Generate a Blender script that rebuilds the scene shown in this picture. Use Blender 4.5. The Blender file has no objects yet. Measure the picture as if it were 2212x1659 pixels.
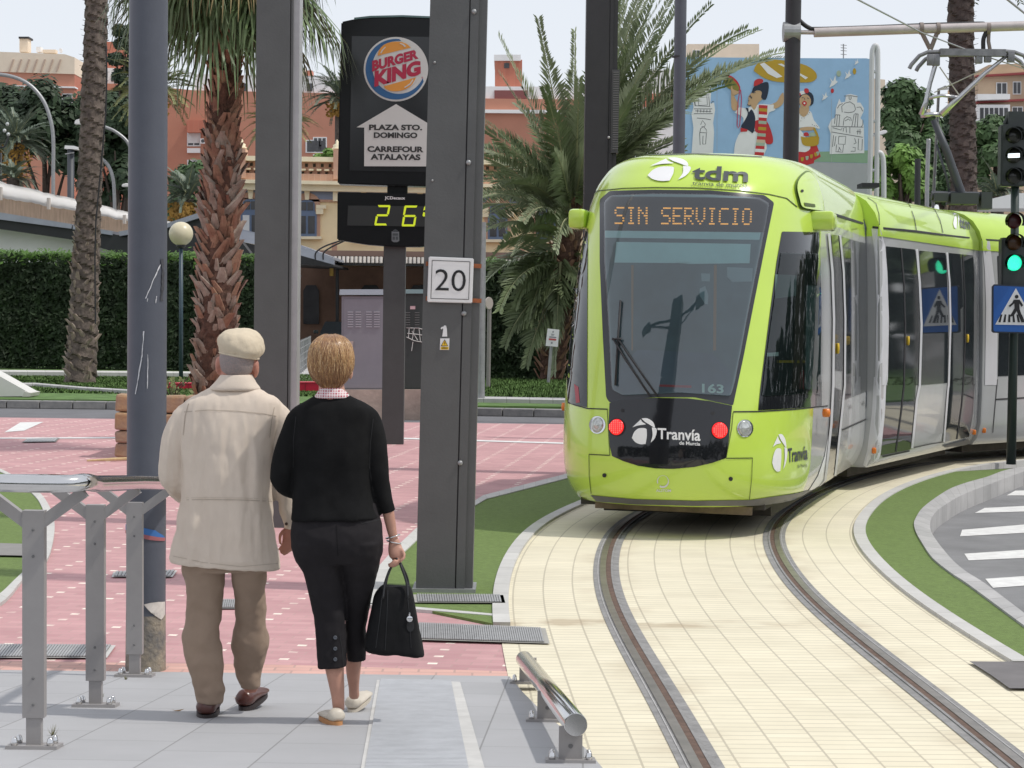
import bpy,bmesh,math,random
from mathutils import Vector,Matrix,noise
from mathutils.bvhtree import BVHTree
R=math.radians
S=bpy.context.scene
COL=S.collection
rnd=random.Random(7)
# ---------------------------------------------------------------- camera
F,CX,CY,W0=4700.0,1106.0,829.5,2212.0  # focal length and centre in pixels of a 2212 x 1659 frame
EYE=Vector((0,0,2.0))
PITCH,ROLL=math.atan((CY-676)/F),R(0.7)
FWD=Vector((0,math.cos(PITCH),-math.sin(PITCH)))
U0=Vector((0,math.sin(PITCH),math.cos(PITCH)))
RT=Vector((1,0,0))*math.cos(ROLL)+U0*math.sin(ROLL)
UP=-Vector((1,0,0))*math.sin(ROLL)+U0*math.cos(ROLL)
cd=bpy.data.cameras.new('camera')
cam=bpy.data.objects.new('camera',cd)
COL.objects.link(cam)
cd.sensor_width=36.0
cd.lens=36.0*F/W0
cd.clip_start,cd.clip_end=0.1,3000
m=Matrix((RT,UP,-FWD)).transposed().to_4x4()
m.translation=EYE
cam.matrix_world=m
S.camera=cam
# ---------------------------------------------------------------- sky, sun, exposure
SUNV=Vector((0.63,-0.13,1.0)).normalized()
wd=bpy.data.worlds.new('World')
S.world=wd
wd.use_nodes=True
nt=wd.node_tree
bg=nt.nodes['Background']
sky=nt.nodes.new('ShaderNodeTexSky')
sky.sky_type='NISHITA'
sky.sun_disc=False
sky.sun_elevation=math.asin(SUNV.z)
sky.sun_rotation=math.atan2(SUNV.x,SUNV.y)
sky.air_density,sky.dust_density,sky.ozone_density=1.0,0.6,1.0
veil=nt.nodes.new('ShaderNodeMix')  # thin bright overcast over the clear sky
veil.data_type='RGBA'
veil.inputs[0].default_value=0.85
veil.inputs[7].default_value=(5.8,5.95,6.3,1)
nt.links.new(sky.outputs[0],veil.inputs[6])
nt.links.new(veil.outputs[2],bg.inputs[0])
bg.inputs[1].default_value=0.15
sl=bpy.data.lights.new('sun','SUN')
sl.energy=2.4
sl.angle=R(1.6)
sl.color=(1.0,0.96,0.89)
so=bpy.data.objects.new('sun',sl)
COL.objects.link(so)
so.rotation_euler=SUNV.to_track_quat('Z','Y').to_euler()
S.view_settings.view_transform='Standard'
S.view_settings.look='None'
S.view_settings.exposure=0.0
S.view_settings.gamma=1.0
S.cycles.use_denoising=True
S.cycles.max_bounces=8
S.cycles.transparent_max_bounces=12
# ---------------------------------------------------------------- pixel <-> world
def ray(x,y):
 return FWD+RT*((x-CX)/F)+UP*((CY-y)/F)
def at(x,y,Y):
 d=ray(x,y)
 return EYE+d*(Y/d.y)
def G(x,y,z=0.0):
 d=ray(x,y)
 return EYE+d*((z-EYE.z)/d.z)
RK=0.079
RY0=11.9
def ramp_z(Y):
 return max(0.0,min(0.45,RK*(RY0-Y)))
def GR(x,y):  # a point on the sloping platform ramp
 d=ray(x,y)
 t=(RK*RY0-EYE.z)/(d.z+RK*d.y)
 return EYE+d*t
def C(ox,oy,pts,k=3.456):  # points read in an enlarged crop -> frame pixels
 return[((ox+x/k)/1.1302,(oy+y/k)/1.1302)for x,y in pts]
# ---------------------------------------------------------------- materials
def mat(name,c,rough=0.6,metal=0.0,var=0.0,vs=3.0,bump=0.0,bs=40.0,spec=0.5,emit=None,es=0.0,coat=0.0,c2=None,stretch=None,detail=4):
 m=bpy.data.materials.new(name)
 m.use_nodes=True
 N,L=m.node_tree.nodes,m.node_tree.links
 p=N['Principled BSDF']
 p.inputs['Base Color'].default_value=(*c,1)
 p.inputs['Roughness'].default_value=rough
 p.inputs['Metallic'].default_value=metal
 p.inputs['Specular IOR Level'].default_value=spec
 p.inputs['Coat Weight'].default_value=coat
 p.inputs['Coat Roughness'].default_value=0.03
 if emit:
  p.inputs['Emission Color'].default_value=(*emit,1)
  p.inputs['Emission Strength'].default_value=es
 if var or c2 or bump:
  tc=N.new('ShaderNodeTexCoord')
  src=tc.outputs['Object']
  if stretch:
   mp=N.new('ShaderNodeMapping')
   mp.inputs['Scale'].default_value=stretch
   L.new(src,mp.inputs[0])
   src=mp.outputs[0]
 if var or c2:
  n=N.new('ShaderNodeTexNoise')
  n.inputs['Scale'].default_value=vs
  n.inputs['Detail'].default_value=detail
  n.inputs['Roughness'].default_value=0.65
  L.new(src,n.inputs['Vector'])
  r=N.new('ShaderNodeValToRGB')
  r.color_ramp.elements[0].position=0.3
  r.color_ramp.elements[1].position=0.7
  a=c2 if c2 else tuple(x*(1-var)for x in c)
  b=c if c2 else tuple(min(1,x*(1+var))for x in c)
  r.color_ramp.elements[0].color=(*a,1)
  r.color_ramp.elements[1].color=(*b,1)
  L.new(n.outputs[0],r.inputs[0])
  L.new(r.outputs[0],p.inputs['Base Color'])
 if bump:
  n2=N.new('ShaderNodeTexNoise')
  n2.inputs['Scale'].default_value=bs
  n2.inputs['Detail'].default_value=5
  L.new(src,n2.inputs['Vector'])
  b=N.new('ShaderNodeBump')
  b.inputs['Strength'].default_value=bump
  b.inputs['Distance'].default_value=0.02
  L.new(n2.outputs[0],b.inputs['Height'])
  L.new(b.outputs[0],p.inputs['Normal'])
 return m
def brick_mat(name,c1,c2,cm,bw,rh,mortar=0.02,uv=True,rough=0.8,var=0.12,vs=2.0,off=0.5,dots=None,rot=0.0,bump=0.3,freq=2,sq=1.0):
 m=bpy.data.materials.new(name)
 m.use_nodes=True
 N,L=m.node_tree.nodes,m.node_tree.links
 p=N['Principled BSDF']
 p.inputs['Roughness'].default_value=rough
 tc=N.new('ShaderNodeTexCoord')
 mp=N.new('ShaderNodeMapping')
 mp.inputs['Rotation'].default_value=(0,0,rot)
 L.new(tc.outputs['UV' if uv else 'Object'],mp.inputs[0])
 b=N.new('ShaderNodeTexBrick')
 b.offset,b.offset_frequency,b.squash=off,freq,sq
 b.inputs['Color1'].default_value=(*c1,1)
 b.inputs['Color2'].default_value=(*c2,1)
 b.inputs['Mortar'].default_value=(*cm,1)
 b.inputs['Scale'].default_value=1.0
 b.inputs['Mortar Size'].default_value=mortar
 b.inputs['Mortar Smooth'].default_value=0.2
 b.inputs['Bias'].default_value=0.0
 b.inputs['Brick Width'].default_value=bw
 b.inputs['Row Height'].default_value=rh
 L.new(mp.outputs[0],b.inputs['Vector'])
 n=N.new('ShaderNodeTexNoise')
 n.inputs['Scale'].default_value=vs
 n.inputs['Detail'].default_value=6
 n.inputs['Roughness'].default_value=0.7
 L.new(tc.outputs['Object'],n.inputs['Vector'])
 mr=N.new('ShaderNodeMapRange')
 mr.inputs['From Min'].default_value,mr.inputs['From Max'].default_value=0.25,0.75
 mr.inputs['To Min'].default_value,mr.inputs['To Max'].default_value=1-var,1+var
 L.new(n.outputs[0],mr.inputs[0])
 mx=N.new('ShaderNodeMix')
 mx.data_type='RGBA'
 mx.blend_type='MULTIPLY'
 mx.inputs[0].default_value=1.0
 L.new(b.outputs['Color'],mx.inputs[6])
 L.new(mr.outputs[0],mx.inputs[7])
 out=mx.outputs[2]
 if dots:  # small pale cobbles set in a regular grid: (colour, spacing u, spacing v, size)
  dc,su,sv,sz=dots
  sp=N.new('ShaderNodeSeparateXYZ')
  L.new(mp.outputs[0],sp.inputs[0])
  fs=[]
  for k,s,z in((0,su,sz),(1,sv,sz)):
   d=N.new('ShaderNodeMath');d.operation='PINGPONG';d.inputs[1].default_value=s/2
   L.new(sp.outputs[k],d.inputs[0])
   l=N.new('ShaderNodeMath');l.operation='LESS_THAN';l.inputs[1].default_value=z
   L.new(d.outputs[0],l.inputs[0])
   fs.append(l)
  mu=N.new('ShaderNodeMath');mu.operation='MULTIPLY'
  L.new(fs[0].outputs[0],mu.inputs[0]);L.new(fs[1].outputs[0],mu.inputs[1])
  n3=N.new('ShaderNodeTexNoise');n3.inputs['Scale'].default_value=5.0
  L.new(tc.outputs['Object'],n3.inputs['Vector'])
  g3=N.new('ShaderNodeMapRange');g3.inputs[1].default_value,g3.inputs[2].default_value=0.3,0.55
  L.new(n3.outputs[0],g3.inputs[0])
  m3=N.new('ShaderNodeMath');m3.operation='MULTIPLY'
  L.new(mu.outputs[0],m3.inputs[0]);L.new(g3.outputs[0],m3.inputs[1])
  m2=N.new('ShaderNodeMix');m2.data_type='RGBA'
  L.new(m3.outputs[0],m2.inputs[0]);L.new(out,m2.inputs[6])
  m2.inputs[7].default_value=(*dc,1)
  out=m2.outputs[2]
 L.new(out,p.inputs['Base Color'])
 if bump:
  bp=N.new('ShaderNodeBump')
  bp.inputs['Strength'].default_value=bump
  bp.inputs['Distance'].default_value=0.004
  bp.invert=True
  L.new(b.outputs['Fac'],bp.inputs['Height'])
  L.new(bp.outputs[0],p.inputs['Normal'])
 return m
def glass_mat(name,tint,refl=0.08,ior=1.5,rough=0.02):
 m=bpy.data.materials.new(name)
 m.use_nodes=True
 N,L=m.node_tree.nodes,m.node_tree.links
 N.remove(N['Principled BSDF'])
 t=N.new('ShaderNodeBsdfTransparent');t.inputs[0].default_value=(*tint,1)
 g=N.new('ShaderNodeBsdfGlossy');g.inputs['Roughness'].default_value=rough
 f=N.new('ShaderNodeFresnel');f.inputs[0].default_value=ior
 a=N.new('ShaderNodeMath');a.operation='ADD';a.inputs[1].default_value=refl
 L.new(f.outputs[0],a.inputs[0])
 x=N.new('ShaderNodeMixShader')
 L.new(a.outputs[0],x.inputs[0]);L.new(t.outputs[0],x.inputs[1]);L.new(g.outputs[0],x.inputs[2])
 L.new(x.outputs[0],N['Material Output'].inputs[0])
 return m
# ---------------------------------------------------------------- objects
def tag(o,label=None,cat=None,group=None,kind=None):
 for k,v in(('label',label),('category',cat),('group',group),('kind',kind)):
  if v:
   o[k]=v
 return o
def thing(name,label,cat,loc=(0,0,0),rz=0.0,group=None):
 o=bpy.data.objects.new(name,None)
 o.empty_display_size=0.2
 COL.objects.link(o)
 o.location=loc
 o.rotation_euler=(0,0,rz)
 return tag(o,label,cat,group)
def rootm(o):
 while o.parent is not None:
  o=o.parent
 return Matrix.Translation(o.location)@o.rotation_euler.to_matrix().to_4x4()
def copy_tree(o,parent=None):
 c=o.copy()
 COL.objects.link(c)
 if parent is not None:
  c.parent=parent
 for ch in list(o.children):
  copy_tree(ch,c)
 return c
def link(name,bm,m,parent=None,smooth=False,auto=None):
 """bmesh in world coordinates -> object (coordinates made local to its thing)"""
 if parent is not None:
  bm.transform(rootm(parent).inverted())
 me=bpy.data.meshes.new(name)
 bm.normal_update()
 bm.to_mesh(me)
 bm.free()
 if smooth:
  for p in me.polygons:
   p.use_smooth=True
 if auto:
  me.set_sharp_from_angle(angle=R(auto))
 for x in(m if isinstance(m,(list,tuple))else[m]):
  me.materials.append(x)
 o=bpy.data.objects.new(name,me)
 COL.objects.link(o)
 if parent is not None:
  o.parent=parent
 return o
class MB:
 def __init__(s):
  s.bm=bmesh.new()
 def box(s,c,size,M=None,bev=0.0,mi=0):
  sx,sy,sz=(v/2 for v in size)
  vs=[]
  for z in(-sz,sz):
   for x,y in((-sx,-sy),(sx,-sy),(sx,sy),(-sx,sy)):
    v=Vector((x,y,z))
    if M is not None:
     v=M@v
    vs.append(s.bm.verts.new(v+Vector(c)))
  fs=[]
  for q in((3,2,1,0),(4,5,6,7),(0,1,5,4),(1,2,6,5),(2,3,7,6),(3,0,4,7)):
   f=s.bm.faces.new([vs[i]for i in q]);f.material_index=mi;fs.append(f)
  if bev:
   es=list({e for f in fs for e in f.edges})
   bmesh.ops.bevel(s.bm,geom=es,offset=bev,segments=2,affect='EDGES',profile=0.5)
  return s
 def bar(s,a,b,w,h,up=(0,0,1),bev=0.0):
  a,b=Vector(a),Vector(b)
  d=b-a
  y=d.normalized()
  x=y.cross(Vector(up)).normalized()
  z=x.cross(y)
  return s.box((a+b)/2,(w,d.length,h),Matrix((x,y,z)).transposed(),bev)
 def prism(s,pts,z0,z1,mi=0):
  """polygon in XY (z0 / z1 numbers or functions of (x, y))"""
  f0=z0 if callable(z0)else(lambda x,y:z0)
  f1=z1 if callable(z1)else(lambda x,y:z1)
  a=[s.bm.verts.new((p[0],p[1],f1(p[0],p[1])))for p in pts]
  top=s.bm.faces.new(a)
  b=[s.bm.verts.new((p[0],p[1],f0(p[0],p[1])))for p in pts]
  n=len(pts)
  for i in range(n):
   s.bm.faces.new((a[i],b[i],b[(i+1)%n],a[(i+1)%n])).material_index=mi
  s.bm.faces.new(list(reversed(b)))
  bmesh.ops.recalc_face_normals(s.bm,faces=s.bm.faces[:])
  return s
 def sheet(s,pts,z=None,mi=0):
  f=s.bm.faces.new([s.bm.verts.new((p[0],p[1],p[2]if z is None else z))for p in pts])
  f.material_index=mi
  f.normal_update()
  if f.normal.z<0:
   f.normal_flip()
  return s
 def poly(s,pts,mi=0):
  f=s.bm.faces.new([s.bm.verts.new(p)for p in pts])
  f.material_index=mi
  return s
 def slab(s,pts,d,mi=0):
  """planar polygon in space, extruded by vector d"""
  d=Vector(d)
  a=[s.bm.verts.new(Vector(p))for p in pts]
  b=[s.bm.verts.new(Vector(p)+d)for p in pts]
  n=len(pts)
  fs=[s.bm.faces.new(a),s.bm.faces.new(list(reversed(b)))]
  for i in range(n):
   fs.append(s.bm.faces.new((a[i],a[(i+1)%n],b[(i+1)%n],b[i])))
  for f in fs:
   f.material_index=mi
  bmesh.ops.recalc_face_normals(s.bm,faces=fs)
  return s
 def rings(s,rs,cap=True,closed=True,mi=0):
  vr=[[s.bm.verts.new(p)for p in r]for r in rs]
  fs=[]
  n=len(vr[0])
  for a,b in zip(vr,vr[1:]):
   for i in range(n if closed else n-1):
    j=(i+1)%n
    fs.append(s.bm.faces.new((a[i],a[j],b[j],b[i])))
  if cap:
   fs.append(s.bm.faces.new(list(reversed(vr[0]))))
   fs.append(s.bm.faces.new(vr[-1]))
  for f in fs:
   f.material_index=mi
  if closed and cap:
   bmesh.ops.recalc_face_normals(s.bm,faces=fs)
  return s
 def tube(s,pts,r,n=12,mi=0,flat=1.0):
  pts=[Vector(p)for p in pts]
  rs=r if isinstance(r,(list,tuple))else[r]*len(pts)
  out,x=[],None
  for i,p in enumerate(pts):
   d=(pts[min(i+1,len(pts)-1)]-pts[max(i-1,0)]).normalized()
   if x is None:
    x=d.orthogonal().normalized()if abs(d.z)<0.9 else Vector((1,0,0))
   x=(x-d*x.dot(d)).normalized()
   y=d.cross(x)
   out.append([p+(x*math.cos(2*math.pi*k/n)+y*math.sin(2*math.pi*k/n)*flat)*rs[i]for k in range(n)])
  return s.rings(out,mi=mi)
 def lathe(s,prof,c,n=24,axis=None,mi=0):
  """profile of (radius, height) round an axis (default up) through c"""
  c=Vector(c)
  z=Vector(axis).normalized()if axis is not None else Vector((0,0,1))
  x=z.orthogonal().normalized()
  y=z.cross(x)
  return s.rings([[c+z*h+(x*math.cos(2*math.pi*k/n)+y*math.sin(2*math.pi*k/n))*max(r,1e-4)for k in range(n)]for r,h in prof],mi=mi)
 def cyl(s,a,b,r,n=16,mi=0):
  return s.tube([a,b],r,n,mi)
 def build(s,name,m,parent=None,smooth=False,auto=None):
  return link(name,s.bm,m,parent,smooth,auto)
def spline(pts,n=8):
 """Catmull-Rom through points (tuples or Vectors)"""
 P=[Vector(p)for p in pts]
 P=[P[0]*2-P[1]]+P+[P[-1]*2-P[-2]]
 out=[]
 for i in range(1,len(P)-2):
  a,b,c,d=P[i-1:i+3]
  for k in range(n):
   t=k/n
   out.append(0.5*((2*b)+(c-a)*t+(2*a-5*b+4*c-d)*t*t+(3*b-a-3*c+d)*t**3))
 out.append(P[-2])
 return out
_tc={}
def text2d(txt,bold=0.0,shear=0.0):
 """triangles of a text, height about 0.7 of unit size: (verts, faces, (xmin, xmax, ymin, ymax))"""
 key=(txt,bold,shear)
 if key not in _tc:
  cu=bpy.data.curves.new('t','FONT')
  cu.body=txt
  cu.size=1.0
  cu.offset=bold
  cu.shear=shear
  cu.resolution_u=4
  ob=bpy.data.objects.new('t',cu)
  COL.objects.link(ob)
  dg=bpy.context.evaluated_depsgraph_get()
  me=ob.evaluated_get(dg).to_mesh()
  vs=[(v.co.x,v.co.y)for v in me.vertices]
  fs=[tuple(p.vertices)for p in me.polygons]
  ob.evaluated_get(dg).to_mesh_clear()
  bpy.data.objects.remove(ob)
  bpy.data.curves.remove(cu)
  xs,ys=[v[0]for v in vs],[v[1]for v in vs]
  _tc[key]=(vs,fs,(min(xs),max(xs),min(ys),max(ys)))
 return _tc[key]
def add_text(mb,txt,fn,bold=0.0,shear=0.0,mi=0):
 """fn maps unit-box coordinates (0..1, 0..1) to a point"""
 vs,fs,(x0,x1,y0,y1)=text2d(txt,bold,shear)
 V=[mb.bm.verts.new(fn((x-x0)/(x1-x0),(y-y0)/(y1-y0)))for x,y in vs]
 for f in fs:
  try:
   mb.bm.faces.new([V[i]for i in f]).material_index=mi
  except ValueError:
   pass
def quadmap(p00,p10,p11,p01,off=(0,0,0)):
 p00,p10,p11,p01,off=(Vector(p)for p in(p00,p10,p11,p01,off))
 return lambda u,v:(p00*(1-u)+p10*u)*(1-v)+(p01*(1-u)+p11*u)*v+off
# ================================================================ ground
M={}
M['asphalt']=mat('asphalt',(0.23,0.23,0.235),0.9,var=0.18,vs=1.2,bump=0.5,bs=160)
M['road']=mat('road_asphalt',(0.15,0.15,0.16),0.9,var=0.15,vs=0.8,bump=0.4,bs=120)
M['red']=brick_mat('red_paving',(0.555,0.315,0.32),(0.475,0.255,0.265),(0.47,0.29,0.28),0.2,0.1,0.006,uv=False,var=0.16,vs=0.7,
dots=((0.86,0.78,0.68),0.43,0.26,0.028),rot=R(6),bump=0.2)
M['red2']=brick_mat('orange_paving',(0.66,0.40,0.34),(0.60,0.35,0.30),(0.48,0.31,0.27),0.2,0.1,0.007,uv=False,var=0.14,vs=1.2,bump=0.2)
M['cream']=brick_mat('cream_paving',(0.75,0.69,0.53),(0.70,0.645,0.49),(0.50,0.455,0.35),0.105,0.215,0.006,var=0.09,vs=0.9,bump=0.5)
M['tile']=brick_mat('grey_paving',(0.405,0.405,0.415),(0.375,0.375,0.385),(0.25,0.25,0.25),0.62,0.41,0.004,uv=False,var=0.07,vs=1.5,rot=R(92),bump=0.3,rough=0.7)
M['kerb']=brick_mat('pale_kerb',(0.56,0.55,0.525),(0.50,0.49,0.47),(0.36,0.35,0.32),0.5,9.0,0.006,var=0.1,vs=3,bump=0.2)
M['kerbg']=brick_mat('grey_kerb',(0.44,0.43,0.425),(0.38,0.375,0.37),(0.24,0.23,0.22),0.5,9.0,0.008,var=0.15,vs=3,bump=0.2)
M['white_conc']=mat('white_concrete',(0.54,0.53,0.51),0.8,var=0.1,vs=6)
M['paint']=mat('road_paint',(0.80,0.80,0.78),0.7,var=0.06,vs=9,c2=(0.62,0.61,0.6))
M['turf_base']=mat('turf_base',(0.145,0.212,0.058),0.95,var=0.22,vs=26,bump=0.5,bs=160)
M['turf']=mat('turf_blades',(0.155,0.225,0.062),0.8,var=0.12,vs=5,spec=0.25)
M['lawn']=mat('lawn',(0.10,0.175,0.05),0.8,var=0.35,vs=2.5,spec=0.25)
M['railsteel']=mat('rail_steel',(0.36,0.33,0.30),0.38,0.8,var=0.2,vs=8)
M['groove']=mat('rail_rust',(0.12,0.075,0.055),0.85,var=0.35,vs=14,bump=0.3)
M['border']=mat('rail_border',(0.25,0.245,0.24),0.85,var=0.25,vs=9,bump=0.4)
M['grate']=mat('galvanised_grate',(0.42,0.42,0.42),0.5,0.4,var=0.12,vs=12)
M['gratedark']=mat('grate_gap',(0.17,0.17,0.17),0.9)
M['leaf_litter']=mat('dry_leaf',(0.33,0.20,0.09),0.8,var=0.4,vs=20)
def rail_stain(m):
 """brake dust and rust that has settled on the paving along the rails"""
 N,L=m.node_tree.nodes,m.node_tree.links
 p=N['Principled BSDF']
 src=p.inputs['Base Color'].links[0].from_socket
 tc=N.new('ShaderNodeTexCoord');sp=N.new('ShaderNodeSeparateXYZ');L.new(tc.outputs['UV'],sp.inputs[0])
 def mth(op,a,b=None):
  n=N.new('ShaderNodeMath');n.operation=op
  for i,v in enumerate((a,b)):
   if v is None:continue
   if isinstance(v,(int,float)):n.inputs[i].default_value=v
   else:L.new(v,n.inputs[i])
  return n.outputs[0]
 d=mth('ABSOLUTE',mth('SUBTRACT',mth('ABSOLUTE',mth('SUBTRACT',sp.outputs[1],10.0)),0.71))
 band=mth('SUBTRACT',1.0,mth('MULTIPLY',d,3.2))
 nz_=N.new('ShaderNodeTexNoise');nz_.inputs['Scale'].default_value=2.3;nz_.inputs['Detail'].default_value=7
 L.new(tc.outputs['Object'],nz_.inputs['Vector'])
 f=mth('MULTIPLY',mth('MAXIMUM',band,0.12),mth('MULTIPLY',mth('MAXIMUM',mth('SUBTRACT',nz_.outputs[0],0.42),0.0),2.2))
 mx=N.new('ShaderNodeMix');mx.data_type='RGBA'
 u0=11.0
 b2=mth('MAXIMUM',mth('SUBTRACT',1.0,mth('MULTIPLY',mth('ABSOLUTE',mth('SUBTRACT',sp.outputs[0],u0)),4.5)),0.0)
 b2=mth('MULTIPLY',b2,mth('MULTIPLY',mth('MAXIMUM',mth('SUBTRACT',nz_.outputs[0],0.40),0.0),mth('MAXIMUM',mth('SUBTRACT',11.2,sp.outputs[1]),0.0)))
 f=mth('ADD',f,mth('MULTIPLY',b2,2.6))
 L.new(mth('MINIMUM',f,0.6),mx.inputs[0]);L.new(src,mx.inputs[6]);mx.inputs[7].default_value=(0.36,0.27,0.17,1)
 L.new(mx.outputs[2],p.inputs['Base Color'])
rail_stain(M['cream'])
def struct(name,mb,m,**k):
 return tag(mb.build(name,m,**k),kind='structure')
# wide base: dark asphalt, reaching the horizon
mb=MB();mb.sheet([(-900,-60),(900,-60),(900,1500),(-900,1500)],-0.15)
struct('ground',mb,M['asphalt'])
# red crossing pavement
mb=MB();mb.prism([(-60,11.6),(2.9,11.6),(2.9,32),(60,32),(60,39.6),(-60,39.0)],-0.2,0.0)
struct('crossing_pavement',mb,M['red'])
# orange edge course where the ramp starts
e=[G(0,1429),G(600,1437),G(1110,1452),G(1104,1480),G(600,1464),G(0,1452)]
mb=MB();mb.sheet([(p.x,p.y)for p in e],0.004)
struct('crossing_edge_course',mb,M['red2'])
# road behind the crossing
mb=MB();mb.prism([(-60,39.0),(60,39.6),(60,47.5),(-60,46.6)],-0.2,-0.004)
struct('road',mb,M['road'])
# ---- track: centre line of the rails
Lp=[(1512.5,1649),(1479,1600),(1436,1529),(1402,1472),(1364,1414),(1333,1352),(1310,1301),(1292,1234),(1303,1183),(1333,1134)]
Rp=[(2196,1659),(2081,1547),(1966,1464),(1876,1398),(1799,1337),(1730,1273),(1707,1242),(1674,1172),(1689,1131)]
def xat(poly,Y):
 for a,b in zip(poly,poly[1:]):
  if a.y<=Y<=b.y:
   return a.x+(b.x-a.x)*(Y-a.y)/(b.y-a.y)
 return poly[0].x if Y<poly[0].y else poly[-1].x
gl,gr=[G(*p)for p in Lp],[G(*p)for p in Rp]
cen=[Vector((1.72,3.0,0)),Vector((1.63,7.0,0))]
for k in range(8):
 Y=9.8+k*1.57
 cen.append(Vector(((xat(gl,Y)+xat(gr,Y))/2,Y,0)))
cen+=[Vector((3.05,25.6,0)),Vector((5.25,30.5,0)),Vector((8.1,33.4,0)),Vector((12.5,36.5,0)),Vector((20,40.5,0))]
TRK=spline(cen,10)
def resample(P,d):
 out,acc=[P[0].copy()],0.0
 for a,b in zip(P,P[1:]):
  L=(b-a).length
  while L>0 and acc+L>=d:
   a=a+(b-a)*((d-acc)/L)
   out.append(a.copy())
   L=(b-a).length
   acc=0.0
  acc+=L
 return out
TRK=resample(TRK,0.35)
for _ in range(26):
 TRK=[TRK[0]]+[TRK[i]*0.5+(TRK[i-1]+TRK[i+1])*0.25 for i in range(1,len(TRK)-1)]+[TRK[-1]]
ARC=[0.0]
for a,b in zip(TRK,TRK[1:]):
 ARC.append(ARC[-1]+(b-a).length)
def tframe(i):
 d=(TRK[min(i+1,len(TRK)-1)]-TRK[max(i-1,0)]).normalized()
 return TRK[i],d,Vector((d.y,-d.x,0))
def sweep(l0,l1,z0,z1,i0=0,i1=None,uvflip=False,bottom=None,nl=1):
 """a strip along the track between lateral offsets l0 and l1"""
 mb=MB()
 uvl=mb.bm.loops.layers.uv.new('UVMap')
 i1=len(TRK)if i1 is None else i1
 prof=[(l0+(l1-l0)*k/nl,z0+(z1-z0)*k/nl)for k in range(nl+1)]
 if bottom is not None:
  prof=[(l0,bottom)]+prof+[(l1,bottom)]
 rows=[]
 for i in range(i0,i1):
  p,d,n=tframe(i)
  rows.append([(mb.bm.verts.new(p+n*l+Vector((0,0,z))),ARC[i],l)for l,z in prof])
 for a,b in zip(rows,rows[1:]):
  for k in range(len(prof)-1):
   q=(a[k],a[k+1],b[k+1],b[k])
   f=mb.bm.faces.new([v[0]for v in q])
   for lp,v in zip(f.loops,q):
    lp[uvl].uv=(v[1],v[2]+10)
 if bottom is not None:
  for r in(rows[0],rows[-1]):
   mb.bm.faces.new([v[0]for v in r])
 return mb
def ix(Y):
 return min(range(len(TRK)),key=lambda i:abs(TRK[i].y-Y))
struct('track_paving',sweep(-1.5,1.5,0.006,0.006,nl=6),M['cream'])
for sgn,lo in((-1,ix(13.7)),(1,ix(12.3))):
 struct('track_kerb',sweep(sgn*1.43,sgn*1.54,0.03,0.03,lo,None,bottom=-0.1),M['kerb'])
for sgn in(-1,1):
 r=tag(thing('tram_rail','left grooved steel rail set in the cream track paving' if sgn<0 else 'right grooved steel rail set in the cream track paving','rail',group='rails of the tram track'))
 c=0.71*sgn
 ln='rail_bed'
 for nm,a,b,z,mt in(('rail_bed',c-0.10,c+0.10,0.010,'border'),):
  sweep(a,b,z,z).build(nm,M[mt],r)
 inner=-sgn
 sweep(*sorted((c-inner*0.002,c-inner*0.050)),0.017,0.017,bottom=0.005).build('rail_head',M['railsteel'],r)
 sweep(*sorted((c-inner*0.002,c+inner*0.036)),0.013,0.013).build('groove',M['groove'],r)
 sweep(*sorted((c+inner*0.036,c+inner*0.052)),0.016,0.016,bottom=0.005).build('guard_lip',M['border'],r)
 sweep(*sorted((c-inner*0.068,c-inner*0.062)),0.0125,0.0125).build('joint_line',M['kerbg'],r)
# ---- turf islands
def blades(name,poly,z,dens,h,m,wid=0.006,seed=1,zf=None):
 rr=random.Random(seed)
 xs,ys=[p[0]for p in poly],[p[1]for p in poly]
 n=len(poly)
 def inside(x,y):
  c=False
  for i in range(n):
   (x1,y1),(x2,y2)=poly[i],poly[i-1]
   if(y1>y)!=(y2>y)and x<(x2-x1)*(y-y1)/(y2-y1)+x1:
    c=not c
  return c
 V,Fc=[],[]
 A=(max(xs)-min(xs))*(max(ys)-min(ys))
 for _ in range(int(A*dens)):
  x,y=rr.uniform(min(xs),max(xs)),rr.uniform(min(ys),max(ys))
  if not inside(x,y):
   continue
  a=rr.uniform(0,6.283)
  hh=h*rr.uniform(0.5,1.3)
  dx,dy=math.cos(a)*wid,math.sin(a)*wid
  lx,ly=rr.gauss(0,0.35)*hh,rr.gauss(0,0.35)*hh
  zz=z if zf is None else zf(x,y)
  k=len(V)
  V+=[(x-dx,y-dy,zz),(x+dx,y+dy,zz),(x+lx,y+ly,zz+hh)]
  Fc.append((k,k+1,k+2))
 me=bpy.data.meshes.new(name)
 me.from_pydata(V,[],Fc)
 for p in me.polygons:
  p.use_smooth=True
 me.normals_split_custom_set_from_vertices([(0,-0.15,0.99)]*len(V))
 me.materials.append(m)
 o=bpy.data.objects.new(name,me)
 COL.objects.link(o)
 return tag(o,kind='stuff')
kl=[G(*p)for p in[(1262,1018),(1231,1026),(1097,1061),(1044,1075),(1025,1087),(960,1110),(899,1147),(852,1192),(810,1239),(797,1275),(794,1311)]]
kr=[G(*p)for p in[(1262,1027),(1231,1036),(1097,1071),(1050,1083),(1030,1095),(970,1122),(914,1160),(872,1200),(838,1239),(826,1275),(822,1313)]]
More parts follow.
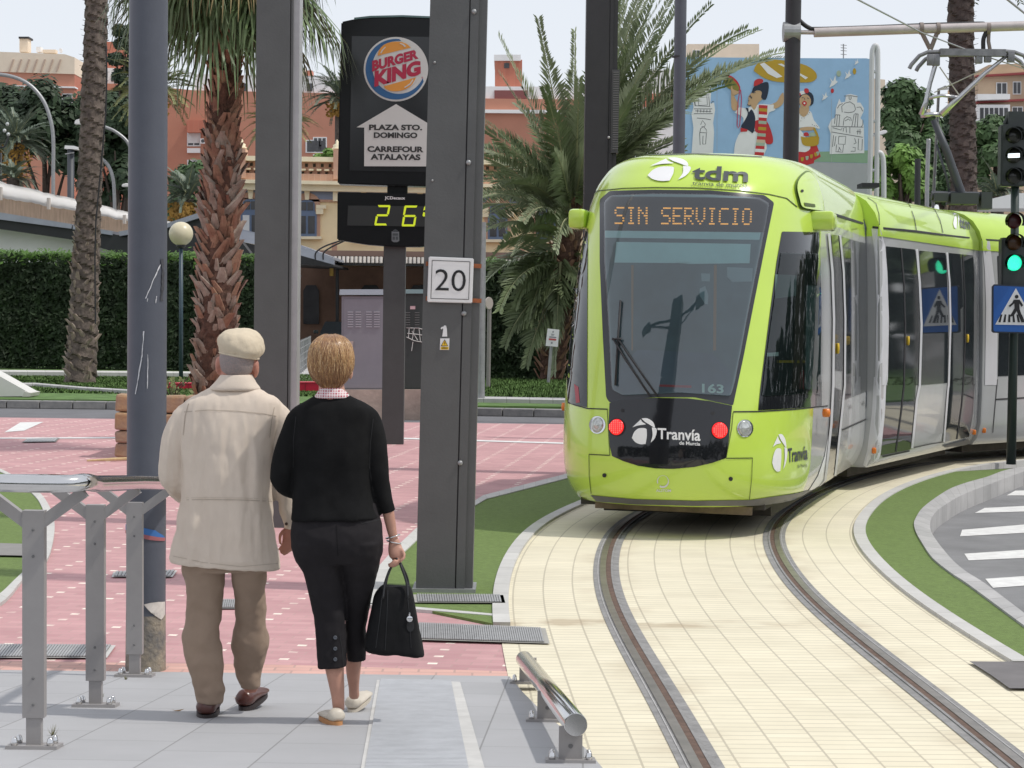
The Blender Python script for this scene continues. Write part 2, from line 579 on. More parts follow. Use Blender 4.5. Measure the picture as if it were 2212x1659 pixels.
def ribbon(a,b,z,z0=-0.1):
 mb=MB()
 uvl=mb.bm.loops.layers.uv.new('UVMap')
 s=0.0
 last=None
 for i,(p,q)in enumerate(zip(a,b)):
  if i:
   s+=(a[i]-a[i-1]).length
  row=[mb.bm.verts.new((p.x,p.y,z0)),mb.bm.verts.new((p.x,p.y,z)),mb.bm.verts.new((q.x,q.y,z)),mb.bm.verts.new((q.x,q.y,z0))]
  if last:
   for k in range(3):
    f=mb.bm.faces.new((last[0][k],last[0][k+1],row[k+1],row[k]))
    for lp,uv in zip(f.loops,((last[1],k),(last[1],k+1),(s,k+1),(s,k))):
     lp[uvl].uv=uv
  last=(row,s)
 bmesh.ops.recalc_face_normals(mb.bm,faces=mb.bm.faces[:])
 return mb
struct('turf_kerb',ribbon(kl,kr,0.028),M['kerb'])
i0,i1=ix(13.75),ix(27)
trk_l=[]
for i in range(i0,i1):
 p,d,n=tframe(i)
 q=p-n*1.53
 trk_l.append((q.x,q.y))
tl=[(p.x,p.y)for p in reversed(kr)]+trk_l[::-1]
tl=[(p.x,p.y)for p in kr]+[(G(902,1319).x,G(902,1319).y)]+trk_l
mb=MB();mb.prism(tl,-0.1,0.018)
struct('turf_island',mb,M['turf_base'])
e=[G(790,1309),G(902,1318),G(1094,1335),G(1096,1339),G(902,1323),G(790,1313)]
mb=MB();mb.prism([(p.x,p.y)for p in e],-0.05,0.022)
struct('turf_edging',mb,M['white_conc'])
# right-hand turf strip with the rounded kerb and the sunken asphalt behind it
ko=C(1860,920,[(2212,757),(2050,790),(1900,845),(1740,890),(1600,940),(1490,1005),(1400,1070),(1340,1125),(1300,1190),(1283,1240),(1300,1310),(1350,1400),(1440,1530),(1600,1659)])+C(1860,1395,[(1740,110),(2212,460)])
ki=C(1860,920,[(2212,800),(2050,860),(1900,917),(1760,970),(1650,1020),(1560,1075),(1485,1125),(1440,1180),(1420,1235),(1423,1290),(1445,1340),(1500,1420),(1610,1550),(1730,1650)])+C(1860,1395,[(1890,110),(2300,420)])
ko=[G(*p,0.03)for p in ko]
ki=[G(*p,0.03)for p in ki]
ko=[Vector((11.0,32.2,0)),Vector((7.6,28.6,0))]+[p for p in spline(ko,4)]+[Vector((3.6,10.5,0))]
ki=[Vector((11.6,32.0,0)),Vector((8.2,28.2,0))]+[p for p in spline(ki,4)]+[Vector((4.3,10.3,0))]
struct('round_kerb',ribbon(ko,ki,0.034,-0.2),M['kerbg'])
tr=[(p.x,p.y)for p in ko]
for i in range(ix(12.6),ix(29)):
 p,d,n=tframe(i)
 q=p+n*1.53
 tr.append((q.x,q.y))
mb=MB();mb.prism(tr,-0.2,0.018)
struct('turf_strip',mb,M['turf_base'])
mb=MB();mb.prism([(2.8,4.0),(12,4.0),(12,12.9),(2.8,12.9)],-0.2,0.0)
struct('side_pavement',mb,M['tile'])
# dark paving slabs at the end of that strip
e=[G(*p)for p in C(1860,1395,[(1750,790),(2400,795),(2500,1022),(2090,1020),(1930,905)])]
mb=MB();mb.sheet([(p.x,p.y)for p in e],0.022)
struct('dark_slab_paving',mb,mat('dark_slab',(0.16,0.15,0.15),0.8,var=0.12,vs=4))
# hatch marking on the sunken asphalt
mb=MB()
for q in([(2065,1000),(2140,960),(2500,955),(2500,1000)],[(1797,1148),(1880,1106),(2500,1075),(2500,1128)],[(1672,1345),(1690,1290),(2500,1222),(2500,1300)],[(1745,1548),(1708,1492),(2500,1440),(2500,1515)]):
 mb.sheet([(p.x,p.y)for p in[G(*v,-0.146)for v in C(1860,920,q)]],-0.146)
for q in([(1950,138),(1885,62),(2500,20),(2500,100)],):
 mb.sheet([(p.x,p.y)for p in[G(*v,-0.146)for v in C(1860,1395,q)]],-0.146)
struct('road_marking',mb,M['paint'])
# left turf island with its pale curved kerb
ka=C(0,920,[(-120,740),(0,790),(100,840),(240,920),(340,1000),(400,1080),(440,1170),(462,1280),(440,1440),(385,1580)])+C(0,1395,[(200,85),(50,262),(-200,420)])
kb=C(0,920,[(-120,765),(0,815),(80,855),(200,940),(300,1030),(345,1100),(375,1180),(390,1280),(370,1420),(310,1550)])+C(0,1395,[(120,100),(-20,230),(-260,380)])
ka,kb=spline([G(*p)for p in ka],3),spline([G(*p)for p in kb],3)
struct('island_kerb',ribbon(ka,kb,0.025),M['kerb'])
t=[(p.x,p.y)for p in kb]+[(-5,13.5),(-8,22)]
mb=MB();mb.sheet(t,0.015)
struct('turf_patch',mb,M['turf_base'])
e=[G(*p)for p in[(-40,1180),(58,1183),(60,1209),(-40,1207)]]
mb=MB();mb.sheet([(p.x,p.y)for p in e],0.032)
struct('turf_path',mb,M['kerbg'])
# ---- platform ramp (rises towards the viewer)
edge=[GR(1100,1478),GR(1145,1516),GR(1225,1584),GR(1310,1659)]
pl=[(-12,11.95),(edge[0].x,11.72)]+[(p.x,p.y)for p in edge[1:]]+[(0.9,3.0),(1.0,0.5),(-12,0.5)]
mb=MB()
rows=[11.75,7.95,0.5]
def xedge(Y):
 E=[(edge[0].x,11.9)]+[(p.x,p.y)for p in edge[1:]]+[(0.62,3.0),(0.66,0.4)]
 for(x1,y1),(x2,y2)in zip(E,E[1:]):
  if y2<=Y<=y1:
   return x1+(x2-x1)*(Y-y1)/(y2-y1)
 return E[-1][0]
ys=[11.9,11.0,10.2,9.4,8.6,7.2,6.2,3.0,0.5]
va=[(mb.bm.verts.new((-12,y,ramp_z(y)+0.005)),mb.bm.verts.new((xedge(y),y,ramp_z(y)+0.005)),mb.bm.verts.new((xedge(y),y,-0.2)))for y in ys]
for a,b in zip(va,va[1:]):
 mb.bm.faces.new((a[0],a[1],b[1],b[0]))
 mb.bm.faces.new((a[1],a[2],b[2],b[1]))
bmesh.ops.recalc_face_normals(mb.bm,faces=mb.bm.faces[:])
struct('platform_pavement',mb,M['tile'])
# ribbed guidance strip and its pale edging on the ramp
def rsheet(name,pts,m,z):
 mb=MB();mb.poly([Vector((p.x,p.y,ramp_z(p.y)+z))for p in[GR(*q)for q in pts]])
 mb.bm.faces.ensure_lookup_table();mb.bm.faces[0].normal_update()
 if mb.bm.faces[0].normal.z<0:
  mb.bm.faces[0].normal_flip()
 return struct(name,mb,m)
A0,A1,B0,B1=GR(822,1472),GR(974,1475),GR(787,1675),GR(1014,1675)
rsheet('guidance_strip',[(822,1472),(974,1475),(1014,1675),(787,1675)],mat('ribbed_plate',(0.20,0.205,0.22),0.7,var=0.1,vs=6),0.009)
mb=MB()
N=92
for k in range(N):
 t=(k+0.5)/N
 a,b=A0.lerp(B0,t),A1.lerp(B1,t)
 a.z,b.z=ramp_z(a.y)+0.012,ramp_z(b.y)+0.012
 mb.bar(a,b,0.019,0.007)
struct('guidance_rib_surface',mb,mat('rib_metal',(0.50,0.51,0.53),0.55,0.2,var=0.1,vs=8))
rsheet('pale_strip',[(814,1472),(822,1472),(787,1675),(777,1675)],M['white_conc'],0.008)
rsheet('pale_strip',[(974,1475),(994,1476),(1050,1675),(1014,1675)],M['white_conc'],0.008)
# ---- drain covers in the pavement
def drain(label,q,z,nb,along,frame=True,rimcol='white_conc'):
 q=[Vector((p.x,p.y,z))for p in[G(*v)for v in q]]  # tl, tr, br, bl
 c=sum(q,Vector())/4
 t=thing('drain_cover',label,'drain cover',c)
 mb=MB();mb.sheet([(c+(p-c)*1.08).to_tuple()for p in q]);mb.build('frame',M[rimcol],t)
 mb=MB();mb.sheet([p+Vector((0,0,0.003))for p in q]);mb.build('tray',M['gratedark'],t)
 mb=MB()
 for k in range(nb):
  s=(k+0.5)/nb
  if along:
   a,b=q[0].lerp(q[1],s),q[3].lerp(q[2],s)
  else:
   a,b=q[0].lerp(q[3],s),q[1].lerp(q[2],s)
  w=((q[1]-q[0]).length if along else(q[3]-q[0]).length)/nb*0.72
  up=Vector((0,0,0.006))
  mb.bar(a+up,b+up,w,0.006)
 mb.build('grating',M['grate'],t)
 return t
drain('long ribbed steel drain cover set in red paving beside the three railing posts',[(0,1398),(240,1399),(222,1424),(-20,1424)],0.012,38,True)
drain('ribbed steel drain cover running from the red paving onto the cream track paving',[(905,1352),(1168,1363),(1176,1394),(905,1386)],0.016,56,True,rimcol='kerb')
drain('narrow ribbed drain cover lying in the turf at the base of the numbered pole',[(900,1294),(1080,1295),(1084,1311),(902,1310)],0.03,34,True,rimcol='kerb')
drain('small square drain cover in red paving glimpsed between the legs of the man',[(470,1300),(540,1300),(538,1317),(466,1317)],0.012,16,True)
drain('small drain cover in red paving close to the scratched grey lamp pole',[(250,1239),(378,1236),(368,1249),(246,1249)],0.012,16,True)
drain('flat grey cover on red paving in front of the distant kerb',[(60,950),(126,948),(118,956),(50,957)],0.012,10,True,rimcol='kerbg')
# painted block and thin lines on the red paving
mb=MB()
for q in([(44,913),(94,912),(52,931),(10,934)],):
 mb.sheet([(p.x,p.y)for p in[G(*v)for v in q]],0.006)
for q in([(-30,946),(276,945),(276,947.5),(-30,948.5)],[(868,946),(1230,957),(1230,960),(868,949)],[(1030,893.5),(1228,899),(1228,900.5),(1030,895)]):
 mb.sheet([(p.x,p.y)for p in[G(*v)for v in q]],0.006)
struct('pavement_marking',mb,M['paint'])
# far kerb of the road, turf and lawn in front of the hedge
KY=46.8
def far_kerb(x0,x1,y0,y1,name):
 mb=MB()
 n=max(2,int(abs(x1-x0)/65))
 for k in range(n):
  a,b=k/n,(k+1)/n
  p,q=G(x0+(x1-x0)*a+1.2,y0+(y1-y0)*a),G(x0+(x1-x0)*b-1.2,y0+(y1-y0)*b)
  mb.bar(p+Vector((0,0.15,0.075)),q+Vector((0,0.15,0.075)),0.3,0.15,bev=0.012)
 return struct(name,mb,mat('basalt_kerb',(0.17,0.17,0.175),0.85,var=0.3,vs=4,c2=(0.30,0.29,0.28)))
far_kerb(-130,300,880,885,'road_kerb')
far_kerb(1020,1560,898,908,'road_kerb')
mb=MB();mb.prism([(-60,44.5),(-7.0,44.5),(-3.5,44.0),(60,42.8),(60,75),(-60,75)],-0.2,0.12)
lawn=struct('lawn',mb,M['lawn'])
mb=MB()
a=[G(x,y,0.13)for x,y in[(-40,834),(75,833),(180,842),(330,851)]]
b=[G(x,y,0.13)for x,y in[(-40,837),(75,836),(180,845),(330,854)]]
mb=ribbon(a,b,0.20,0.1);struct('lawn_edging',mb,M['kerbg'])
a=[G(x,y,0.13)for x,y in[(1020,863),(1240,867),(1560,874)]]
b=[G(x,y,0.13)for x,y in[(1020,868),(1240,872),(1560,879)]]
mb=ribbon(a,b,0.20,0.1);struct('lawn_edging',mb,M['kerbg'])
a=[G(x,y,0.13)for x,y in[(-40,808),(450,812),(560,813)]]
b=[G(x,y,0.13)for x,y in[(-40,812),(450,816),(560,817)]]
mb=ribbon(a,b,0.25,0.1);struct('hedge_edging',mb,M['kerb'])
blades('grass',[(-16,48),(-3.2,47.4),(-3.2,63),(-20,63)],0.12,600,0.05,M['lawn'],0.02,seed=5)
blades('grass',[(-0.8,46.6),(8,46.2),(9,60),(-0.8,60)],0.12,600,0.10,M['lawn'],0.02,seed=6)
# pale forecourt of the station seen through the gap
mb=MB();mb.sheet([(-7.6,52),(-3.0,52),(-4,110),(-11,110)],0.14)
struct('forecourt',mb,mat('forecourt_concrete',(0.50,0.49,0.48),0.85,var=0.1,vs=0.6))
# ================================================================ tram
M['lime']=mat('lime_paint',(0.54,0.735,0.10),0.22,var=0.05,vs=0.9,coat=0.6)
M['lime2']=mat('lime_roof_paint',(0.48,0.68,0.08),0.3,var=0.05,vs=0.9,coat=0.5)
M['silver']=mat('silver_paint',(0.50,0.505,0.505),0.25,0.15,var=0.05,vs=1.0,coat=0.5)
M['silverlt']=mat('pale_silver_paint',(0.66,0.66,0.68),0.35,0.1,var=0.04,vs=1.0)
M['blackgloss']=mat('black_gloss',(0.012,0.013,0.016),0.08,coat=0.5,spec=0.4)
M['rubber']=mat('black_rubber',(0.018,0.018,0.02),0.6,var=0.2,vs=9)
M['gaiter']=mat('blue_black_gaiter',(0.035,0.05,0.075),0.7,var=0.2,vs=12)
M['undercarriage']=mat('undercarriage',(0.05,0.045,0.04),0.85,var=0.35,vs=6)
M['glassdark']=mat('tram_window_glass',(0.022,0.026,0.03),0.04,spec=0.5,var=0.25,vs=1.2)
M['cabin']=mat('cab_interior',(0.08,0.14,0.155),0.55,var=0.35,vs=1.1)
M['cabdark']=mat('cab_shade',(0.018,0.026,0.032),0.6,var=0.3,vs=1.5)
M['blind']=mat('sun_blind',(0.36,0.58,0.58),0.7,var=0.06,vs=3)
M['seal']=mat('windscreen_frame',(0.035,0.038,0.045),0.25)
M['screenglass']=glass_mat('windscreen_glass',(0.92,0.97,0.98),0.085)
M['sideglass']=glass_mat('cab_side_glass',(0.85,0.92,0.90),0.02)
M['led']=mat('amber_led',(0.9,0.5,0.08),0.5,emit=(1.0,0.44,0.08),es=0.75)
M['white']=mat('white_vinyl',(0.82,0.82,0.82),0.4)
M['darkvinyl']=mat('dark_grey_vinyl',(0.05,0.06,0.065),0.45)
M['redlamp']=mat('red_lamp',(0.75,0.01,0.015),0.25,emit=(1.0,0.02,0.02),es=0.75)
M['amber']=mat('amber_lens',(0.75,0.20,0.02),0.25,spec=0.6)
M['chrome']=mat('chrome',(0.72,0.72,0.73),0.12,1.0)
M['lens']=mat('clear_lens',(0.55,0.57,0.55),0.08,0.5,var=0.3,vs=30)
M['steel']=mat('brushed_steel',(0.55,0.55,0.56),0.28,0.9,var=0.08,vs=20)
TH=R(15.0)
TT=Vector((math.sin(TH),math.cos(TH),0))  # backwards along the tram
TN=Vector((math.cos(TH),-math.sin(TH),0))  # towards its right-hand side in the picture
TO=Vector((1.30,19.15,0))
tram=thing('tram','lime green and silver tram with bulging rounded end coming off the curve of the track','tram',TO)
tram.rotation_euler=(0,0,0)
def lerp_tab(tab,z):
 if z<=tab[0][0]:
  return tab[0][1]
 for(a,p),(b,q)in zip(tab,tab[1:]):
  if z<=b:
   t=(z-a)/(b-a)
   return p+(q-p)*t
 return tab[-1][1]
def smooth_tab(tab,n=6):
 return[(v.x,v.y)for v in spline([(a,b,0)for a,b in tab],n)]
S0=smooth_tab([(0.30,0.16),(0.40,0.06),(0.55,0.015),(0.75,0.0),(1.0,0.03),(1.26,0.09),(1.7,0.22),(2.2,0.40),(2.7,0.60),(3.05,0.76),(3.2,0.86),(3.32,1.0),(3.42,1.12),(3.49,1.30),(3.535,1.6),(3.55,2.3)])
WW=smooth_tab([(0.30,1.04),(0.42,1.10),(0.6,1.145),(1.0,1.16),(1.6,1.16),(2.4,1.145),(2.95,1.12),(3.1,1.10),(3.25,1.075),(3.38,1.02),(3.46,0.95),(3.52,0.86),(3.55,0.70)])
LCAB=6.5
def cab_pt(u,z):
 """u in -1..1 round the nose from the left side back to the right side back"""
 s0,W=lerp_tab(S0,z),lerp_tab(WW,z)
 D=1.50+0.25*max(0,z-2.6)
 a=abs(u)
 if a<=0.7:
  t=a/0.7*math.pi/2
  ex=2.0/2.75
  l=W*math.sin(t)**ex
  s=s0+(D)*(1-math.cos(t)**(2.0/2.0))
 else:
  l=W
  s=s0+D+(LCAB-s0-D)*(a-0.7)/0.3
 return TO+TT*s+TN*(l if u>=0 else-l)+Vector((0,0,z))
ZS=[0.30,0.33,0.37,0.42,0.48,0.55]+[0.62+0.1*i for i in range(24)]+[3.0,3.05,3.1,3.15,3.2,3.25,3.3,3.34,3.38,3.42,3.45,3.48,3.505,3.525,3.54,3.55]
US=[-1,-0.85]+[-0.7+1.4*i/88 for i in range(89)]+[0.85,1]
mb=MB()
grid=[[mb.bm.verts.new(cab_pt(u,z))for u in US]for z in ZS]
for a,b in zip(grid,grid[1:]):
 for i in range(len(US)-1):
  mb.bm.faces.new((a[i],a[i+1],b[i+1],b[i]))
mb.bm.faces.new(list(grid[-1]))
mb.bm.faces.new(list(reversed(grid[0])))
bmesh.ops.recalc_face_normals(mb.bm,faces=mb.bm.faces[:])
cab_bm=mb.bm.copy()
CAB=BVHTree.FromBMesh(cab_bm)
# silver side skin behind the lime nose: material by face position
for f in mb.bm.faces:
 c=f.calc_center_median()-TO
 s=c.dot(TT)
 if s>2.68 and c.z<2.93:
  f.material_index=1
body=mb.build('cab_body',[M['lime'],M['silver']],tram,smooth=True,auto=50)
def project(bvh,x,y,off):
 d=ray(x,y).normalized()
 co,n,i,t=bvh.ray_cast(EYE,d)
 if co is None:
  # slide along to the silhouette
  for k in range(1,40):
   for sx in(-1,1):
    dd=ray(x+sx*k*1.5,y).normalized()
    co,n,i,t=bvh.ray_cast(EYE,dd)
    if co is not None:
     break
   if co is not None:
    break
  if co is None:
   return None
 if n.dot(d)>0:
  n=-n
 return co+n*off
def patch(name,poly,m,parent,off=0.004,bvh=None,step=9,smooth=True):
 """a skin laid over a curved body: outline as seen in the photograph"""
 bvh=bvh or CAB
 bm=bmesh.new()
 f=bm.faces.new([bm.verts.new((x,y,0))for x,y in poly])
 bmesh.ops.triangulate(bm,faces=[f])
 xs,ys=[p[0]for p in poly],[p[1]for p in poly]
 for ax,lo,hi in((0,min(xs),max(xs)),(1,min(ys),max(ys))):
  k=lo+step
  while k<hi:
   co,no=[0,0,0],[0,0,0]
   co[ax],no[ax]=k,1
   bmesh.ops.bisect_plane(bm,geom=bm.verts[:]+bm.edges[:]+bm.faces[:],plane_co=co,plane_no=no,dist=1e-4)
   k+=step
 bad=[]
 for v in bm.verts:
  p=project(bvh,v.co.x,v.co.y,off)
  if p is None:
   bad.append(v)
  else:
   v.co=p
 if bad:
  bmesh.ops.delete(bm,geom=bad,context='VERTS')
 bm.normal_update()
 for f in bm.faces:
  if f.normal.dot(f.calc_center_median()-EYE)>0:
   f.normal_flip()
 return link(name,bm,m,parent,smooth)
def ppatch(*a,**k):
 return patch(*a,**k)
def T1(p):return C(1370,350,p,2.765)
def T2(p):return C(1370,800,p,2.765)
def rounded(pts,r,n=4):
 out=[]
 N=len(pts)
 for i in range(N):
  p,a,b=Vector((*pts[i],0)),Vector((*pts[i-1],0)),Vector((*pts[(i+1)%N],0))
  da,db=(a-p),(b-p)
  k=min(r,da.length/2.2,db.length/2.2)
  A,B=p+da.normalized()*k,p+db.normalized()*k
  for j in range(n+1):
   t=j/n
   q=A.lerp(p,t).lerp(p.lerp(B,t),t)
   out.append((q.x,q.y))
 return out
def disc(cx,cy,rx,ry=None,n=24):
 ry=ry or rx
 return[(cx+rx*math.cos(6.2832*k/n),cy+ry*math.sin(6.2832*k/n))for k in range(n)]
def line(name,pts,w,m,parent,off=0.006,bvh=None):
 """thin strip along a polyline seen in the photograph"""
 P=[Vector((*p,0))for p in pts]
 L,Rr=[],[]
 for i,p in enumerate(P):
  d=(P[min(i+1,len(P)-1)]-P[max(i-1,0)]).normalized()
  n=Vector((-d.y,d.x,0))*w/2
  L.append(((p+n).x,(p+n).y));Rr.append(((p-n).x,(p-n).y))
 return patch(name,L+Rr[::-1],m,parent,off,bvh,step=14)
# ---- windscreen
ws=rounded(T1([(262,380),(330,322),(620,314),(1000,318),(1370,350),(1436,400),(1375,700),(1290,1130),(1228,1450),(1195,1659)])[:9]+T2([(1165,500),(1160,525)])+T2([(900,470),(620,470),(330,508),(305,470)])+T1([(283,1300),(262,800)]),5)
wso=patch('windscreen',ws,M['seal'],tram,0.004)
inner=rounded(T1([(302,400),(345,358),(620,346),(1000,350),(1330,372),(1395,410),(1345,690),(1262,1110),(1212,1380),(1165,1620)])+T2([(1140,462),(800,440),(420,458),(350,420)])+T1([(330,1250),(302,800)]),6)
patch('windscreen_backing',inner,M['cabin'],wso,0.007)
patch('upper_band',T1([(303,402),(345,360),(1330,374),(1395,412),(1362,602),(303,592)]),M['cabdark'],wso,0.009)
patch('blind_rail',T1([(303,592),(1342,604),(1334,655),(303,640)]),M['blind'],wso,0.011)
patch('sun_blind',T1([(378,668),(1276,682),(1268,812),(862,818),(858,806),(785,803),(780,812),(365,808)]),M['blind'],wso,0.011)
for q in([(475,825),(492,825),(488,1400),(476,1400)],[(1030,822),(1050,822),(1046,1400),(1024,1400)]):
 patch('grab_pole',T1(q),mat('amber_pole',(0.23,0.17,0.10),0.5),wso,0.009)
for q in([(945,880),(1005,882),(1003,935),(948,933)],[(1118,838),(1290,845),(1285,935),(1152,938),(1150,910),(1118,905)],[(935,985),(972,965),(994,1030),(990,1090),(970,1085),(935,1030)]):
 patch('cab_notice',T1(q),mat('pale_notice',(0.22,0.33,0.35),0.6),wso,0.010)
patch('dashboard',T2([(350,415),(420,250),(520,150),(1020,175),(1150,300),(1135,460),(800,440),(420,455)]),mat('dashboard',(0.075,0.125,0.16),0.5,var=0.2,vs=2),wso,0.0085)
patch('red_strip',T2([(665,385),(880,392),(880,408),(665,400)]),mat('red_strip',(0.30,0.03,0.04),0.5),wso,0.0095)
# fleet number
def ptext(name,txt,p00,p10,p11,p01,m,parent,off=0.006,bvh=None,bold=0.0,shear=0.0):
 mb=MB()
 def fn(u,v):
  x=(p00[0]*(1-u)+p10[0]*u)*(1-v)+(p01[0]*(1-u)+p11[0]*u)*v
  y=(p00[1]*(1-u)+p10[1]*u)*(1-v)+(p01[1]*(1-u)+p11[1]*u)*v
  q=project(bvh or CAB,x,y,off)
  return q if q is not None else Vector((0,0,-5))
 add_text(mb,txt,fn,bold,shear)
 mb.bm.normal_update()
 for f in mb.bm.faces:
  if f.normal.dot(f.calc_center_median()-EYE)>0:
   f.normal_flip()
 return mb.build(name,m,parent)
ptext('fleet_number','163',*T2([(950,442),(1093,448),(1093,386),(950,380)]),mat('pale_number',(0.42,0.62,0.58),0.5),wso,0.02,bold=0.03)
# destination display in light dots
DOT={'S':('01111','10000','10000','01110','00001','00001','11110'),'I':('01110','00100','00100','00100','00100','00100','01110'),'N':('10001','11001','10101','10011','10001','10001','10001'),
'E':('11111','10000','10000','11110','10000','10000','11111'),'R':('11110','10001','10001','11110','10100','10010','10001'),'V':('10001','10001','10001','10001','10001','01010','00100'),
'C':('01111','10000','10000','10000','10000','10000','01111'),'O':('01110','10001','10001','10001','10001','10001','01110'),' ':('00000',)*7}
mb=MB()
d00,d10=T1([(368,430),(1285,440)])
d01,d11=T1([(368,552),(1280,558)])
msg='SIN SERVICIO'
cols=len(msg)*6-1
for i,ch in enumerate(msg):
 for r_ in range(7):
  for c_ in range(5):
   if DOT[ch][r_][c_]=='1':
    for half in(0,1):
     u,v=(i*6+c_+0.5*half+0.22)/cols,(r_+0.5)/7
     hw,hv=0.19/cols,0.27/7
     vs=[]
     for su,sv in((-1,-1),(1,-1),(1,1),(-1,1)):
      uu,vv=u+su*hw,v+sv*hv
      x=(d00[0]*(1-uu)+d10[0]*uu)*(1-vv)+(d01[0]*(1-uu)+d11[0]*uu)*vv
      y=(d00[1]*(1-uu)+d10[1]*uu)*(1-vv)+(d01[1]*(1-uu)+d11[1]*uu)*vv
      vs.append(mb.bm.verts.new(project(CAB,x,y,0.014)))
     mb.bm.faces.new(vs)
mb.bm.normal_update()
mb.build('destination_display',M['led'],wso)
patch('windscreen_glass',inner,M['screenglass'],wso,0.022)
# wiper, standing off the glass
mb=MB()
def wp(x,y,o=0.04):return project(CAB,*T1([(x,y)])[0],o)
mb.tube([wp(415,1070),wp(398,1330),wp(380,1640)],0.010,6)
mb.tube([wp(400,1330,0.05),wp(470,1440,0.05),project(CAB,*T2([(655,468)])[0],0.05)],0.009,6)
mb.tube([wp(372,1330,0.05),wp(430,1440,0.05),project(CAB,*T2([(605,466)])[0],0.05)],0.009,6)
mb.tube([wp(365,1332,0.05),wp(420,1332,0.05)],0.010,6)
mb.build('wiper',M['rubber'],tram,smooth=True)
# ---- black lower panel with lamps and lettering
pan=T2([(328,510),(400,490),(620,474),(850,478),(1000,496),(1153,528),(1140,660),(1128,780),(1112,880),(1020,912),(900,940),(760,953),(640,950),(520,932),(420,900),(345,866),(330,800),(322,660)])
panel=patch('nose_panel',pan,M['blackgloss'],tram,0.005)
patch('panel_slot',T2([(650,932),(820,930),(800,950),(700,952)]),M['rubber'],panel,0.007)
def swirl(name,cx,cy,w,h,m,parent,off,lean=0.0,bvh=None,sub=3):
 """ball of three leaf-like segments"""
 def P(a):return[(cx+(x+lean*y)*w/2,cy-y*h/2)for x,y in a]
 segs=[spline([(-1.0,-0.50,0),(-0.80,-0.05,0),(-0.45,0.22,0),(0.02,0.24,0),(0.20,0.16,0)],3)+spline([(0.20,0.16,0),(0.22,-0.35,0),(0.12,-0.95,0)],3)+spline([(0.12,-0.95,0),(-0.30,-0.98,0),(-0.72,-0.82,0),(-1.0,-0.50,0)],3),
spline([(-0.96,0.30,0),(-0.60,0.62,0),(-0.28,0.90,0)],3)+spline([(-0.28,0.90,0),(-0.15,0.70,0),(0.12,0.55,0),(0.02,0.50,0),(-0.45,0.45,0),(-0.96,0.30,0)],3),
spline([(-0.22,0.97,0),(0.25,0.98,0),(0.72,0.70,0),(0.86,0.28,0),(0.40,0.52,0),(0.05,0.72,0)],3)+[Vector((-0.22,0.97,0))],
spline([(0.62,0.30,0),(0.98,0.22,0),(1.0,-0.15,0),(0.82,-0.58,0),(0.52,-0.86,0)],3)+spline([(0.52,-0.86,0),(0.68,-0.30,0),(0.62,0.30,0)],3)]
 bm_all=None
 for s_ in segs:
  pts=[]
  for v in s_:
   if not pts or(Vector(pts[-1])-Vector((v.x,v.y))).length>1e-3:
    pts.append((v.x,v.y))
  if(Vector(pts[0])-Vector(pts[-1])).length<1e-3:
   pts.pop()
  patch(name,P(pts),m,parent,off,bvh,step=8)
swirl('emblem',*T2([(562,700)])[0],53,57,M['white'],panel,0.008)
ptext('lettering','Tranvía',*T2([(652,752),(940,766),(940,688),(652,678)]),M['white'],panel,0.008,bold=0.02)
ptext('lettering','de Murcia',*T2([(798,790),(938,797),(938,773),(798,766)]),M['white'],panel,0.008,bold=0.015)
for cx_,cy_ in((378,672),(1068,694)):
 x,y=T2([(cx_,cy_)])[0]
 lamp=patch('tail_lamp',disc(x,y,18.5,19.5),M['rubber'],tram,0.009)
 mb=MB()
 c=project(CAB,x,y,0.010)
 c2=project(CAB,x,y,0.03)
 mb.lathe([(0.072,0.0),(0.07,0.008),(0.055,0.018),(0.03,0.022),(0.0,0.023)],c,20,(c2-c))
 mb.build('lens',M['redlamp'],lamp,smooth=True)
 mb=MB()
 for a in range(7):
  for b in range(7):
   px_,py_=x+(a-3)*4.2,y+(b-3)*4.2
   if(a-3)**2+(b-3)**2<=10:
    q=project(CAB,px_,py_,0.033)
    mb.lathe([(0.007,-0.004),(0.005,0.002),(0,0.003)],q,6,(c2-c))
 mb.build('led_cluster',mat('red_led',(0.9,0.08,0.08),0.3,emit=(1,0.12,0.10),es=1.4),lamp)
for cx_,cy_ in((247,657),(1240,680)):
 x,y=T2([(cx_,cy_)])[0]
 hl=patch('headlamp',disc(x,y,17.5,19),M['chrome'],tram,0.007)
 c,c2=project(CAB,x,y,0.008),project(CAB,x,y,0.03)
 mb=MB();mb.lathe([(0.070,0.0),(0.062,0.010),(0.045,0.004),(0.03,0.012),(0.018,0.018),(0.0,0.02)],c,20,(c2-c))
 mb.build('lens',M['lens'],hl,smooth=True)
for cx_,cy_ in((417,560),(1023,578)):
 x,y=T2([(cx_,cy_)])[0]
 patch('panel_bolt',disc(x,y,4,n=10),M['rubber'],panel,0.008)
for cx_,cy_ in((294,996),(1143,1020)):
 x,y=T2([(cx_,cy_)])[0]
 patch('tow_hole',disc(x,y,4.6,n=12),M['rubber'],tram,0.006)
# maker's ring and name on the bumper
x,y=T2([(688,1038)])[0]
ring=disc(x,y,12.5,13.5,20)
for k in range(20):
 if k in(7,8):
  continue
 a0,a1=6.2832*k/20,6.2832*(k+1)/20
 th0,th1=2.2+1.6*math.sin(a0),2.2+1.6*math.sin(a1)
 patch('maker_ring',[(x+13*math.cos(a0),y+13.5*math.sin(a0)),(x+13*math.cos(a1),y+13.5*math.sin(a1)),(x+(13-th1)*math.cos(a1),y+(13.5-th1)*math.sin(a1)),(x+(13-th0)*math.cos(a0),y+(13.5-th0)*math.sin(a0))],M['silverlt'],tram,0.006)
ptext('lettering','ALSTOM',*T2([(642,1106),(742,1108),(742,1090),(642,1088)]),M['silverlt'],tram,0.006,bold=0.02)
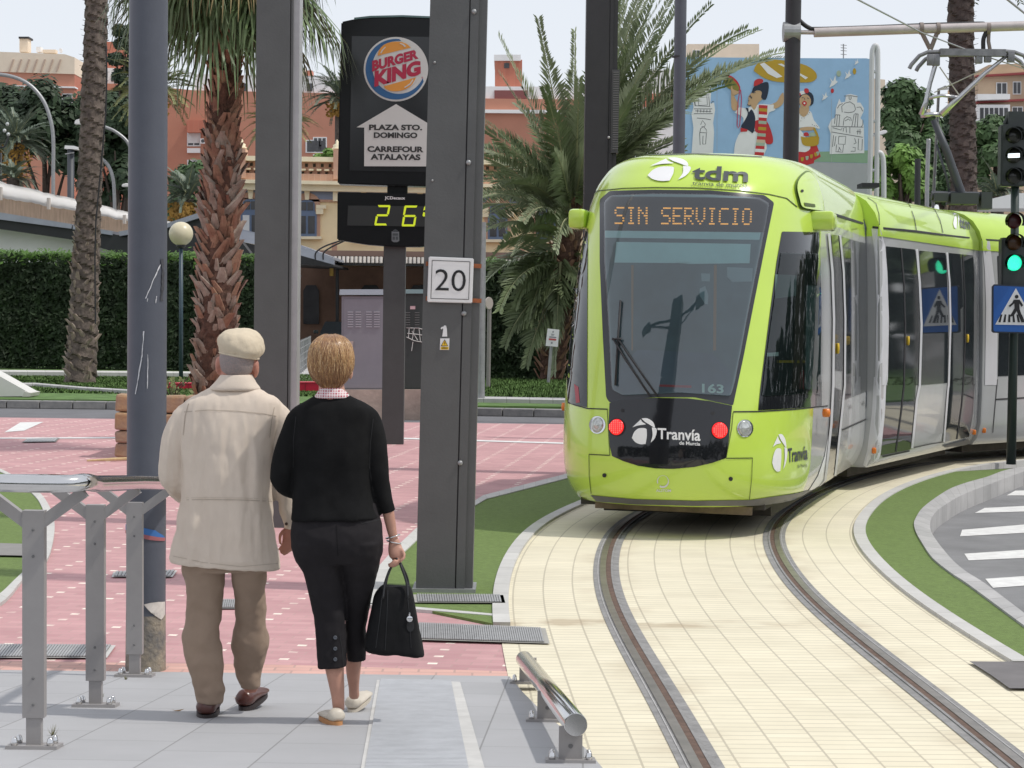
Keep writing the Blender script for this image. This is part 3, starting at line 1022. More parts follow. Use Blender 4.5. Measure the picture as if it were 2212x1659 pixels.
# roof lettering
swirl('emblem',*T1([(733,182)])[0],89,51,M['white'],tram,0.012,lean=0.12)
ptext('lettering','tdm',*T1([(882,250),(1256,272),(1262,170),(890,158)]),M['darkvinyl'],tram,0.016,bold=0.025)
ptext('lettering','tranvia de murcia',*T1([(886,287),(1254,308),(1255,275),(888,264)]),M['darkvinyl'],tram,0.016,bold=0.005)
# right-hand lime flank lettering
swirl('emblem',*T2([(1472,845)])[0],32,82,M['white'],tram,0.006,lean=0.05)
ptext('lettering','Tranvía',*T2([(1528,912),(1660,890),(1660,795),(1528,815)]),M['darkvinyl'],tram,0.006,bold=0.02)
ptext('lettering','de Murcia',*T2([(1592,945),(1657,936),(1657,915),(1592,922)]),M['darkvinyl'],tram,0.006)
# ---- cab side windows
sw=patch('cab_side_window',rounded(T1([(1488,596),(1735,600),(1748,800),(1756,1200),(1757,1659)])+T2([(1757,528),(1560,545),(1328,558)])+T1([(1342,1659),(1400,1200),(1452,800)]),3),M['blackgloss'],tram,0.005)
patch('side_window_interior',rounded(T1([(1478,740),(1730,746),(1745,1000),(1750,1659)])+T2([(1750,440),(1560,452),(1350,462)])+T1([(1372,1500),(1420,1150)]),3),mat('cab_inside',(0.022,0.032,0.032),0.4,var=0.4,vs=2),sw,0.007)
for q,c in(([(1650,960),(1742,960),(1752,1659),(1640,1659)],(0.10,0.16,0.155)),([(1440,885),(1585,890),(1580,1030),(1440,1050)],(0.09,0.15,0.14)),([(1590,760),(1640,760),(1625,1659),(1555,1659)],(0.055,0.05,0.042)),([(1385,1415),(1462,1410),(1462,1435),(1385,1440)],(0.34,0.45,0.42)),([(1402,1440),(1466,1440),(1455,1600),(1410,1600)],(0.02,0.022,0.024)),([(1452,1465),(1640,1465),(1640,1482),(1452,1482)],(0.20,0.17,0.02)),([(1608,1540),(1632,1530),(1632,1659),(1605,1659)],(0.18,0.02,0.03))):
 patch('cab_fitting',T1(q),mat('cab_fitting',c,0.5),sw,0.009)
patch('side_window_glass',rounded(T1([(1478,740),(1730,746),(1745,1000),(1750,1659)])+T2([(1750,440),(1560,452),(1350,462)])+T1([(1372,1500),(1420,1150)]),3),M['sideglass'],sw,0.012)
lw=patch('cab_side_window',T1([(95,590),(182,574),(180,900),(178,1659)])+T2([(178,538),(100,522),(46,505)])+T1([(40,1500),(52,1150),(75,850)]),M['glassdark'],tram,0.005)
patch('red_reflector',T2([(92,380),(120,400),(130,505),(104,510)]),mat('red_panel',(0.35,0.02,0.04),0.4),lw,0.007)
# ---- seams
SEAM=mat('panel_seam',(0.05,0.07,0.012),0.6)
line('seam',T1([(112,440),(165,360),(250,322),(420,306),(640,300),(900,303),(1200,320),(1400,345),(1520,372),(1590,430)]),2.0,SEAM,tram)
line('seam',T2([(46,505),(100,524),(180,546),(315,551)]),2.4,M['rubber'],tram)
line('seam',T2([(1160,568),(1330,566),(1560,552),(1798,528)]),2.6,M['rubber'],tram)
line('seam',T2([(190,855),(330,862)]),2.2,SEAM,tram)
line('seam',T2([(1112,882),(1290,880)]),2.2,SEAM,tram)
line('seam',T2([(190,855),(192,1000),(205,1120)]),1.1,SEAM,tram)
line('seam',T2([(1290,880),(1284,1020),(1268,1162)]),1.1,SEAM,tram)
line('seam',T2([(1160,572),(1150,680),(1112,882)]),1.3,SEAM,tram)
line('seam',T2([(313,551),(320,680),(330,862)]),1.3,SEAM,tram)
line('seam',T1([(462,84),(900,72),(1355,94)]),1.6,SEAM,tram)
# white sweep at the end of the lime flank, dark skirt
patch('white_sweep',T2([(1800,720),(1802,900),(1788,1060),(1760,1075),(1668,1098),(1730,1000),(1775,870)]),M['white'],tram,0.006)
patch('front_skirt',T2([(200,1128),(500,1155),(900,1166),(1280,1160),(1560,1120),(1756,1078),(1735,1140),(1715,1150),(1480,1190),(1270,1200),(900,1200),(500,1190),(240,1170)]),mat('grey_skirt',(0.13,0.13,0.13),0.45,var=0.2,vs=4),tram,0.006)
# ---- camera pods, roof fairing on the right shoulder
mb=MB()
p=project(CAB,*T1([(1610,525)])[0],0.0)
M3=Matrix((TN,TT,Vector((0,0,1)))).transposed()
c=at(*T1([(1722,525)])[0],20.75)
mb.box(c,(0.36,0.30,0.185),M3,0.035)
mb.build('camera_pod',M['lime'],tram,smooth=True,auto=40)
mb=MB()
c=at(*T1([(122,512)])[0],20.9)
mb.box(c,(0.17,0.26,0.19),M3,0.04)
mb.build('camera_pod',M['lime'],tram,smooth=True,auto=40)
fp=spline([(*p,0)for p in T1([(1772,465),(1760,380),(1725,270),(1680,200),(1640,192),(1590,240),(1572,300),(1590,385),(1612,440),(1690,458),(1772,465)])],3)
fp=[(v.x,v.y)for v in fp][:-1]
fair=patch('shoulder_fairing',fp,mat('lime_shadow_gap',(0.12,0.19,0.03),0.5),tram,0.010)
fp2=[(sum(p[0]for p in fp)/len(fp)*0.09+x*0.91-1.0,sum(p[1]for p in fp)/len(fp)*0.09+y*0.91+1.5)for x,y in fp]
patch('fairing_face',fp2,M['lime'],fair,0.03)
patch('fairing_slot',T1([(1618,408),(1690,418),(1694,436),(1625,430)]),mat('slot_dark',(0.08,0.11,0.03),0.6),fair,0.036)
for cx_,cy_ in((1606,330),):
 patch('fairing_bolt',disc(*T1([(cx_,cy_)])[0],3.2,n=8),M['rubber'],fair,0.036)
# side lamp
for px_,py_,o in((*T2([(1790,575)])[0],20.6),(*T2([(28,533)])[0],21.2)):
 mb=MB()
 c=at(px_,py_,o)
 mb.lathe([(0.02,-0.04),(0.035,-0.036),(0.04,0.0),(0.035,0.036),(0.02,0.04)],c,14,(0,0,1))
 mb.build('marker_lamp',M['amber'],tram,smooth=True)
# ---- underside: dark bogie box, life-guard bar
mb=MB()
mb.box(TO+TT*3.6+Vector((0,0,0.24)),(1.6,4.4,0.22),M3)
mb.build('bogie_skirt',M['undercarriage'],tram)
mb=MB()
a,b=at(*T2([(232,1188)])[0],19.75),at(*T2([(1290,1238)])[0],19.5)
mb.bar(a,b,0.05,0.075)
for t in(0.23,0.78):
 q=a.lerp(b,t)
 mb.box(q+Vector((0,0.02,0.06)),(0.07,0.05,0.1),M3)
mb.build('lifeguard_bar',mat('muddy_steel',(0.16,0.12,0.085),0.8,var=0.3,vs=7),tram)
mb=MB()
mb.box(TO+TT*1.1+Vector((0,0,0.30)),(1.7,0.9,0.1),M3)
mb.build('coupler_cover',M['undercarriage'],tram)
# ---- following modules: cross-section swept along their own axes
PROF=[(1.02,0.27),(1.10,0.36),(1.155,0.55),(1.17,1.0),(1.165,1.8),(1.15,2.5),(1.13,2.93)]
ROOF=[(1.14,2.93),(1.135,3.05),(1.08,3.2),(0.97,3.34),(0.82,3.43),(0.6,3.49),(0.3,3.52),(0.0,3.53)]
def module(name,a,b,roofm,cap=True):
 """a and b: axis ends on the ground"""
 d=(b-a).normalized()
 n=Vector((d.y,-d.x,0))
 L=(b-a).length
 mods={}
 for nm,prof,m_ in(('module_body',PROF,M['silver']),('module_roof',ROOF,roofm)):
  full=[(l,z)for l,z in prof]+[(-l,z)for l,z in reversed(prof)if l>0]
  mb=MB()
  ss=[0,0.05]+[L*k/6 for k in range(1,6)]+[L-0.05,L]
  rs=[]
  for s_ in ss:
   k=0.985 if s_ in(0,L)else 1.0
   rs.append([a+d*s_+n*l*k+Vector((0,0,z))for l,z in full])
  mb.rings(rs)
  mods[nm]=mb.bm.copy()
  o=mb.build(nm,m_,tram,smooth=True,auto=35)
  o['label']='silver side body' if nm=='module_body' else 'lime roof cover'
 bm=bmesh.new()
 for x in mods.values():
  me=bpy.data.meshes.new('tmp');x.to_mesh(me);bm.from_mesh(me);bpy.data.meshes.remove(me);x.free()
 return BVHTree.FromBMesh(bm),d,n
a2,b2=Vector((3.17,25.45,0)),Vector((5.33,30.25,0))
B2,d2,n2=module('module',a2,b2,M['lime2'])
a3=Vector((5.62,30.6,0));b3=a3+Vector((0.70,0.71,0))*7.5
B3,d3,n3=module('module',a3,b3,M['lime2'])
# gaiters between the modules
for p,q,dd in((TO+TT*LCAB,a2,(TT+d2).normalized()),(b2,a3,(d2+d3).normalized())):
 mb=MB()
 rs=[]
 full=[(1.0,0.4)]+[(l-0.055,z-0.02)for l,z in(PROF[3:]+ROOF[1:])]
 full=full+[(-l,z)for l,z in reversed(full)]
 for k in range(7):
  t=k/6
  c=(p-dd*0.12).lerp(q+dd*0.12,t)
  dk=dd
  n=Vector((dk.y,-dk.x,0))
  w=1.0 if k%2==0 else 0.97
  rs.append([c+n*l*w+Vector((0,0,z))for l,z in full])
 mb.rings(rs)
 mb.build('gaiter',M['gaiter'],tram)
def M2(p):return C(1860,460,p)
def M2b(p):return C(1860,920,p)
# cab module flank: dark line under the roof, door glass, window, panel lines
patch('roof_line',M2([(535,195),(600,207),(850,288),(850,305),(600,228),(535,208)]),M['rubber'],tram,0.008)
0 and patch('flank_shine',M2([(530,190),(500,20),(530,-10),(690,20),(800,60),(870,180),(890,290),(700,245)]),mat('painted_sky_sheen',(0.50,0.58,0.36),0.10,var=0.25,vs=1.5,coat=1.0),tram,0.007)  # switched off: sky reflection put into the colour of the roof flank
dw=patch('door_glass',M2([(580,388),(650,400),(680,700),(690,1000),(688,1300),(672,1540),(610,1530),(612,1100),(600,700)]),M['glassdark'],tram,0.008)
patch('door_glass',M2b([(606,90),(668,115),(664,440),(640,560),(610,830),(602,855),(535,895),(560,700),(580,430)]),M['glassdark'],tram,0.008)
patch('side_window',M2([(662,405),(770,440),(880,465),(905,700),(912,1000),(908,1300),(900,1590)])+M2b([(895,115),(688,192)])+M2([(695,1500),(692,1000),(682,700)]),M['glassdark'],tram,0.008)
line('frame_bar',M2([(650,395),(680,700),(694,1100),(690,1659)])+M2b([(655,400),(610,830)]),4.2,M['silverlt'],tram,0.014)
line('frame_bar',M2([(556,380),(585,700),(598,1100),(592,1659)])+M2b([(575,400),(520,920)]),5.0,M['silverlt'],tram,0.014)
line('panel_gap',M2b([(665,450),(780,400),(880,355)]),2.6,M['rubber'],tram,0.010)
for q in([(740,250)],[(850,220)]):
 patch('flank_stud',disc(*M2b(q)[0],2.6,4.5,8),M['chrome'],tram,0.012)
patch('sill_step',M2b([(505,925),(520,905),(615,872),(618,905),(520,950)]),M['rubber'],tram,0.012)
mb=MB();c=project(CAB,*M2([(625,1350)])[0],0.02)
mb.lathe([(0.006,-0.055),(0.015,-0.05),(0.018,0.0),(0.015,0.05),(0.006,0.055)],c,10,(0,0,1));mb.build('door_button',mat('yellow_button',(0.75,0.5,0.03),0.4),tram,smooth=True)
# module two
def mp(name,pts,m,off=0.006,bvh=None,parent=None):
 return patch(name,pts,m,parent or tram,off,bvh or B2,step=12)
mp('front_post',M2([(925,338),(998,345),(1035,480),(1055,700),(1068,1100),(1058,1659),(955,1659),(970,1000),(955,600)]),M['silverlt'])
mp('front_post',M2b([(1048,0),(1035,300),(1000,640),(985,690),(880,760),(855,745),(890,620),(930,300),(945,0)]),M['silverlt'])
mp('roof_line',M2([(935,318),(1300,355),(1600,395),(1750,412),(1750,424),(1600,408),(1300,372),(935,336)]),M['rubber'],0.008)
for(x0t,x1t,x0b,x1b,yt0,yt1,yb0,yb1)in((1048,1288,1000,1250,490,515,660,612),):
 dg=mp('door',M2([(1045,488),(1288,515),(1312,800),(1325,1150),(1318,1659),(1062,1659),(1072,1200),(1062,800)]),M['glassdark'])
 mp('door',M2b([(1055,0),(1300,0),(1285,300),(1250,612),(1000,660),(1030,350)]),M['glassdark'])
 line('door_gap',M2([(1170,505),(1195,800),(1205,1150),(1195,1659)])+M2b([(1170,300),(1125,630)]),3.0,M['rubber'],tram,0.010,B2)
mp('door',M2([(1575,545),(1780,565),(1800,800),(1810,1150),(1800,1659),(1588,1659),(1598,1150),(1590,800)]),M['glassdark'])
mp('door',M2b([(1590,0),(1795,0),(1780,300),(1745,505),(1530,550),(1560,300)]),M['glassdark'])
line('door_gap',M2([(1690,560),(1710,900),(1710,1300),(1695,1659)])+M2b([(1680,250),(1640,525)]),2.6,M['rubber'],tram,0.010,B2)
mp('side_window',M2([(1325,525),(1545,545),(1562,800),(1570,1150),(1562,1640),(1335,1659),(1345,1150),(1340,800)]),M['glassdark'])
line('frame_bar',M2([(1300,512),(1325,800),(1340,1150),(1325,1659)])+M2b([(1300,200),(1262,600)]),4.6,M['silverlt'],tram,0.012,B2)
line('frame_bar',M2([(1555,540),(1578,800),(1585,1150),(1570,1659)])+M2b([(1565,100),(1530,548)]),3.8,M['silverlt'],tram,0.012,B2)
line('panel_gap',M2b([(1255,600),(1400,570),(1530,548)]),1.6,M['rubber'],tram,0.008,B2)
line('sill_line',M2b([(1010,672),(1240,622)]),3.4,M['rubber'],tram,0.012,B2)
mp('sill_step',M2b([(1528,575),(1740,525),(1755,545),(1735,565),(1530,590)]),mat('sill_rubber',(0.10,0.10,0.11),0.5),0.015)
line('roof_seam',M2([(1180,40),(1240,130),(1285,260),(1300,355)]),1.3,SEAM,tram,0.008,B2)
line('roof_seam',M2([(1370,75),(1440,150),(1500,270),(1525,375)]),1.3,SEAM,tram,0.008,B2)
line('roof_seam',M2([(890,80),(960,130),(985,220),(990,310)]),1.1,SEAM,tram,0.008,B2)
swirl('emblem',*M2([(1636,260)])[0],13,42,M['white'],tram,0.008,bvh=B2)
ptext('lettering','tdm',*M2([(1668,335),(1752,350),(1745,265),(1662,235)]),M['darkvinyl'],tram,0.008,B2,bold=0.03)
for q,bv in(([(950,622)],B2),([(1783,465)],B2),([(1868,450)],B3)):
 mb=MB();c=project(bv,*M2b(q)[0],0.015)
 mb.box(c,(0.05,0.03,0.07),M3,0.012);mb.build('marker_lamp',M['amber'],tram,smooth=True)
for q in([(1225,1285)],[(1728,1265)]):
 mb=MB();c=project(B2,*M2(q)[0],0.015)
 mb.lathe([(0.006,-0.055),(0.015,-0.05),(0.018,0.0),(0.015,0.05),(0.006,0.055)],c,10,(0,0,1));mb.build('door_button',mat('yellow_button',(0.75,0.5,0.03),0.4),tram,smooth=True)
# module three
mp('roof_line',M2([(1855,425),(2020,435),(2212,450),(2212,462),(2020,447),(1855,438)]),M['rubber'],0.008,B3)
mp('front_post',M2([(1858,445),(1920,448),(1950,700),(1985,1000),(1980,1659),(1880,1659),(1890,1000),(1880,700)]),M['silverlt'],0.006,B3)
mp('side_window',M2([(1985,570),(2330,590),(2330,1570),(1990,1585),(2000,1100)]),M['glassdark'],0.006,B3)
line('panel_gap',M2b([(1970,190),(2330,170)]),2.8,M['rubber'],tram,0.008,B3)
line('panel_gap',M2b([(1985,20),(1970,190),(1945,470)]),1.4,M['rubber'],tram,0.008,B3)
# wheels glimpsed under module three
mb=MB();c=a3+d3*2.2+n3*0.78+Vector((0,0,0.3));mb.lathe([(0.29,-0.05),(0.30,0.0),(0.29,0.05),(0.12,0.07)],c,24,n3);mb.build('wheel',mat('wheel_steel',(0.28,0.2,0.17),0.6,0.5),tram)
mb=MB()
for a,b,d_ in((a2,b2,d2),(a3,b3,d3)):
 mb.box((a+b)/2+Vector((0,0,0.23)),(1.5,(b-a).length-0.3,0.18),Matrix((Vector((d_.y,-d_.x,0)),d_,Vector((0,0,1)))).transposed())
mb.build('underframe',M['undercarriage'],tram)
# ---- pantograph on the roof
PY=32.0
pg=M['steel']
DARKARM=mat('dark_arm',(0.06,0.065,0.075),0.5,0.3)
def pp(x,y,Y=PY):return at((1860+x/3.456)/1.1302,(y/3.456)/1.1302,Y)
mb=MB()
mb.tube([pp(1450,1010),pp(1560,1280),pp(1690,1659),pp(1715,1720)],[0.05,0.06,0.07,0.07],10)
mb.tube([pp(1475,1220),pp(1560,1500),pp(1600,1720)],0.018,6)
mb.build('pantograph_lower_arm',DARKARM,tram,smooth=True)
mb=MB()
mb.tube([pp(1340,975),pp(1430,965),pp(1510,965)],0.036,10)
mb.tube([pp(1345,970),pp(1385,860),pp(1420,700),pp(1460,560),pp(1495,470)],[0.045,0.035,0.032,0.035,0.02],10)
mb.tube([pp(1510,970,PY),pp(1680,810,PY),pp(1880,620,PY),pp(2080,460,PY)],[0.05,0.035,0.032,0.025],10)
mb.tube([pp(1400,830),pp(1520,805),pp(1650,820)],0.025,8)
mb.build('pantograph_upper_arm',pg,tram,smooth=True)
mb=MB()
for a,b in(((1500,565),(1665,805)),((1455,780),(1860,590)),((1930,490),(2212,580)),((2060,500),(2212,560))):
 mb.tube([pp(*a),pp(*b)],0.009,6)
mb.build('pantograph_wires',mat('pale_wire',(0.45,0.43,0.38),0.5),tram)
mb=MB()
mb.tube([pp(*v)for v in((1245,578),(1262,545),(1330,470),(1400,440),(1600,432),(1850,432),(2050,432),(2130,440),(2212,470),(2260,560))],0.03,8)
mb.tube([pp(*v,PY+0.2)for v in((1302,598),(1320,565),(1380,500),(1440,468),(1600,462),(1850,462),(2050,462),(2100,465),(2180,520),(2240,600))],0.03,8)
mb.box((pp(1500,445)+pp(2050,445))/2,((pp(2050,445)-pp(1500,445)).length,0.14,0.10))
for q in((1830,490),(1905,480),(1425,505),(1470,510),(2100,480)):
 mb.box(pp(*q),(0.10,0.10,0.16),None,0.01)
mb.build('pantograph_head',mat('collector_steel',(0.22,0.22,0.23),0.45,0.5,var=0.2,vs=8),tram,smooth=True,auto=40)
mb=MB()
def p2(x,y,Y=PY):return at(*M2([(x,y)])[0],Y)
mb.tube([p2(1430,60),p2(1900,70)],0.07,10)
mb.box(p2(1500,78),(0.2,0.3,0.12));mb.box(p2(1880,105),(0.16,0.3,0.25));mb.box(p2(1690,90),(0.4,0.4,0.16))
mb.build('pantograph_base',DARKARM,tram,smooth=True,auto=40)
# ================================================================ poles, signs, railings
M['polegrey']=mat('grey_pole_paint',(0.088,0.095,0.118),0.45,var=0.10,vs=3.0,bump=0.06,bs=60)
M['poledark']=mat('dark_and_shaded_pole',(0.028,0.026,0.030),0.5,var=0.15,vs=4)
M['mastgrey']=mat('mast_paint',(0.098,0.10,0.10),0.5,var=0.10,vs=2.5,bump=0.08,bs=50)
M['mastpale']=mat('mast_flange',(0.42,0.41,0.42),0.4,0.3,var=0.1,vs=3)
M['galv']=mat('galvanised',(0.34,0.345,0.35),0.45,0.5,var=0.12,vs=8)
M['postgrey']=mat('post_paint',(0.33,0.315,0.31),0.45,0.15,var=0.06,vs=6)
M['inox']=mat('polished_steel',(0.68,0.675,0.67),0.12,1.0,var=0.04,vs=15)
M['signwhite']=mat('sign_white',(0.76,0.76,0.76),0.35,var=0.03,vs=6)
M['signblack']=mat('sign_black',(0.015,0.015,0.017),0.4)
M['concrete']=mat('old_concrete',(0.36,0.30,0.22),0.9,var=0.3,vs=9,bump=0.5,bs=40,c2=(0.10,0.105,0.115))
M['rust']=mat('rust',(0.28,0.09,0.035),0.8,var=0.3,vs=20)
M['plaster']=mat('torn_paper',(0.62,0.57,0.52),0.9,var=0.25,vs=15)
def face_map(o,r,u):
 o,r,u=Vector(o),Vector(r),Vector(u)
 return lambda x,y:o+r*x+u*y
# ---- scratched round lamp column in the left foreground
PYL=12.0
c=G(315,1448)
x0,x1=at(272,1000,c.y),at(357,1000,c.y)
rad=(x1-x0).length/2
cx_=(x0.x+x1.x)/2
pole=thing('lamp_column','thick round grey column with white scratches and blistered base behind the railing','lamp column',(cx_,c.y,0))
top=at(321,-60,c.y)
base=Vector((cx_-0.02,c.y,0))
def axis(y):  # follow the slight lean of the column
 a,b=at(314.5,1452,c.y),at(321,0,c.y)
 t=(1452-y)/1452
 return a.lerp(b,t)
mb=MB()
A,B=axis(1458),axis(-1700)
mb.tube([A,A.lerp(B,0.3),A.lerp(B,0.6),B],[rad,rad*0.985,rad*0.95,rad*0.92],48)
mb.build('shaft',M['polegrey'],pole,smooth=True,auto=40)
mb=MB()
mb.tube([axis(1462),axis(1400),axis(1345),axis(1325)],[rad*1.03,rad*1.012,rad*1.006,rad*1.003],48)
o=mb.build('base_sleeve',M['concrete'],pole,smooth=True,auto=40)
def pole_patch(name,pts,m,off=0.003):
 """lay a pixel outline on the cylinder"""
 bm=bmesh.new()
 f=bm.faces.new([bm.verts.new((x,y,0))for x,y in pts])
 bmesh.ops.triangulate(bm,faces=[f])
 xs=[p[0]for p in pts]
 k=min(xs)+5
 while k<max(xs):
  bmesh.ops.bisect_plane(bm,geom=bm.verts[:]+bm.edges[:]+bm.faces[:],plane_co=(k,0,0),plane_no=(1,0,0),dist=1e-4)
  k+=5
 for v in bm.verts:
  ax=axis(v.co.y)
  p=at(v.co.x,v.co.y,c.y)
  dx=max(-0.97,min(0.97,(p.x-ax.x)/(rad*0.98)))
  v.co=Vector((ax.x+dx*(rad+off),c.y-math.sqrt(1-dx*dx)*(rad+off),p.z))
 bm.normal_update()
 for f in bm.faces:
  if f.normal.y>0:
   f.normal_flip()
 return link(name,bm,m,pole,True)
def jag(pts,w,seed):
 rr=random.Random(seed)
 P=spline([(x,y,0)for x,y in pts],6)
 a=[(p.x-w*rr.uniform(0.2,1.0),p.y)for p in P]
 b=[(p.x+w*rr.uniform(0.2,1.0),p.y)for p in P]
 return a+b[::-1]
scr=mat('scratch',(0.62,0.62,0.64),0.7,var=0.2,vs=40)
for pts,w,s_ in(([(350,572),(338,603),(322,645)],1.6,1),([(318,715),(315,760),(312,780),(307,810),(300,850)],1.6,2),([(343,640),(341,655)],1.0,3),([(326,765),(326,800),(325,838)],1.1,4),([(326,645),(325,652)],0.8,5)):
 pole_patch('scratch_mark',jag(pts,w,s_),scr)
smk=mat('smear_black',(0.055,0.056,0.063),0.6,var=0.3,vs=20)
for pts,w,s_ in(([(353,560),(354,600),(352,650)],3,6),):
 pole_patch('smear_mark',jag(pts,w,s_),smk)
pole_patch('torn_sticker',[(318,1300),(330,1297),(345,1296),(356,1298),(357,1326),(350,1335),(344,1320),(332,1318),(322,1306)],M['plaster'],0.005)
pole_patch('blue_tape',[(273,1131),(290,1132),(318,1136),(340,1142),(353,1154),(356,1160),(330,1153),(300,1146),(273,1143)],mat('blue_paint',(0.045,0.16,0.42),0.6),0.004)
pole_patch('pink_tape',[(273,1143),(300,1146),(330,1153),(356,1160),(356,1167),(330,1162),(300,1155),(273,1150)],mat('pink_paint',(0.36,0.12,0.13),0.6),0.005)
# ---- rectangular overhead-line masts
def mast(name,label,px0,px1,ybase,lean,hpx=-520,depth=0.9,m=None,flange=True,groove=0.68,flm=None,zb=0.0):
 """px0, px1: edges at the base; lean: shift of the top edge per pixel upwards"""
 bl,br=G((px0+px1)/2,ybase,zb),None
 Y=bl.y
 L,Rr=at(px0,ybase,Y),at(px1,ybase,Y)
 w=(Rr-L).length
 H=at(px0,hpx,Y).z
 t=thing(name,label,'overhead line mast',(bl.x,Y,zb))
 shift=(at(px0+lean*(ybase-hpx),hpx,Y).x-L.x)
 up=Vector((shift,0,H-zb))
 d=w*depth
 o=Vector((L.x,Y,zb))
 m=m or M['mastgrey']
 def slab(xa,xb,y0,y1,nm,mt,bev=0.0):
  mb=MB()
  a=[o+Vector((xa*w,y0,0)),o+Vector((xb*w,y0,0)),o+Vector((xb*w,y1,0)),o+Vector((xa*w,y1,0))]
  mb.slab(a,up)
  return mb.build(nm,mt,t)
 slab(0.0,groove-0.012,0.0,d,'shaft',m)
 slab(groove-0.012,groove+0.012,0.02,d-0.01,'recess',M['poledark'])
 slab(groove+0.012,0.86 if flange else 1.0,0.006,d-0.004,'side_channel',m)
 if flange:
  slab(0.86,1.0,0.03,d-0.02,'flange',flm or M['mastpale'])
 return t,o,w,up,Y
def on_mast(info,x,y,off=-0.01):
 return at(x,y,info[4]+off)
mA=mast('overhead_mast','dark grey steel mast carrying the white square 20 sign beside the track turf',898,1020,1279,0.0245,flange=True,groove=0.70,flm=M['mastgrey'],zb=0.02)
mastA=mA[0]
tp_=mA[1]+mA[3]*0.93+Vector((mA[2]/2,mA[2]/2,0))
for s_ in(-1,1):
 e_=tp_+Vector((s_*1.25,0,0.12))
 mb=MB();mb.tube([tp_,e_],0.035,8);mb.tube([tp_+Vector((0,0,-0.25)),e_],0.02,6);o=mb.build('lamp_arm',M['poledark'],mastA)
 mb=MB();mb.box(e_+Vector((s_*0.28,0,0)),(0.7,0.26,0.12),None,0.03);mb.build('lamp_head',M['mastgrey'],o)
def bolt(info,x,y,parent,r=0.016,m=None):
 c=on_mast(info,x,y,0.0)
 mb=MB();mb.lathe([(r,0.0),(r*0.95,0.012),(r*0.5,0.02),(0,0.021)],c+Vector((0,0.004,0)),12,(0,-1,0))
 mb.build('bolt',m or M['galv'],parent,smooth=True)
for x,y in((1012,351),(1002,677),(994,1000),(1024,25)):
 bolt(mA,x,y,mastA,0.019)
bolt(mA,939,135,mastA,0.010);bolt(mA,934,390,mastA,0.009)
mb=MB()
for x,y,n_ in((960,1272,0),):
 q=on_mast(mA,x,y,0.0)
mb.box(Vector((mA[1].x+mA[2]*0.5,mA[4]+mA[2]*0.45,0.03)),(mA[2]*1.12,mA[2]*1.05,0.03))
mb.build('base_plate',M['galv'],mastA)
# rust straps of the speed sign
YS=mA[4]-0.03
mb=MB()
for y in(571,646):
 a,b=at(920,y-1.5,mA[4]-0.004),at(1040,y+4,mA[4]-0.004)
 mb.bar(a,b,0.006,0.03)
mb.build('strap',M['rust'],mastA)
sg=thing('speed_sign','white square sign reading 20 with thin black border strapped on the mast','sign',at(973,605,YS))
q=[at(926,656,YS),at(1022,655,YS),at(1024,556,YS),at(924.5,553.5,YS)]
q=[at(922.5,652.5,YS),at(1020,655,YS),at(1023.5,558,YS),at(926,554,YS)]
mb=MB();mb.slab([q[0],q[1],q[2],q[3]],(0,0.025,0))
bmesh.ops.bevel(mb.bm,geom=mb.bm.edges[:],offset=0.006,segments=2,affect='EDGES')
mb.build('plate',M['signwhite'],sg)
fm=quadmap(q[0],q[1],q[2],q[3],(0,-0.004,0))
mb=MB()
e0,e1=0.075,0.088
for a,b,c_,d_ in(((e0,e0),(1-e0,e0),(1-e1,e1),(e1,e1)),((1-e0,e0),(1-e0,1-e0),(1-e1,1-e1),(1-e1,e1)),((1-e0,1-e0),(e0,1-e0),(e1,1-e1),(1-e1,1-e1)),((e0,1-e0),(e0,e0),(e1,e1),(e1,1-e1))):
 mb.poly([fm(*a),fm(*b),fm(*c_),fm(*d_)])
mb.build('border',M['signblack'],sg)
mb=MB()
add_text(mb,'20',lambda u,v:fm(0.16+0.68*u,0.26+0.47*v),bold=-0.005)
mb.build('numerals',M['signblack'],sg)
# pictogram and hazard plate
wl=thing('hazard_sticker','small yellow electric hazard plate with triangle stuck on the dark mast','sign',at(960,743,mA[4]))
Yp=mA[4]-0.006
mb=MB();mb.slab([at(950,756,Yp),at(970,756,Yp),at(971,731,Yp),at(951,731,Yp)],(0,0.004,0));mb.build('plate',M['signwhite'],wl)
yel=mat('hazard_yellow',(0.80,0.50,0.02),0.5)
mb=MB();mb.poly([at(952,747.5,Yp-0.003),at(968,747.5,Yp-0.003),at(960.6,733,Yp-0.003)]);mb.build('triangle_outline',M['signblack'],wl)
mb=MB();mb.poly([at(954,746.3,Yp-0.005),at(966.4,746.3,Yp-0.005),at(960.5,735.2,Yp-0.005)]);mb.build('triangle',yel,wl)
mb=MB();mb.poly([at(*v,Yp-0.007)for v in((961,737.5),(959,742),(960.7,742),(959.4,746),(962.6,741),(961,741),(962,738))]);mb.build('flash',M['signblack'],wl)
mb=MB();mb.poly([at(952,755,Yp-0.003),at(969,755,Yp-0.003),at(969,749,Yp-0.003),at(952,749,Yp-0.003)]);mb.build('caption_band',yel,wl)
mb=MB()
for y in(751,753):
 mb.poly([at(954,y+0.5,Yp-0.005),at(967,y+0.5,Yp-0.005),at(967,y-0.4,Yp-0.005),at(954,y-0.4,Yp-0.005)])
mb.build('caption',M['signblack'],wl)
pk=MB()
pk.slab([at(*v,Yp)for v in C(600,460,[(1656,1250),(1700,1250),(1697,1185),(1690,1158),(1675,1155),(1668,1165),(1650,1170),(1644,1182),(1652,1190),(1662,1180),(1666,1186),(1660,1235)])],(0,0.004,0))
tag(pk.build('extinguisher_sticker',M['signwhite']),'small white bottle shaped sticker above the yellow hazard plate','sign')
mB=mast('overhead_mast','dark grey steel mast with pale edge rising behind the walking couple',545,637,1140,0.008,flange=True,groove=0.80,zb=0.0)
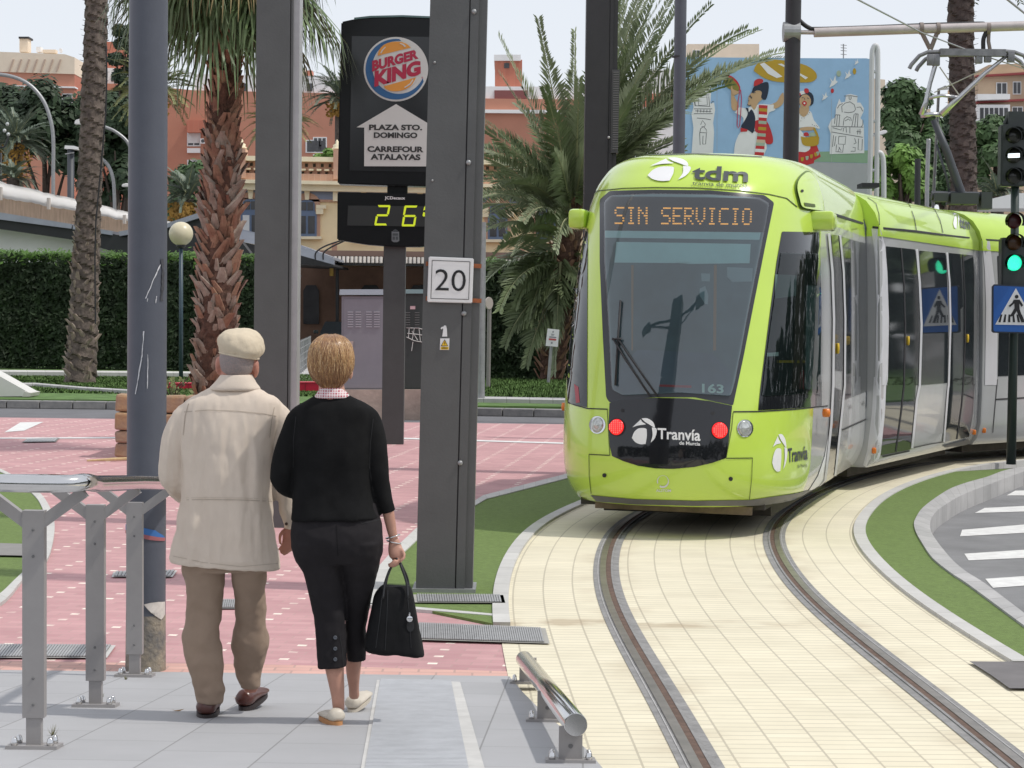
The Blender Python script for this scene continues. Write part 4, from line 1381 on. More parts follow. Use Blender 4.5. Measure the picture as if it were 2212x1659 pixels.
mC=mast('overhead_mast','steel mast coloured almost black for shade with louvred side box behind the tram end',1254,1322,1027,0.013,m=M['poledark'],flange=True,groove=0.74,flm=M['poledark'])  # near-black colour carries the shade this mast stands in
bolt(mC,1315,297,mC[0],0.018,M['mastpale'])
mb=MB()
Yc=mC[4]
a=[at(1319,330,Yc-0.02),at(1335,330,Yc-0.02),at(1339,150,Yc-0.02),at(1322,150,Yc-0.02)]
mb.slab([Vector((p.x,Yc-0.01,p.z))for p in a],(0,0.25,0))
mb.build('louvre_box',mat('louvre_box',(0.06,0.058,0.062),0.5),mC[0])
mb=MB()
for k in range(34):
 y=156+k*5
 mb.bar(at(1323+(330-y)*0.012,y,Yc-0.014),at(1335+(330-y)*0.012,y,Yc-0.014),0.006,0.012)
mb.build('louvre',mat('louvre_slat',(0.14,0.135,0.14),0.5),mC[0])
# slim posts
def post(name,label,cat,x0,x1,ybase,ytop,xshift,m,zb=0.0,n=20,group=None,taper=1.0,Y=None):
 p=G((x0+x1)/2,ybase,zb)if Y is None else at((x0+x1)/2,ybase,Y)
 r=(at(x1,ybase,p.y)-at(x0,ybase,p.y)).length/2
 t=thing(name,label,cat,p,group=group)
 mb=MB()
 b=at((x0+x1)/2+xshift,ytop,p.y)
 mb.tube([p,b],[r,r*taper],n)
 mb.build('shaft',m,t,smooth=True,auto=40)
 return t,p,r
pD=post('catenary_pole','black round pole holding the horizontal wire arm beyond the tram','catenary pole',1680,1714,960,-50,18,M['poledark'])
pE=post('lamp_column','slim grey round column rising behind the tram roof before the mural','lamp column',1446,1472,920,-50,12,M['polegrey'])
mb=MB();mb.tube([at(1463.5,121,pE[1].y),at(1463.5,124,pE[1].y)],pE[2]*1.03,20);mb.build('joint_ring',M['poledark'],pE[0])
# horizontal cantilever arm with its cable
arm=thing('catenary_bracket','pale horizontal tube arm with black cable clamped on the black pole','catenary arm',at(1712,80,pD[1].y))
YA=pD[1].y
def pa(x,y,Y=YA):return at((1860+x/3.456)/1.1302,(y/3.456)/1.1302,Y)
mb=MB();mb.tube([pa(180,270),pa(320,270)],0.155,20);mb.build('clamp',M['galv'],arm)
mb=MB();mb.tube([pa(440,274),pa(1300,245),pa(2212,218),pa(3200,190)],0.075,14);mb.tube([pa(315,272),pa(440,274)],0.035,10);mb.build('tube',mat('pale_tube',(0.50,0.45,0.44),0.45,0.2,var=0.1,vs=5),arm,smooth=True,auto=40)
mb=MB();mb.tube(spline([pa(250,60),pa(270,110),pa(330,185),pa(400,235),pa(470,245),pa(900,232),pa(1400,212),pa(1820,200),pa(1880,210),pa(1895,260),pa(1870,330),pa(1868,420)],5),0.035,8);mb.build('cable',M['rubber'],arm,smooth=True)
mb=MB()
mb.tube([pa(1345,265),pa(1420,415)],0.035,8);mb.tube([pa(1485,260),pa(1425,415)],0.035,8)
for x in(1345,1485,1910):
 mb.tube([pa(x-15,240),pa(x+15,240)],0.095,12)
mb.build('dropper',mat('brown_dropper',(0.22,0.18,0.16),0.6),arm,smooth=True,auto=40)
mb=MB();mb.tube([pa(1915,250),pa(1912,350),pa(1925,420)],0.03,8)
mb.build('dropper',mat('brown_dropper',(0.22,0.18,0.16),0.6),arm,smooth=True,auto=40)
w=MB();w.tube([at(1816,-20,24),at(1990,70,32),at(2090,108,38)],0.012,6)
tag(w.build('contact_wire',M['galv']),'thin overhead wire running down towards the collector of the tram','wire')
w=MB();w.tube([at(2140,-30,20),at(2215,30,24),at(2300,90,30)],0.012,6)
tag(w.build('contact_wire',M['galv']),'thin overhead wire crossing the top right corner of the sky','wire')
# globe lamp
gp=G(391,822,0.13)
gl_=thing('globe_lamp','cream globe lamp on slender blue post standing before the hedge','street lamp',gp)
gc=at(391,505,gp.y)
k=gp.y/F
mb=MB();mb.tube([gp,at(391,535,gp.y)],[4.6*k,4.2*k],12);mb.build('post',mat('blue_post',(0.045,0.075,0.10),0.45),gl_,smooth=True)
mb=MB();mb.lathe([(7*k,-4*k),(11*k,0),(9*k,6*k)],at(391,532,gp.y),16);mb.build('collar',M['poledark'],gl_)
mb=MB();mb.lathe([(26*k*math.sin(math.pi*i/14),-26*k*math.cos(math.pi*i/14))for i in range(15)],gc,28);mb.build('globe',mat('cream_globe',(0.66,0.59,0.42),0.35,var=0.04,vs=4),gl_,smooth=True)
# thin galvanised pole behind the numbered mast
pF=post('signal_post','pale galvanised post standing close behind the numbered mast','post',1029,1047,880,480,3,M['galv'])
pG=post('sign_post','thin grey post with the back of a round sign near the palm','sign',1050,1059,842,648,3,mat('grey_post',(0.24,0.22,0.21),0.5),zb=0.13)
mb=MB();mb.lathe([(13*pG[1].y/F,-0.02),(13.5*pG[1].y/F,0),(13*pG[1].y/F,0.02)],at(1056,655,pG[1].y-0.1),20,(0.8,-0.6,0));mb.build('disc',mat('beige_disc',(0.40,0.35,0.32),0.5),pG[0])
# white notice on a leaning stake
nt_p=G(1184,832,0.13)
ns=thing('notice_sign','small white notice board on a leaning thin stake in the lawn','sign',nt_p)
mb=MB();mb.tube([nt_p,at(1191,745,nt_p.y)],0.042,8);mb.build('stake',M['galv'],ns)
Yn=nt_p.y-0.05
nq=[at(*v,Yn)for v in C(1180,460,[(525,1328),(628,1337),(642,1192),(542,1182)])]
mb=MB();mb.slab(nq,(0,0.03,0));mb.build('board',M['signwhite'],ns)
nf=quadmap(*nq,off=(0,-0.006,0))
mb=MB()
for v,u0,u1,h in((0.84,0.44,0.54,0.05),(0.70,0.35,0.62,0.02),(0.64,0.38,0.58,0.015),(0.53,0.22,0.80,0.035),(0.20,0.4,0.55,0.05)):
 mb.poly([nf(u0,v-h),nf(u1,v-h),nf(u1,v+h),nf(u0,v+h)])
mb.build('print_lines',mat('grey_print',(0.25,0.25,0.28),0.6),ns)
mb=MB();mb.poly([nf(0.2,0.35),nf(0.82,0.35),nf(0.82,0.45),nf(0.2,0.45)]);mb.build('red_bar',mat('red_print',(0.5,0.08,0.08),0.6),ns)
# ---- advertising totem with clock / thermometer
ty=G(848,960).y
tot=thing('advertising_totem','black advertising totem with round burger emblem and green temperature digits','advertising totem',at(848,960,ty))
M['totem']=mat('totem_black',(0.010,0.011,0.012),0.2,spec=0.25)
M['totemglass']=mat('totem_panel',(0.020,0.022,0.024),0.12,var=0.15,vs=1.5)
M['totempost']=mat('totem_post',(0.062,0.068,0.068),0.45,var=0.1,vs=3)
def q4(pts,Y):return[at(x,y,Y)for x,y in pts]
mb=MB();mb.slab(q4([(824,960),(871,961),(876,528),(829,528)],ty),(0,0.22,0));mb.build('post',M['totempost'],tot)
mb=MB();mb.slab(q4([(836,425),(879,425),(880,392),(837,392)],ty),(0,0.2,0));mb.build('neck',M['totem'],tot)
Y1=ty-0.12
upper=[(729,397),(850,401),(968,403),(975,42),(930,38),(870,35.5),(800,37),(765,41),(737,47)]
mb=MB();mb.slab(q4(upper,Y1),(0,0.42,0));bmesh.ops.bevel(mb.bm,geom=mb.bm.edges[:],offset=0.02,segments=2,affect='EDGES');up_=mb.build('upper_case',M['totem'],tot)
mb=MB();mb.slab(q4([(755,368),(950,372),(956,80),(760,78)],Y1-0.006),(0,0.004,0));mb.build('glass_panel',M['totemglass'],up_)
mb=MB()
cs=[(765,40),(800,36),(870,34.5),(930,37),(974,41)]
mb.slab([at(x,y-2,Y1-0.03)for x,y in cs]+[at(x,y+2,Y1-0.03)for x,y in reversed(cs)],(0,0.45,0));mb.build('top_trim',mat('teal_trim',(0.10,0.17,0.17),0.3),up_)
lower=[(729,415),(970,420),(968,523),(910,533),(850,533),(790,528),(752,522),(728,518)]
mb=MB();mb.slab(q4(lower,Y1),(0,0.36,0));bmesh.ops.bevel(mb.bm,geom=mb.bm.edges[:],offset=0.015,segments=2,affect='EDGES');lo_=mb.build('lower_case',M['totem'],tot)
mb=MB();mb.slab(q4([(750,487),(950,490),(952,446),(752,444)],Y1-0.006),(0,0.004,0));mb.build('display_panel',mat('lcd_panel',(0.035,0.038,0.038),0.2),lo_)
DY=Y1-0.012
def flat(name,pts,m,Y,parent):
 mb=MB();mb.slab([at(x,y,Y)for x,y in pts],(0,0.003,0));return mb.build(name,m,parent)
# seven-segment digits
dig=mat('lcd_green',(0.62,0.72,0.02),0.5,emit=(0.62,0.78,0.02),es=0.35)
def seg7(x,y,w,h,lean,on):
 g,t=0.8,4.4
 def P(u,v):return(x+u*w+lean*(1-v),y+v*h)
 def hs(v):
  (ax,ay),(bx,by)=P(0,v),P(1,v)
  ya,yb=(0,t)if v==0 else((-t/2,t/2)if v==0.5 else(-t,0))
  i0=t*0.7
  if v==0:return[(ax+g,ay),(bx-g,by),(bx-i0,by+t),(ax+i0,ay+t)]
  if v==1:return[(ax+i0,ay-t),(bx-i0,by-t),(bx-g,by),(ax+g,ay)]
  return[(ax+g+1,ay),(ax+i0,ay-t/2),(bx-i0,by-t/2),(bx-g-1,by),(bx-i0,by+t/2),(ax+i0,ay+t/2)]
 def vs_(u,v0,v1):
  (ax,ay),(bx,by)=P(u,v0),P(u,v1)
  s=1 if u==0 else-1
  return[(ax,ay+g+0.6),(ax+s*t,ay+t*0.8),(bx+s*t,by-t*0.8),(bx,by-g-0.6)]
 S7={'a':lambda:hs(0),'g':lambda:hs(0.5),'d':lambda:hs(1),'f':lambda:vs_(0,0,0.5),'e':lambda:vs_(0,0.5,1),'b':lambda:vs_(1,0,0.5),'c':lambda:vs_(1,0.5,1)}
 return[S7[s_]()for s_ in on]
for args in((808.5,443,28,44,7,'abged'),(867.5,444,29,45,6,'afgedc'),(912.5,445,24,22.5,4,'abfedc')):
 mb=MB()
 for q in seg7(*args):
  mb.slab([at(px_,py_,DY)for px_,py_ in q],(0,0.002,0))
 mb.build('digit',dig,lo_)
mb=MB();add_text(mb,'JCDecaux',quadmap(*q4([(831,432.5),(875,433),(875,424.5),(831,424)],DY)),bold=0.02);mb.build('lettering',M['signwhite'],lo_)
for pts in([(846,500),(862,500.5),(862.5,520),(858,523),(850,523),(846,520)],):
 flat('crest',pts,mat('crest_grey',(0.16,0.18,0.19),0.5),DY,lo_)
for pts in([(848,504),(860,504),(860,509),(848,509)],[(848,511),(853,511),(853,518),(848,518)],[(855,511),(860,511),(860,518),(855,518)],[(849,497.5),(854,495),(859,497.5),(859,499),(849,499)]):
 flat('crest_field',pts,mat('crest_dark',(0.05,0.06,0.065),0.5),DY-0.004,lo_)
# poster: round emblem
def bk(pts):return C(600,0,pts)
def bkd(cx,cy,r,n=48):return bk([(cx+r*math.cos(6.2832*k/n),cy+r*math.sin(6.2832*k/n))for k in range(n)])
CB=(1267,584)
PW=mat('poster_white',(0.62,0.62,0.60),0.3)
PB=mat('poster_blue',(0.025,0.11,0.27),0.3)
PO=mat('poster_orange',(0.72,0.30,0.045),0.3)
PR=mat('poster_red',(0.42,0.015,0.055),0.3)
em=flat('emblem_disc',bkd(*CB,272),PW,DY,up_)
def arc(r0,r1,a0,a1,n=24,c0=CB,c1=None):
 c1=c1 or c0
 A=[(c0[0]+r0*math.cos(a0+(a1-a0)*k/n),c0[1]+r0*math.sin(a0+(a1-a0)*k/n))for k in range(n+1)]
 B=[(c1[0]+r1*math.cos(a0+(a1-a0)*k/n),c1[1]+r1*math.sin(a0+(a1-a0)*k/n))for k in range(n+1)]
 return bk(A+B[::-1])
# blue crescent: outer rim and an inner circle set towards the upper right
cr0=[(CB[0]+256*math.cos(R(a)),CB[1]+256*math.sin(R(a)))for a in range(24,278,6)]
cr1=[(1290+222*math.cos(R(a)),568+224*math.sin(R(a)))for a in range(276,22,-6)]
flat('emblem_crescent',bk(cr0+cr1),PB,DY-0.004,em)
flat('emblem_field',bk([(1290+190*math.cos(6.2832*k/40),575+180*math.sin(6.2832*k/40))for k in range(40)]),PW,DY-0.006,em)
flat('bun_top',bk([(v.x,v.y)for v in spline([(1112,470,0),(1122,432,0),(1150,390,0),(1200,362,0),(1262,352,0),(1320,356,0),(1366,376,0),(1392,402,0)],4)]),PO,DY-0.009,em)
flat('bun_base',bk([(v.x,v.y)for v in spline([(1164,728,0),(1185,752,0),(1230,768,0),(1290,768,0),(1350,752,0),(1400,716,0),(1438,652,0)],4)]),PO,DY-0.009,em)
for pts in([(1135,448),(1150,420),(1178,392),(1180,400),(1158,425),(1142,452)],[(1300,362),(1335,372),(1352,390),(1340,396),(1322,378),(1300,368)],[(1335,738),(1382,705),(1408,668),(1414,676),(1390,712),(1345,740)]):
 flat('bun_shine',bk(pts),PW,DY-0.012,em)
mb=MB()
add_text(mb,'BURGER',quadmap(*q4(bk([(1066,605),(1458,494),(1452,412),(1066,512)]),DY-0.011)),bold=0.055)
add_text(mb,'KING',quadmap(*q4(bk([(1085,735),(1476,630),(1476,505),(1088,600)]),DY-0.011)),bold=0.06)
mb.build('emblem_lettering',PR,em)
mb=MB();add_text(mb,'R',quadmap(*q4(bk([(1484,664),(1496,662),(1496,646),(1484,648)]),DY-0.011)),bold=0.0)
mb.build('registered_mark',PR,em)
ar=flat('direction_arrow',bk([(935,1074),(1268,878),(1545,1045),(1590,1074),(1530,1078),(1526,1404),(999,1402),(1000,1076)]),PW,DY,up_)
ptx=mat('poster_text',(0.03,0.03,0.03),0.5)
mb=MB()
for txt,q in(('PLAZA STO.',[(1040,1098),(1488,1100),(1488,1052),(1040,1050)]),('DOMINGO',[(1080,1164),(1448,1166),(1448,1118),(1080,1116)]),('CARREFOUR',[(1026,1282),(1500,1286),(1500,1236),(1026,1232)]),('ATALAYAS',[(1052,1348),(1474,1352),(1474,1302),(1052,1298)])):
 mb=MB()
 add_text(mb,txt,quadmap(*q4(bk(q),DY-0.004)),bold=0.045)
 mb.build('lettering',ptx,ar)
# ---- steel railing on the ramp, left
posts=[]
for x0,x1,yb,yt in((52,97,1618,1102),(190,224,1528,1090),(277,306,1463,1085)):
 b=GR((x0+x1)/2,yb)
 posts.append((b,at((x0+x1)/2,yt,b.y)))
rail=thing('handrail','tubular steel handrail on three grey forked posts along the platform ramp','handrail',posts[0][0])
tops=[]
for(b,t)in posts:
 k=1.0
 pst=MB()
 H=t.z-b.z
 wv=0.085
 lean=Vector((t.x-b.x,0,H))
 pst.slab([b+Vector((-wv/2,-0.025,0))+lean*0.135,b+Vector((wv/2,-0.025,0))+lean*0.135,b+Vector((wv/2,0.025,0))+lean*0.135,b+Vector((-wv/2,0.025,0))+lean*0.135],lean*0.865)
 o=pst.build('post',M['postgrey'],rail)
 mb=MB();mb.slab([b+Vector((-0.029,-0.02,0.01)),b+Vector((0.029,-0.02,0.01)),b+Vector((0.029,0.02,0.01)),b+Vector((-0.029,0.02,0.01))],lean*0.145);mb.build('foot',M['postgrey'],o)
 mb=MB();mb.box(b+Vector((0,0,0.012)),(0.20,0.13,0.014),Matrix.Rotation(-math.atan(RK),3,'X'));mb.build('base_plate',M['postgrey'],o)
 for dx in(-0.07,0.07):
  for dy in(-0.04,0.04):
   q=b+Vector((dx,dy,0.02-dy*RK))
   mb=MB();mb.lathe([(0.014,0.0),(0.014,0.014),(0.012,0.016),(0.0115,0.024),(0.007,0.031),(0,0.033)],q,10);mb.build('dome_nut',M['inox'],o,smooth=True)
 for fz in(0.92,0.81,0.30,0.19):
  q=b+lean*fz+Vector((0,-0.026,0))
  mb=MB();mb.lathe([(0.006,0.0),(0.005,0.003),(0,0.0035)],q,8,(0,-1,0));mb.build('screw',M['gratedark'],o)
 top=b+lean
 for s_ in(-1,1):
  mb=MB()
  a=top+Vector((s_*0.02,0,-0.055));e=top+Vector((s_*0.195,0,0.075))
  mb.bar(a,e,0.045,0.045)
  mb.build('fork_arm',M['postgrey'],o)
 tops.append(top)
hz=0.105
r_=0.034
right=[t+Vector((0.195,0,hz))for t in tops]
left=[t+Vector((-0.215,0,hz))for t in tops]
dR=(right[2]-right[0]).normalized()
near=right[0]-dR*0.12
far=right[2]+dR*1.1
ell=spline([near+Vector((-0.42,0.02,0)),near+Vector((-0.20,-0.02,0.0)),near+Vector((-0.05,-0.005,0.0)),near+Vector((0.0,0.09,0)),right[0]+dR*0.3],6)
mb=MB()
mb.tube([near+Vector((-0.9,0.05,0))]+ell+[right[1],right[2],far],r_,20)
mb.build('top_rail',M['inox'],rail,smooth=True)
mb=MB();mb.tube([left[0]-dR*0.05,left[1],left[2],left[2]+dR*1.1],r_,20);mb.build('top_rail',M['inox'],rail,smooth=True)
mb=MB()
for x in(-0.36,-0.375):
 q=near+Vector((x,0.02,0));mb.tube([q,q+Vector((0.004,0,0))],r_*1.012,20)
mb.build('rail_joint',M['postgrey'],rail)
# ---- low steel bar at the platform edge
lowb=thing('low_rail','low polished steel bar on three short grey feet at the platform edge','rail',GR(1232,1645))
feet=[GR(1140,1478),GR(1182,1560),GR(1232,1648)]
bar_pts=[]
for i,b in enumerate(feet):
 bx=MB()
 bx.slab([b+Vector((-0.045,-0.008,0.016)),b+Vector((0.045,-0.008,0.016)),b+Vector((0.045,0.008,0.016)),b+Vector((-0.045,0.008,0.016))],(0,0,0.125))
 o=bx.build('foot',M['postgrey'],lowb)
 mb=MB();mb.box(b+Vector((0.0,0,0.010)),(0.19,0.10,0.013),Matrix.Rotation(-math.atan(RK),3,'X'));mb.build('base_plate',M['postgrey'],o)
 for dx in(-0.07,0.07):
  for dy in(-0.028,0.028):
   q=b+Vector((dx,dy,0.017-dy*RK))
   mb=MB();mb.lathe([(0.013,0.0),(0.013,0.013),(0.011,0.016),(0.011,0.024),(0.006,0.031),(0,0.033)],q,10);mb.build('dome_nut',M['inox'],o,smooth=True)
 for fz in(0.05,0.10):
  mb=MB();mb.lathe([(0.009,0.0),(0.008,0.003),(0.003,0.003),(0,0.001)],b+Vector((0,-0.009,0.016+fz)),10,(0,-1,0));mb.build('screw',M['gratedark'],o)
 bar_pts.append(b+Vector((0,0,0.165)))
d_=(bar_pts[2]-bar_pts[0]).normalized()
A,B=bar_pts[0]-d_*0.22,bar_pts[2]+d_*0.10
A,B=at(1132,1424,feet[0].y+0.2),at(1244,1566,feet[2].y-0.08)
ra=25.5*B.y/F
mb=MB()
dd=(B-A).normalized()
mb.tube([A,A+dd*0.01,B-dd*0.006,B],[ra*0.9,ra,ra,ra*0.96],32)
mb.build('bar',M['inox'],lowb,smooth=True,auto=35)
# ---- traffic signals on the right
ts=thing('traffic_light','dark traffic light with lit green lamp and blue crossing sign on its pole','traffic light',G(2185,1003,0.02))
tY=G(2185,1003,0.02).y
tk=tY/F
DG=mat('signal_housing',(0.035,0.042,0.042),0.5,var=0.15,vs=6)
mb=MB();mb.tube([G(2184,1003,0.02),at(2190,700,tY),at(2194,250,tY)],[10.5*tk,9.5*tk,8.5*tk],18);mb.build('pole',mat('signal_pole',(0.018,0.034,0.03),0.45),ts,smooth=True)
def head(x,yt,yb,w,lamps,Y):
 mb=MB();mb.slab([at(x-w,yb,Y),at(x+w,yb,Y),at(x+w+2,yt,Y),at(x-w+2,yt,Y)],(0,0.22,0))
 bmesh.ops.bevel(mb.bm,geom=mb.bm.edges[:],offset=0.02,segments=2,affect='EDGES')
 o=mb.build('signal_head',DG,ts)
 for ly,r,m_ in lamps:
  c=at(x+1,ly,Y-0.012)
  rr=r*Y/F
  mb=MB();mb.lathe([(rr,0.0),(rr*0.97,0.008),(rr*0.7,0.022),(0,0.03)],c,24,(0,-1,0));mb.build('lamp',m_,o,smooth=True)
  vb=MB()
  ring_=[]
  n=20
  for a0,off0 in((0,0),(0,1)):
   pass
  inner_,outer_=[],[]
  for k in range(n+1):
   a=R(-30)+R(240)*k/n
   e=Vector((math.cos(a)*rr*1.12,0,math.sin(a)*rr*1.12))
   inner_.append(c+e);outer_.append(c+e+Vector((0,-0.16-0.05*math.sin(max(0,a)),-0.01)))
  for k in range(n):
   vb.poly([inner_[k],inner_[k+1],outer_[k+1],outer_[k]])
  bmesh.ops.solidify(vb.bm,geom=vb.bm.faces[:],thickness=0.006)
  vb.build('visor',DG,o,smooth=True)
 return o
green=mat('green_lamp',(0.05,0.8,0.45),0.4,emit=(0.0,0.95,0.50),es=1.05)
dred,damb=mat('dark_red_lens',(0.07,0.012,0.014),0.3),mat('dark_amber_lens',(0.085,0.035,0.01),0.3)
dkl=mat('dark_lens',(0.035,0.036,0.032),0.2)
def tp(x,y):return C(1860,460,[(x,y)])[0]
head(2189,513,666,26.5,((tp(0,275)[1],17,dred),(tp(0,455)[1],17,damb),(tp(0,628)[1],17.2,green)),tY-0.15)
mb=MB()
gy=tp(0,628)[1]
for a in range(-7,8):
 for b in range(-7,8):
  if a*a+b*b<=46:
   c=at(2190+a*2.25,gy+b*2.25,tY-0.162-0.03)
   mb.lathe([(0.0035,0),(0.002,0.004),(0,0.005)],c,5,(0,-1,0))
mb.build('led_cluster',mat('green_led',(0.3,0.95,0.7),0.4,emit=(0.25,1.0,0.68),es=1.5),ts)
o=head(2189,268,402,27.5,((293,16.5,dkl),(336,16.5,dkl),(381,16.5,dkl)),tY-0.15)
mb=MB();c=tY-0.21;mb.slab([at(2175,341,c),at(2203,340,c),at(2203,331,c),at(2175,332,c)],(0,0.004,0));mb.build('white_bar_lamp',mat('white_lamp',(0.9,0.95,1.0),0.4,emit=(0.85,0.95,1.0),es=1.6),o)
mb=MB();mb.box(at(2193,258,tY),(0.22,0.2,0.2));mb.tube([at(2170,268,tY),at(2178,250,tY),at(2190,252,tY)],0.03,8);mb.build('pole_cap',DG,ts)
# pedestrian crossing plate
Yq=tY-0.22
cq=[(2146,713),(2146.5,620),(2149,617),(2241,621),(2243,624),(2242,715),(2240,718),(2149,716)]
csn=MB();csn.slab(q4([(2142.5,716),(2143,619),(2148,614),(2244,618),(2247,622),(2246,718),(2243,721),(2146,719)],Yq),(0,0.03,0));pl_=csn.build('crossing_plate',mat('plate_edge',(0.03,0.04,0.06),0.4),ts)
flat('plate_face',cq,mat('sign_blue',(0.025,0.12,0.42),0.35),Yq-0.005,pl_)
flat('white_triangle',[(2150,701),(2194.5,622.5),(2239,703)],M['signwhite'],Yq-0.008,pl_)
def fs(name,pts):flat(name,pts,M['signblack'],Yq-0.012,pl_)
def ts_(pts):return C(1860,460,pts)
mb=MB()
for k in range(7):
 xb,xt=1995+k*41,2016+k*33
 mb.slab([at(*v,Yq-0.011)for v in ts_([(xb,1128),(xb+20,1129),(xt+14,1064),(xt,1063)])],(0,0.002,0))
mb.build('crossing_bars',M['signblack'],pl_)
mb=MB()
c=at(*ts_([(2150,913)])[0],Yq-0.013);mb.lathe([(16/3.456/1.13*tk,0),(0,0.001)],c,16,(0,-1,0))
for q in([(2125,940),(2175,938),(2205,985),(2193,1000),(2172,970),(2176,1020),(2200,1090),(2212,1128),(2190,1130),(2150,1035),(2125,1075),(2085,1085),(2110,1050),(2132,1010),(2130,970),(2095,1000),(2080,992),(2112,965)],):
 mb.slab([at(*v,Yq-0.013)for v in ts_(q)],(0,0.002,0))
mb.build('walking_figure',M['signblack'],pl_)
# ---- electrical cabinets on their plinth
cbY=G(790,905).y
cab_=thing('electrical_cabinet','tall grey electrical cabinet with louvred door on a stone plinth','cabinet',at(782,842,cbY))
CG=mat('cabinet_grey',(0.215,0.215,0.24),0.5,var=0.06,vs=3)
def cbox(x0,x1,yb,yt,Y,d):
 mb=MB();mb.slab(q4([(x0,yb),(x1,yb),(x1+1,yt),(x0+1,yt)],Y),(0,d,0));return mb
cbox(737,831,842,640,cbY,0.6).build('case',CG,cab_)
mb=cbox(733,836,637,625,cbY-0.06,0.72);mb.build('lid',mat('cabinet_lid',(0.38,0.45,0.50),0.5),cab_)
o=cbox(742,829,838,646,cbY-0.012,0.01).build('door',mat('cabinet_door',(0.23,0.23,0.258),0.5,var=0.05,vs=3),cab_)
for x in(751,768,791,808):
 mb=MB()
 for r2 in range(7):
  y=675+r2*5.3
  mb.slab(q4([(x,y),(x+12,y),(x+12,y-2),(x,y-2)],cbY-0.03),(0,0.02,0))
 mb.build('louvre',mat('cabinet_louvre',(0.42,0.42,0.46),0.4),o)
mb=cbox(756,762,748,737,cbY-0.05,0.05);mb.build('handle',mat('handle_beige',(0.45,0.36,0.33),0.5),o)
cab2=thing('electrical_cabinet','dark green electrical cabinet with white scribble half hidden by the mast','cabinet',at(900,842,cbY+0.1))
CG2=mat('cabinet_green',(0.035,0.045,0.043),0.5,var=0.1,vs=3)
cbox(846,925,840,634,cbY+0.1,0.6).build('case',CG2,cab2)
cbox(842,929,634,625,cbY+0.05,0.7).build('lid',mat('cabinet_lid_teal',(0.22,0.33,0.34),0.5),cab2)
for x in(876,896):
 mb=MB()
 for r2 in range(7):
  y=676+r2*5.3
  mb.slab(q4([(x,y),(x+10,y),(x+10,y-1.6),(x,y-1.6)],cbY+0.07),(0,0.02,0))
 mb.build('louvre',mat('green_louvre',(0.16,0.17,0.17),0.4),cab2)
mb=MB();mb.slab(q4([(886,668),(897,668),(897,661),(886,661)],cbY+0.085),(0,0.01,0));mb.build('label_plate',mat('pink_label',(0.60,0.42,0.44),0.5),cab2)
mb=MB()
for pts in([(878,708),(905,709),(920,713)],[(878,728),(895,736),(918,740)],[(884,708),(882,730)],[(895,709),(890,735)],[(905,709),(908,738)],[(880,720),(900,722),(920,725)],[(892,738),(889,758)],[(890,715),(902,735)]):
 mb.tube([at(x,y,cbY+0.085)for x,y in pts],0.008,5)
mb.build('scribble',mat('white_scribble',(0.55,0.56,0.54),0.7),cab2)
pln=MB();pln.slab(q4([(722,908),(930,908),(930,842),(722,842)],cbY-0.12),(0,0.9,0))
tag(pln.build('plinth',mat('pink_stone',(0.42,0.33,0.28),0.85,var=0.22,vs=2.5,bump=0.4,bs=12)),'pinkish concrete plinth under the two electrical cabinets','plinth')
# ---- stone planter round the hairy palm, red barriers, white wedge, stick
PLY=G(260,990).y
pt=thing('stone_planter','low planter wall of rough orange stone blocks at the hairy palm','planter',at(330,990,PLY))
rr=random.Random(11)
mb=MB()
k=PLY/F
x0,x1=at(246,990,PLY).x,at(420,990,PLY).x
z=0.0
row=0
while z<0.76:
 h=rr.choice((0.17,0.2,0.24))
 x=x0
 while x<x1:
  w_=rr.uniform(0.22,0.42)
  mb.box((x+w_/2,PLY+0.18+rr.uniform(-0.02,0.02),z+h/2),(w_-0.015,0.36,h-0.012),Matrix.Rotation(rr.uniform(-0.05,0.05),3,'Y'),0.03)
  x+=w_
 z+=h
 row+=1
for v in mb.bm.verts:
 v.co+=Vector(noise.noise_vector(v.co*7))*0.012
o=mb.build('stone_course',mat('orange_stone',(0.42,0.25,0.12),0.85,var=0.3,vs=2.2,bump=0.5,bs=18,c2=(0.30,0.22,0.18)),pt)
mb=MB();mb.box(((x0+x1)/2,PLY+1.4,0.36),(x1-x0-0.1,2.3,0.74));mb.build('soil',mat('planter_soil',(0.20,0.15,0.10),0.95,var=0.3,vs=4),pt)
mb=MB()
for x in(x0+0.2,x1-0.2):
 mb.box((x,PLY+1.5,0.37),(0.36,2.5,0.74),None,0.03)
mb.build('side_wall',mat('orange_stone2',(0.45,0.30,0.20),0.85,var=0.3,vs=2.2,bump=0.5,bs=18),pt)
rb=mat('red_plastic',(0.50,0.012,0.04),0.4,var=0.08,vs=2)
for lb,xa,xb,yt,yb,Y in(('long red barrier block behind the planter of the hairy palm',352,452,828,862,50.5),('short red barrier block between the pale-edged mast and the woman',610,700,826,860,50.0)):
 bt=thing('barrier_block',lb,'barrier',at((xa+xb)/2,yb,Y))
 n_=2
 mb=MB();mb.slab(q4([(xa,yb),(xb,yb),(xb,yt),(xa,yt)],Y),(0,0.4,0));bmesh.ops.bevel(mb.bm,geom=mb.bm.edges[:],offset=0.03,segments=2,affect='EDGES');mb.build('body',rb,bt)
 mb=MB();mb.slab(q4([(xa+3,yt+1.5),(xb-3,yt+1.5),(xb-3,yt-1),(xa+3,yt-1)],Y-0.01),(0,0.42,0));mb.build('top_rim',mat('red_rim',(0.62,0.05,0.08),0.4),bt)
 for xx in((xa+xb)/2+4,):
  mb=MB();mb.slab(q4([(xx,yb),(xx+1.5,yb),(xx+1.5,yt+2),(xx,yt+2)],Y-0.012),(0,0.05,0));mb.build('joint',mat('red_joint',(0.22,0.01,0.02),0.5),bt)
wY=G(40,858,0.12).y
wt=thing('white_wedge','white sloping concrete wedge on the turf at the far left','kerb wedge',at(20,858,wY))
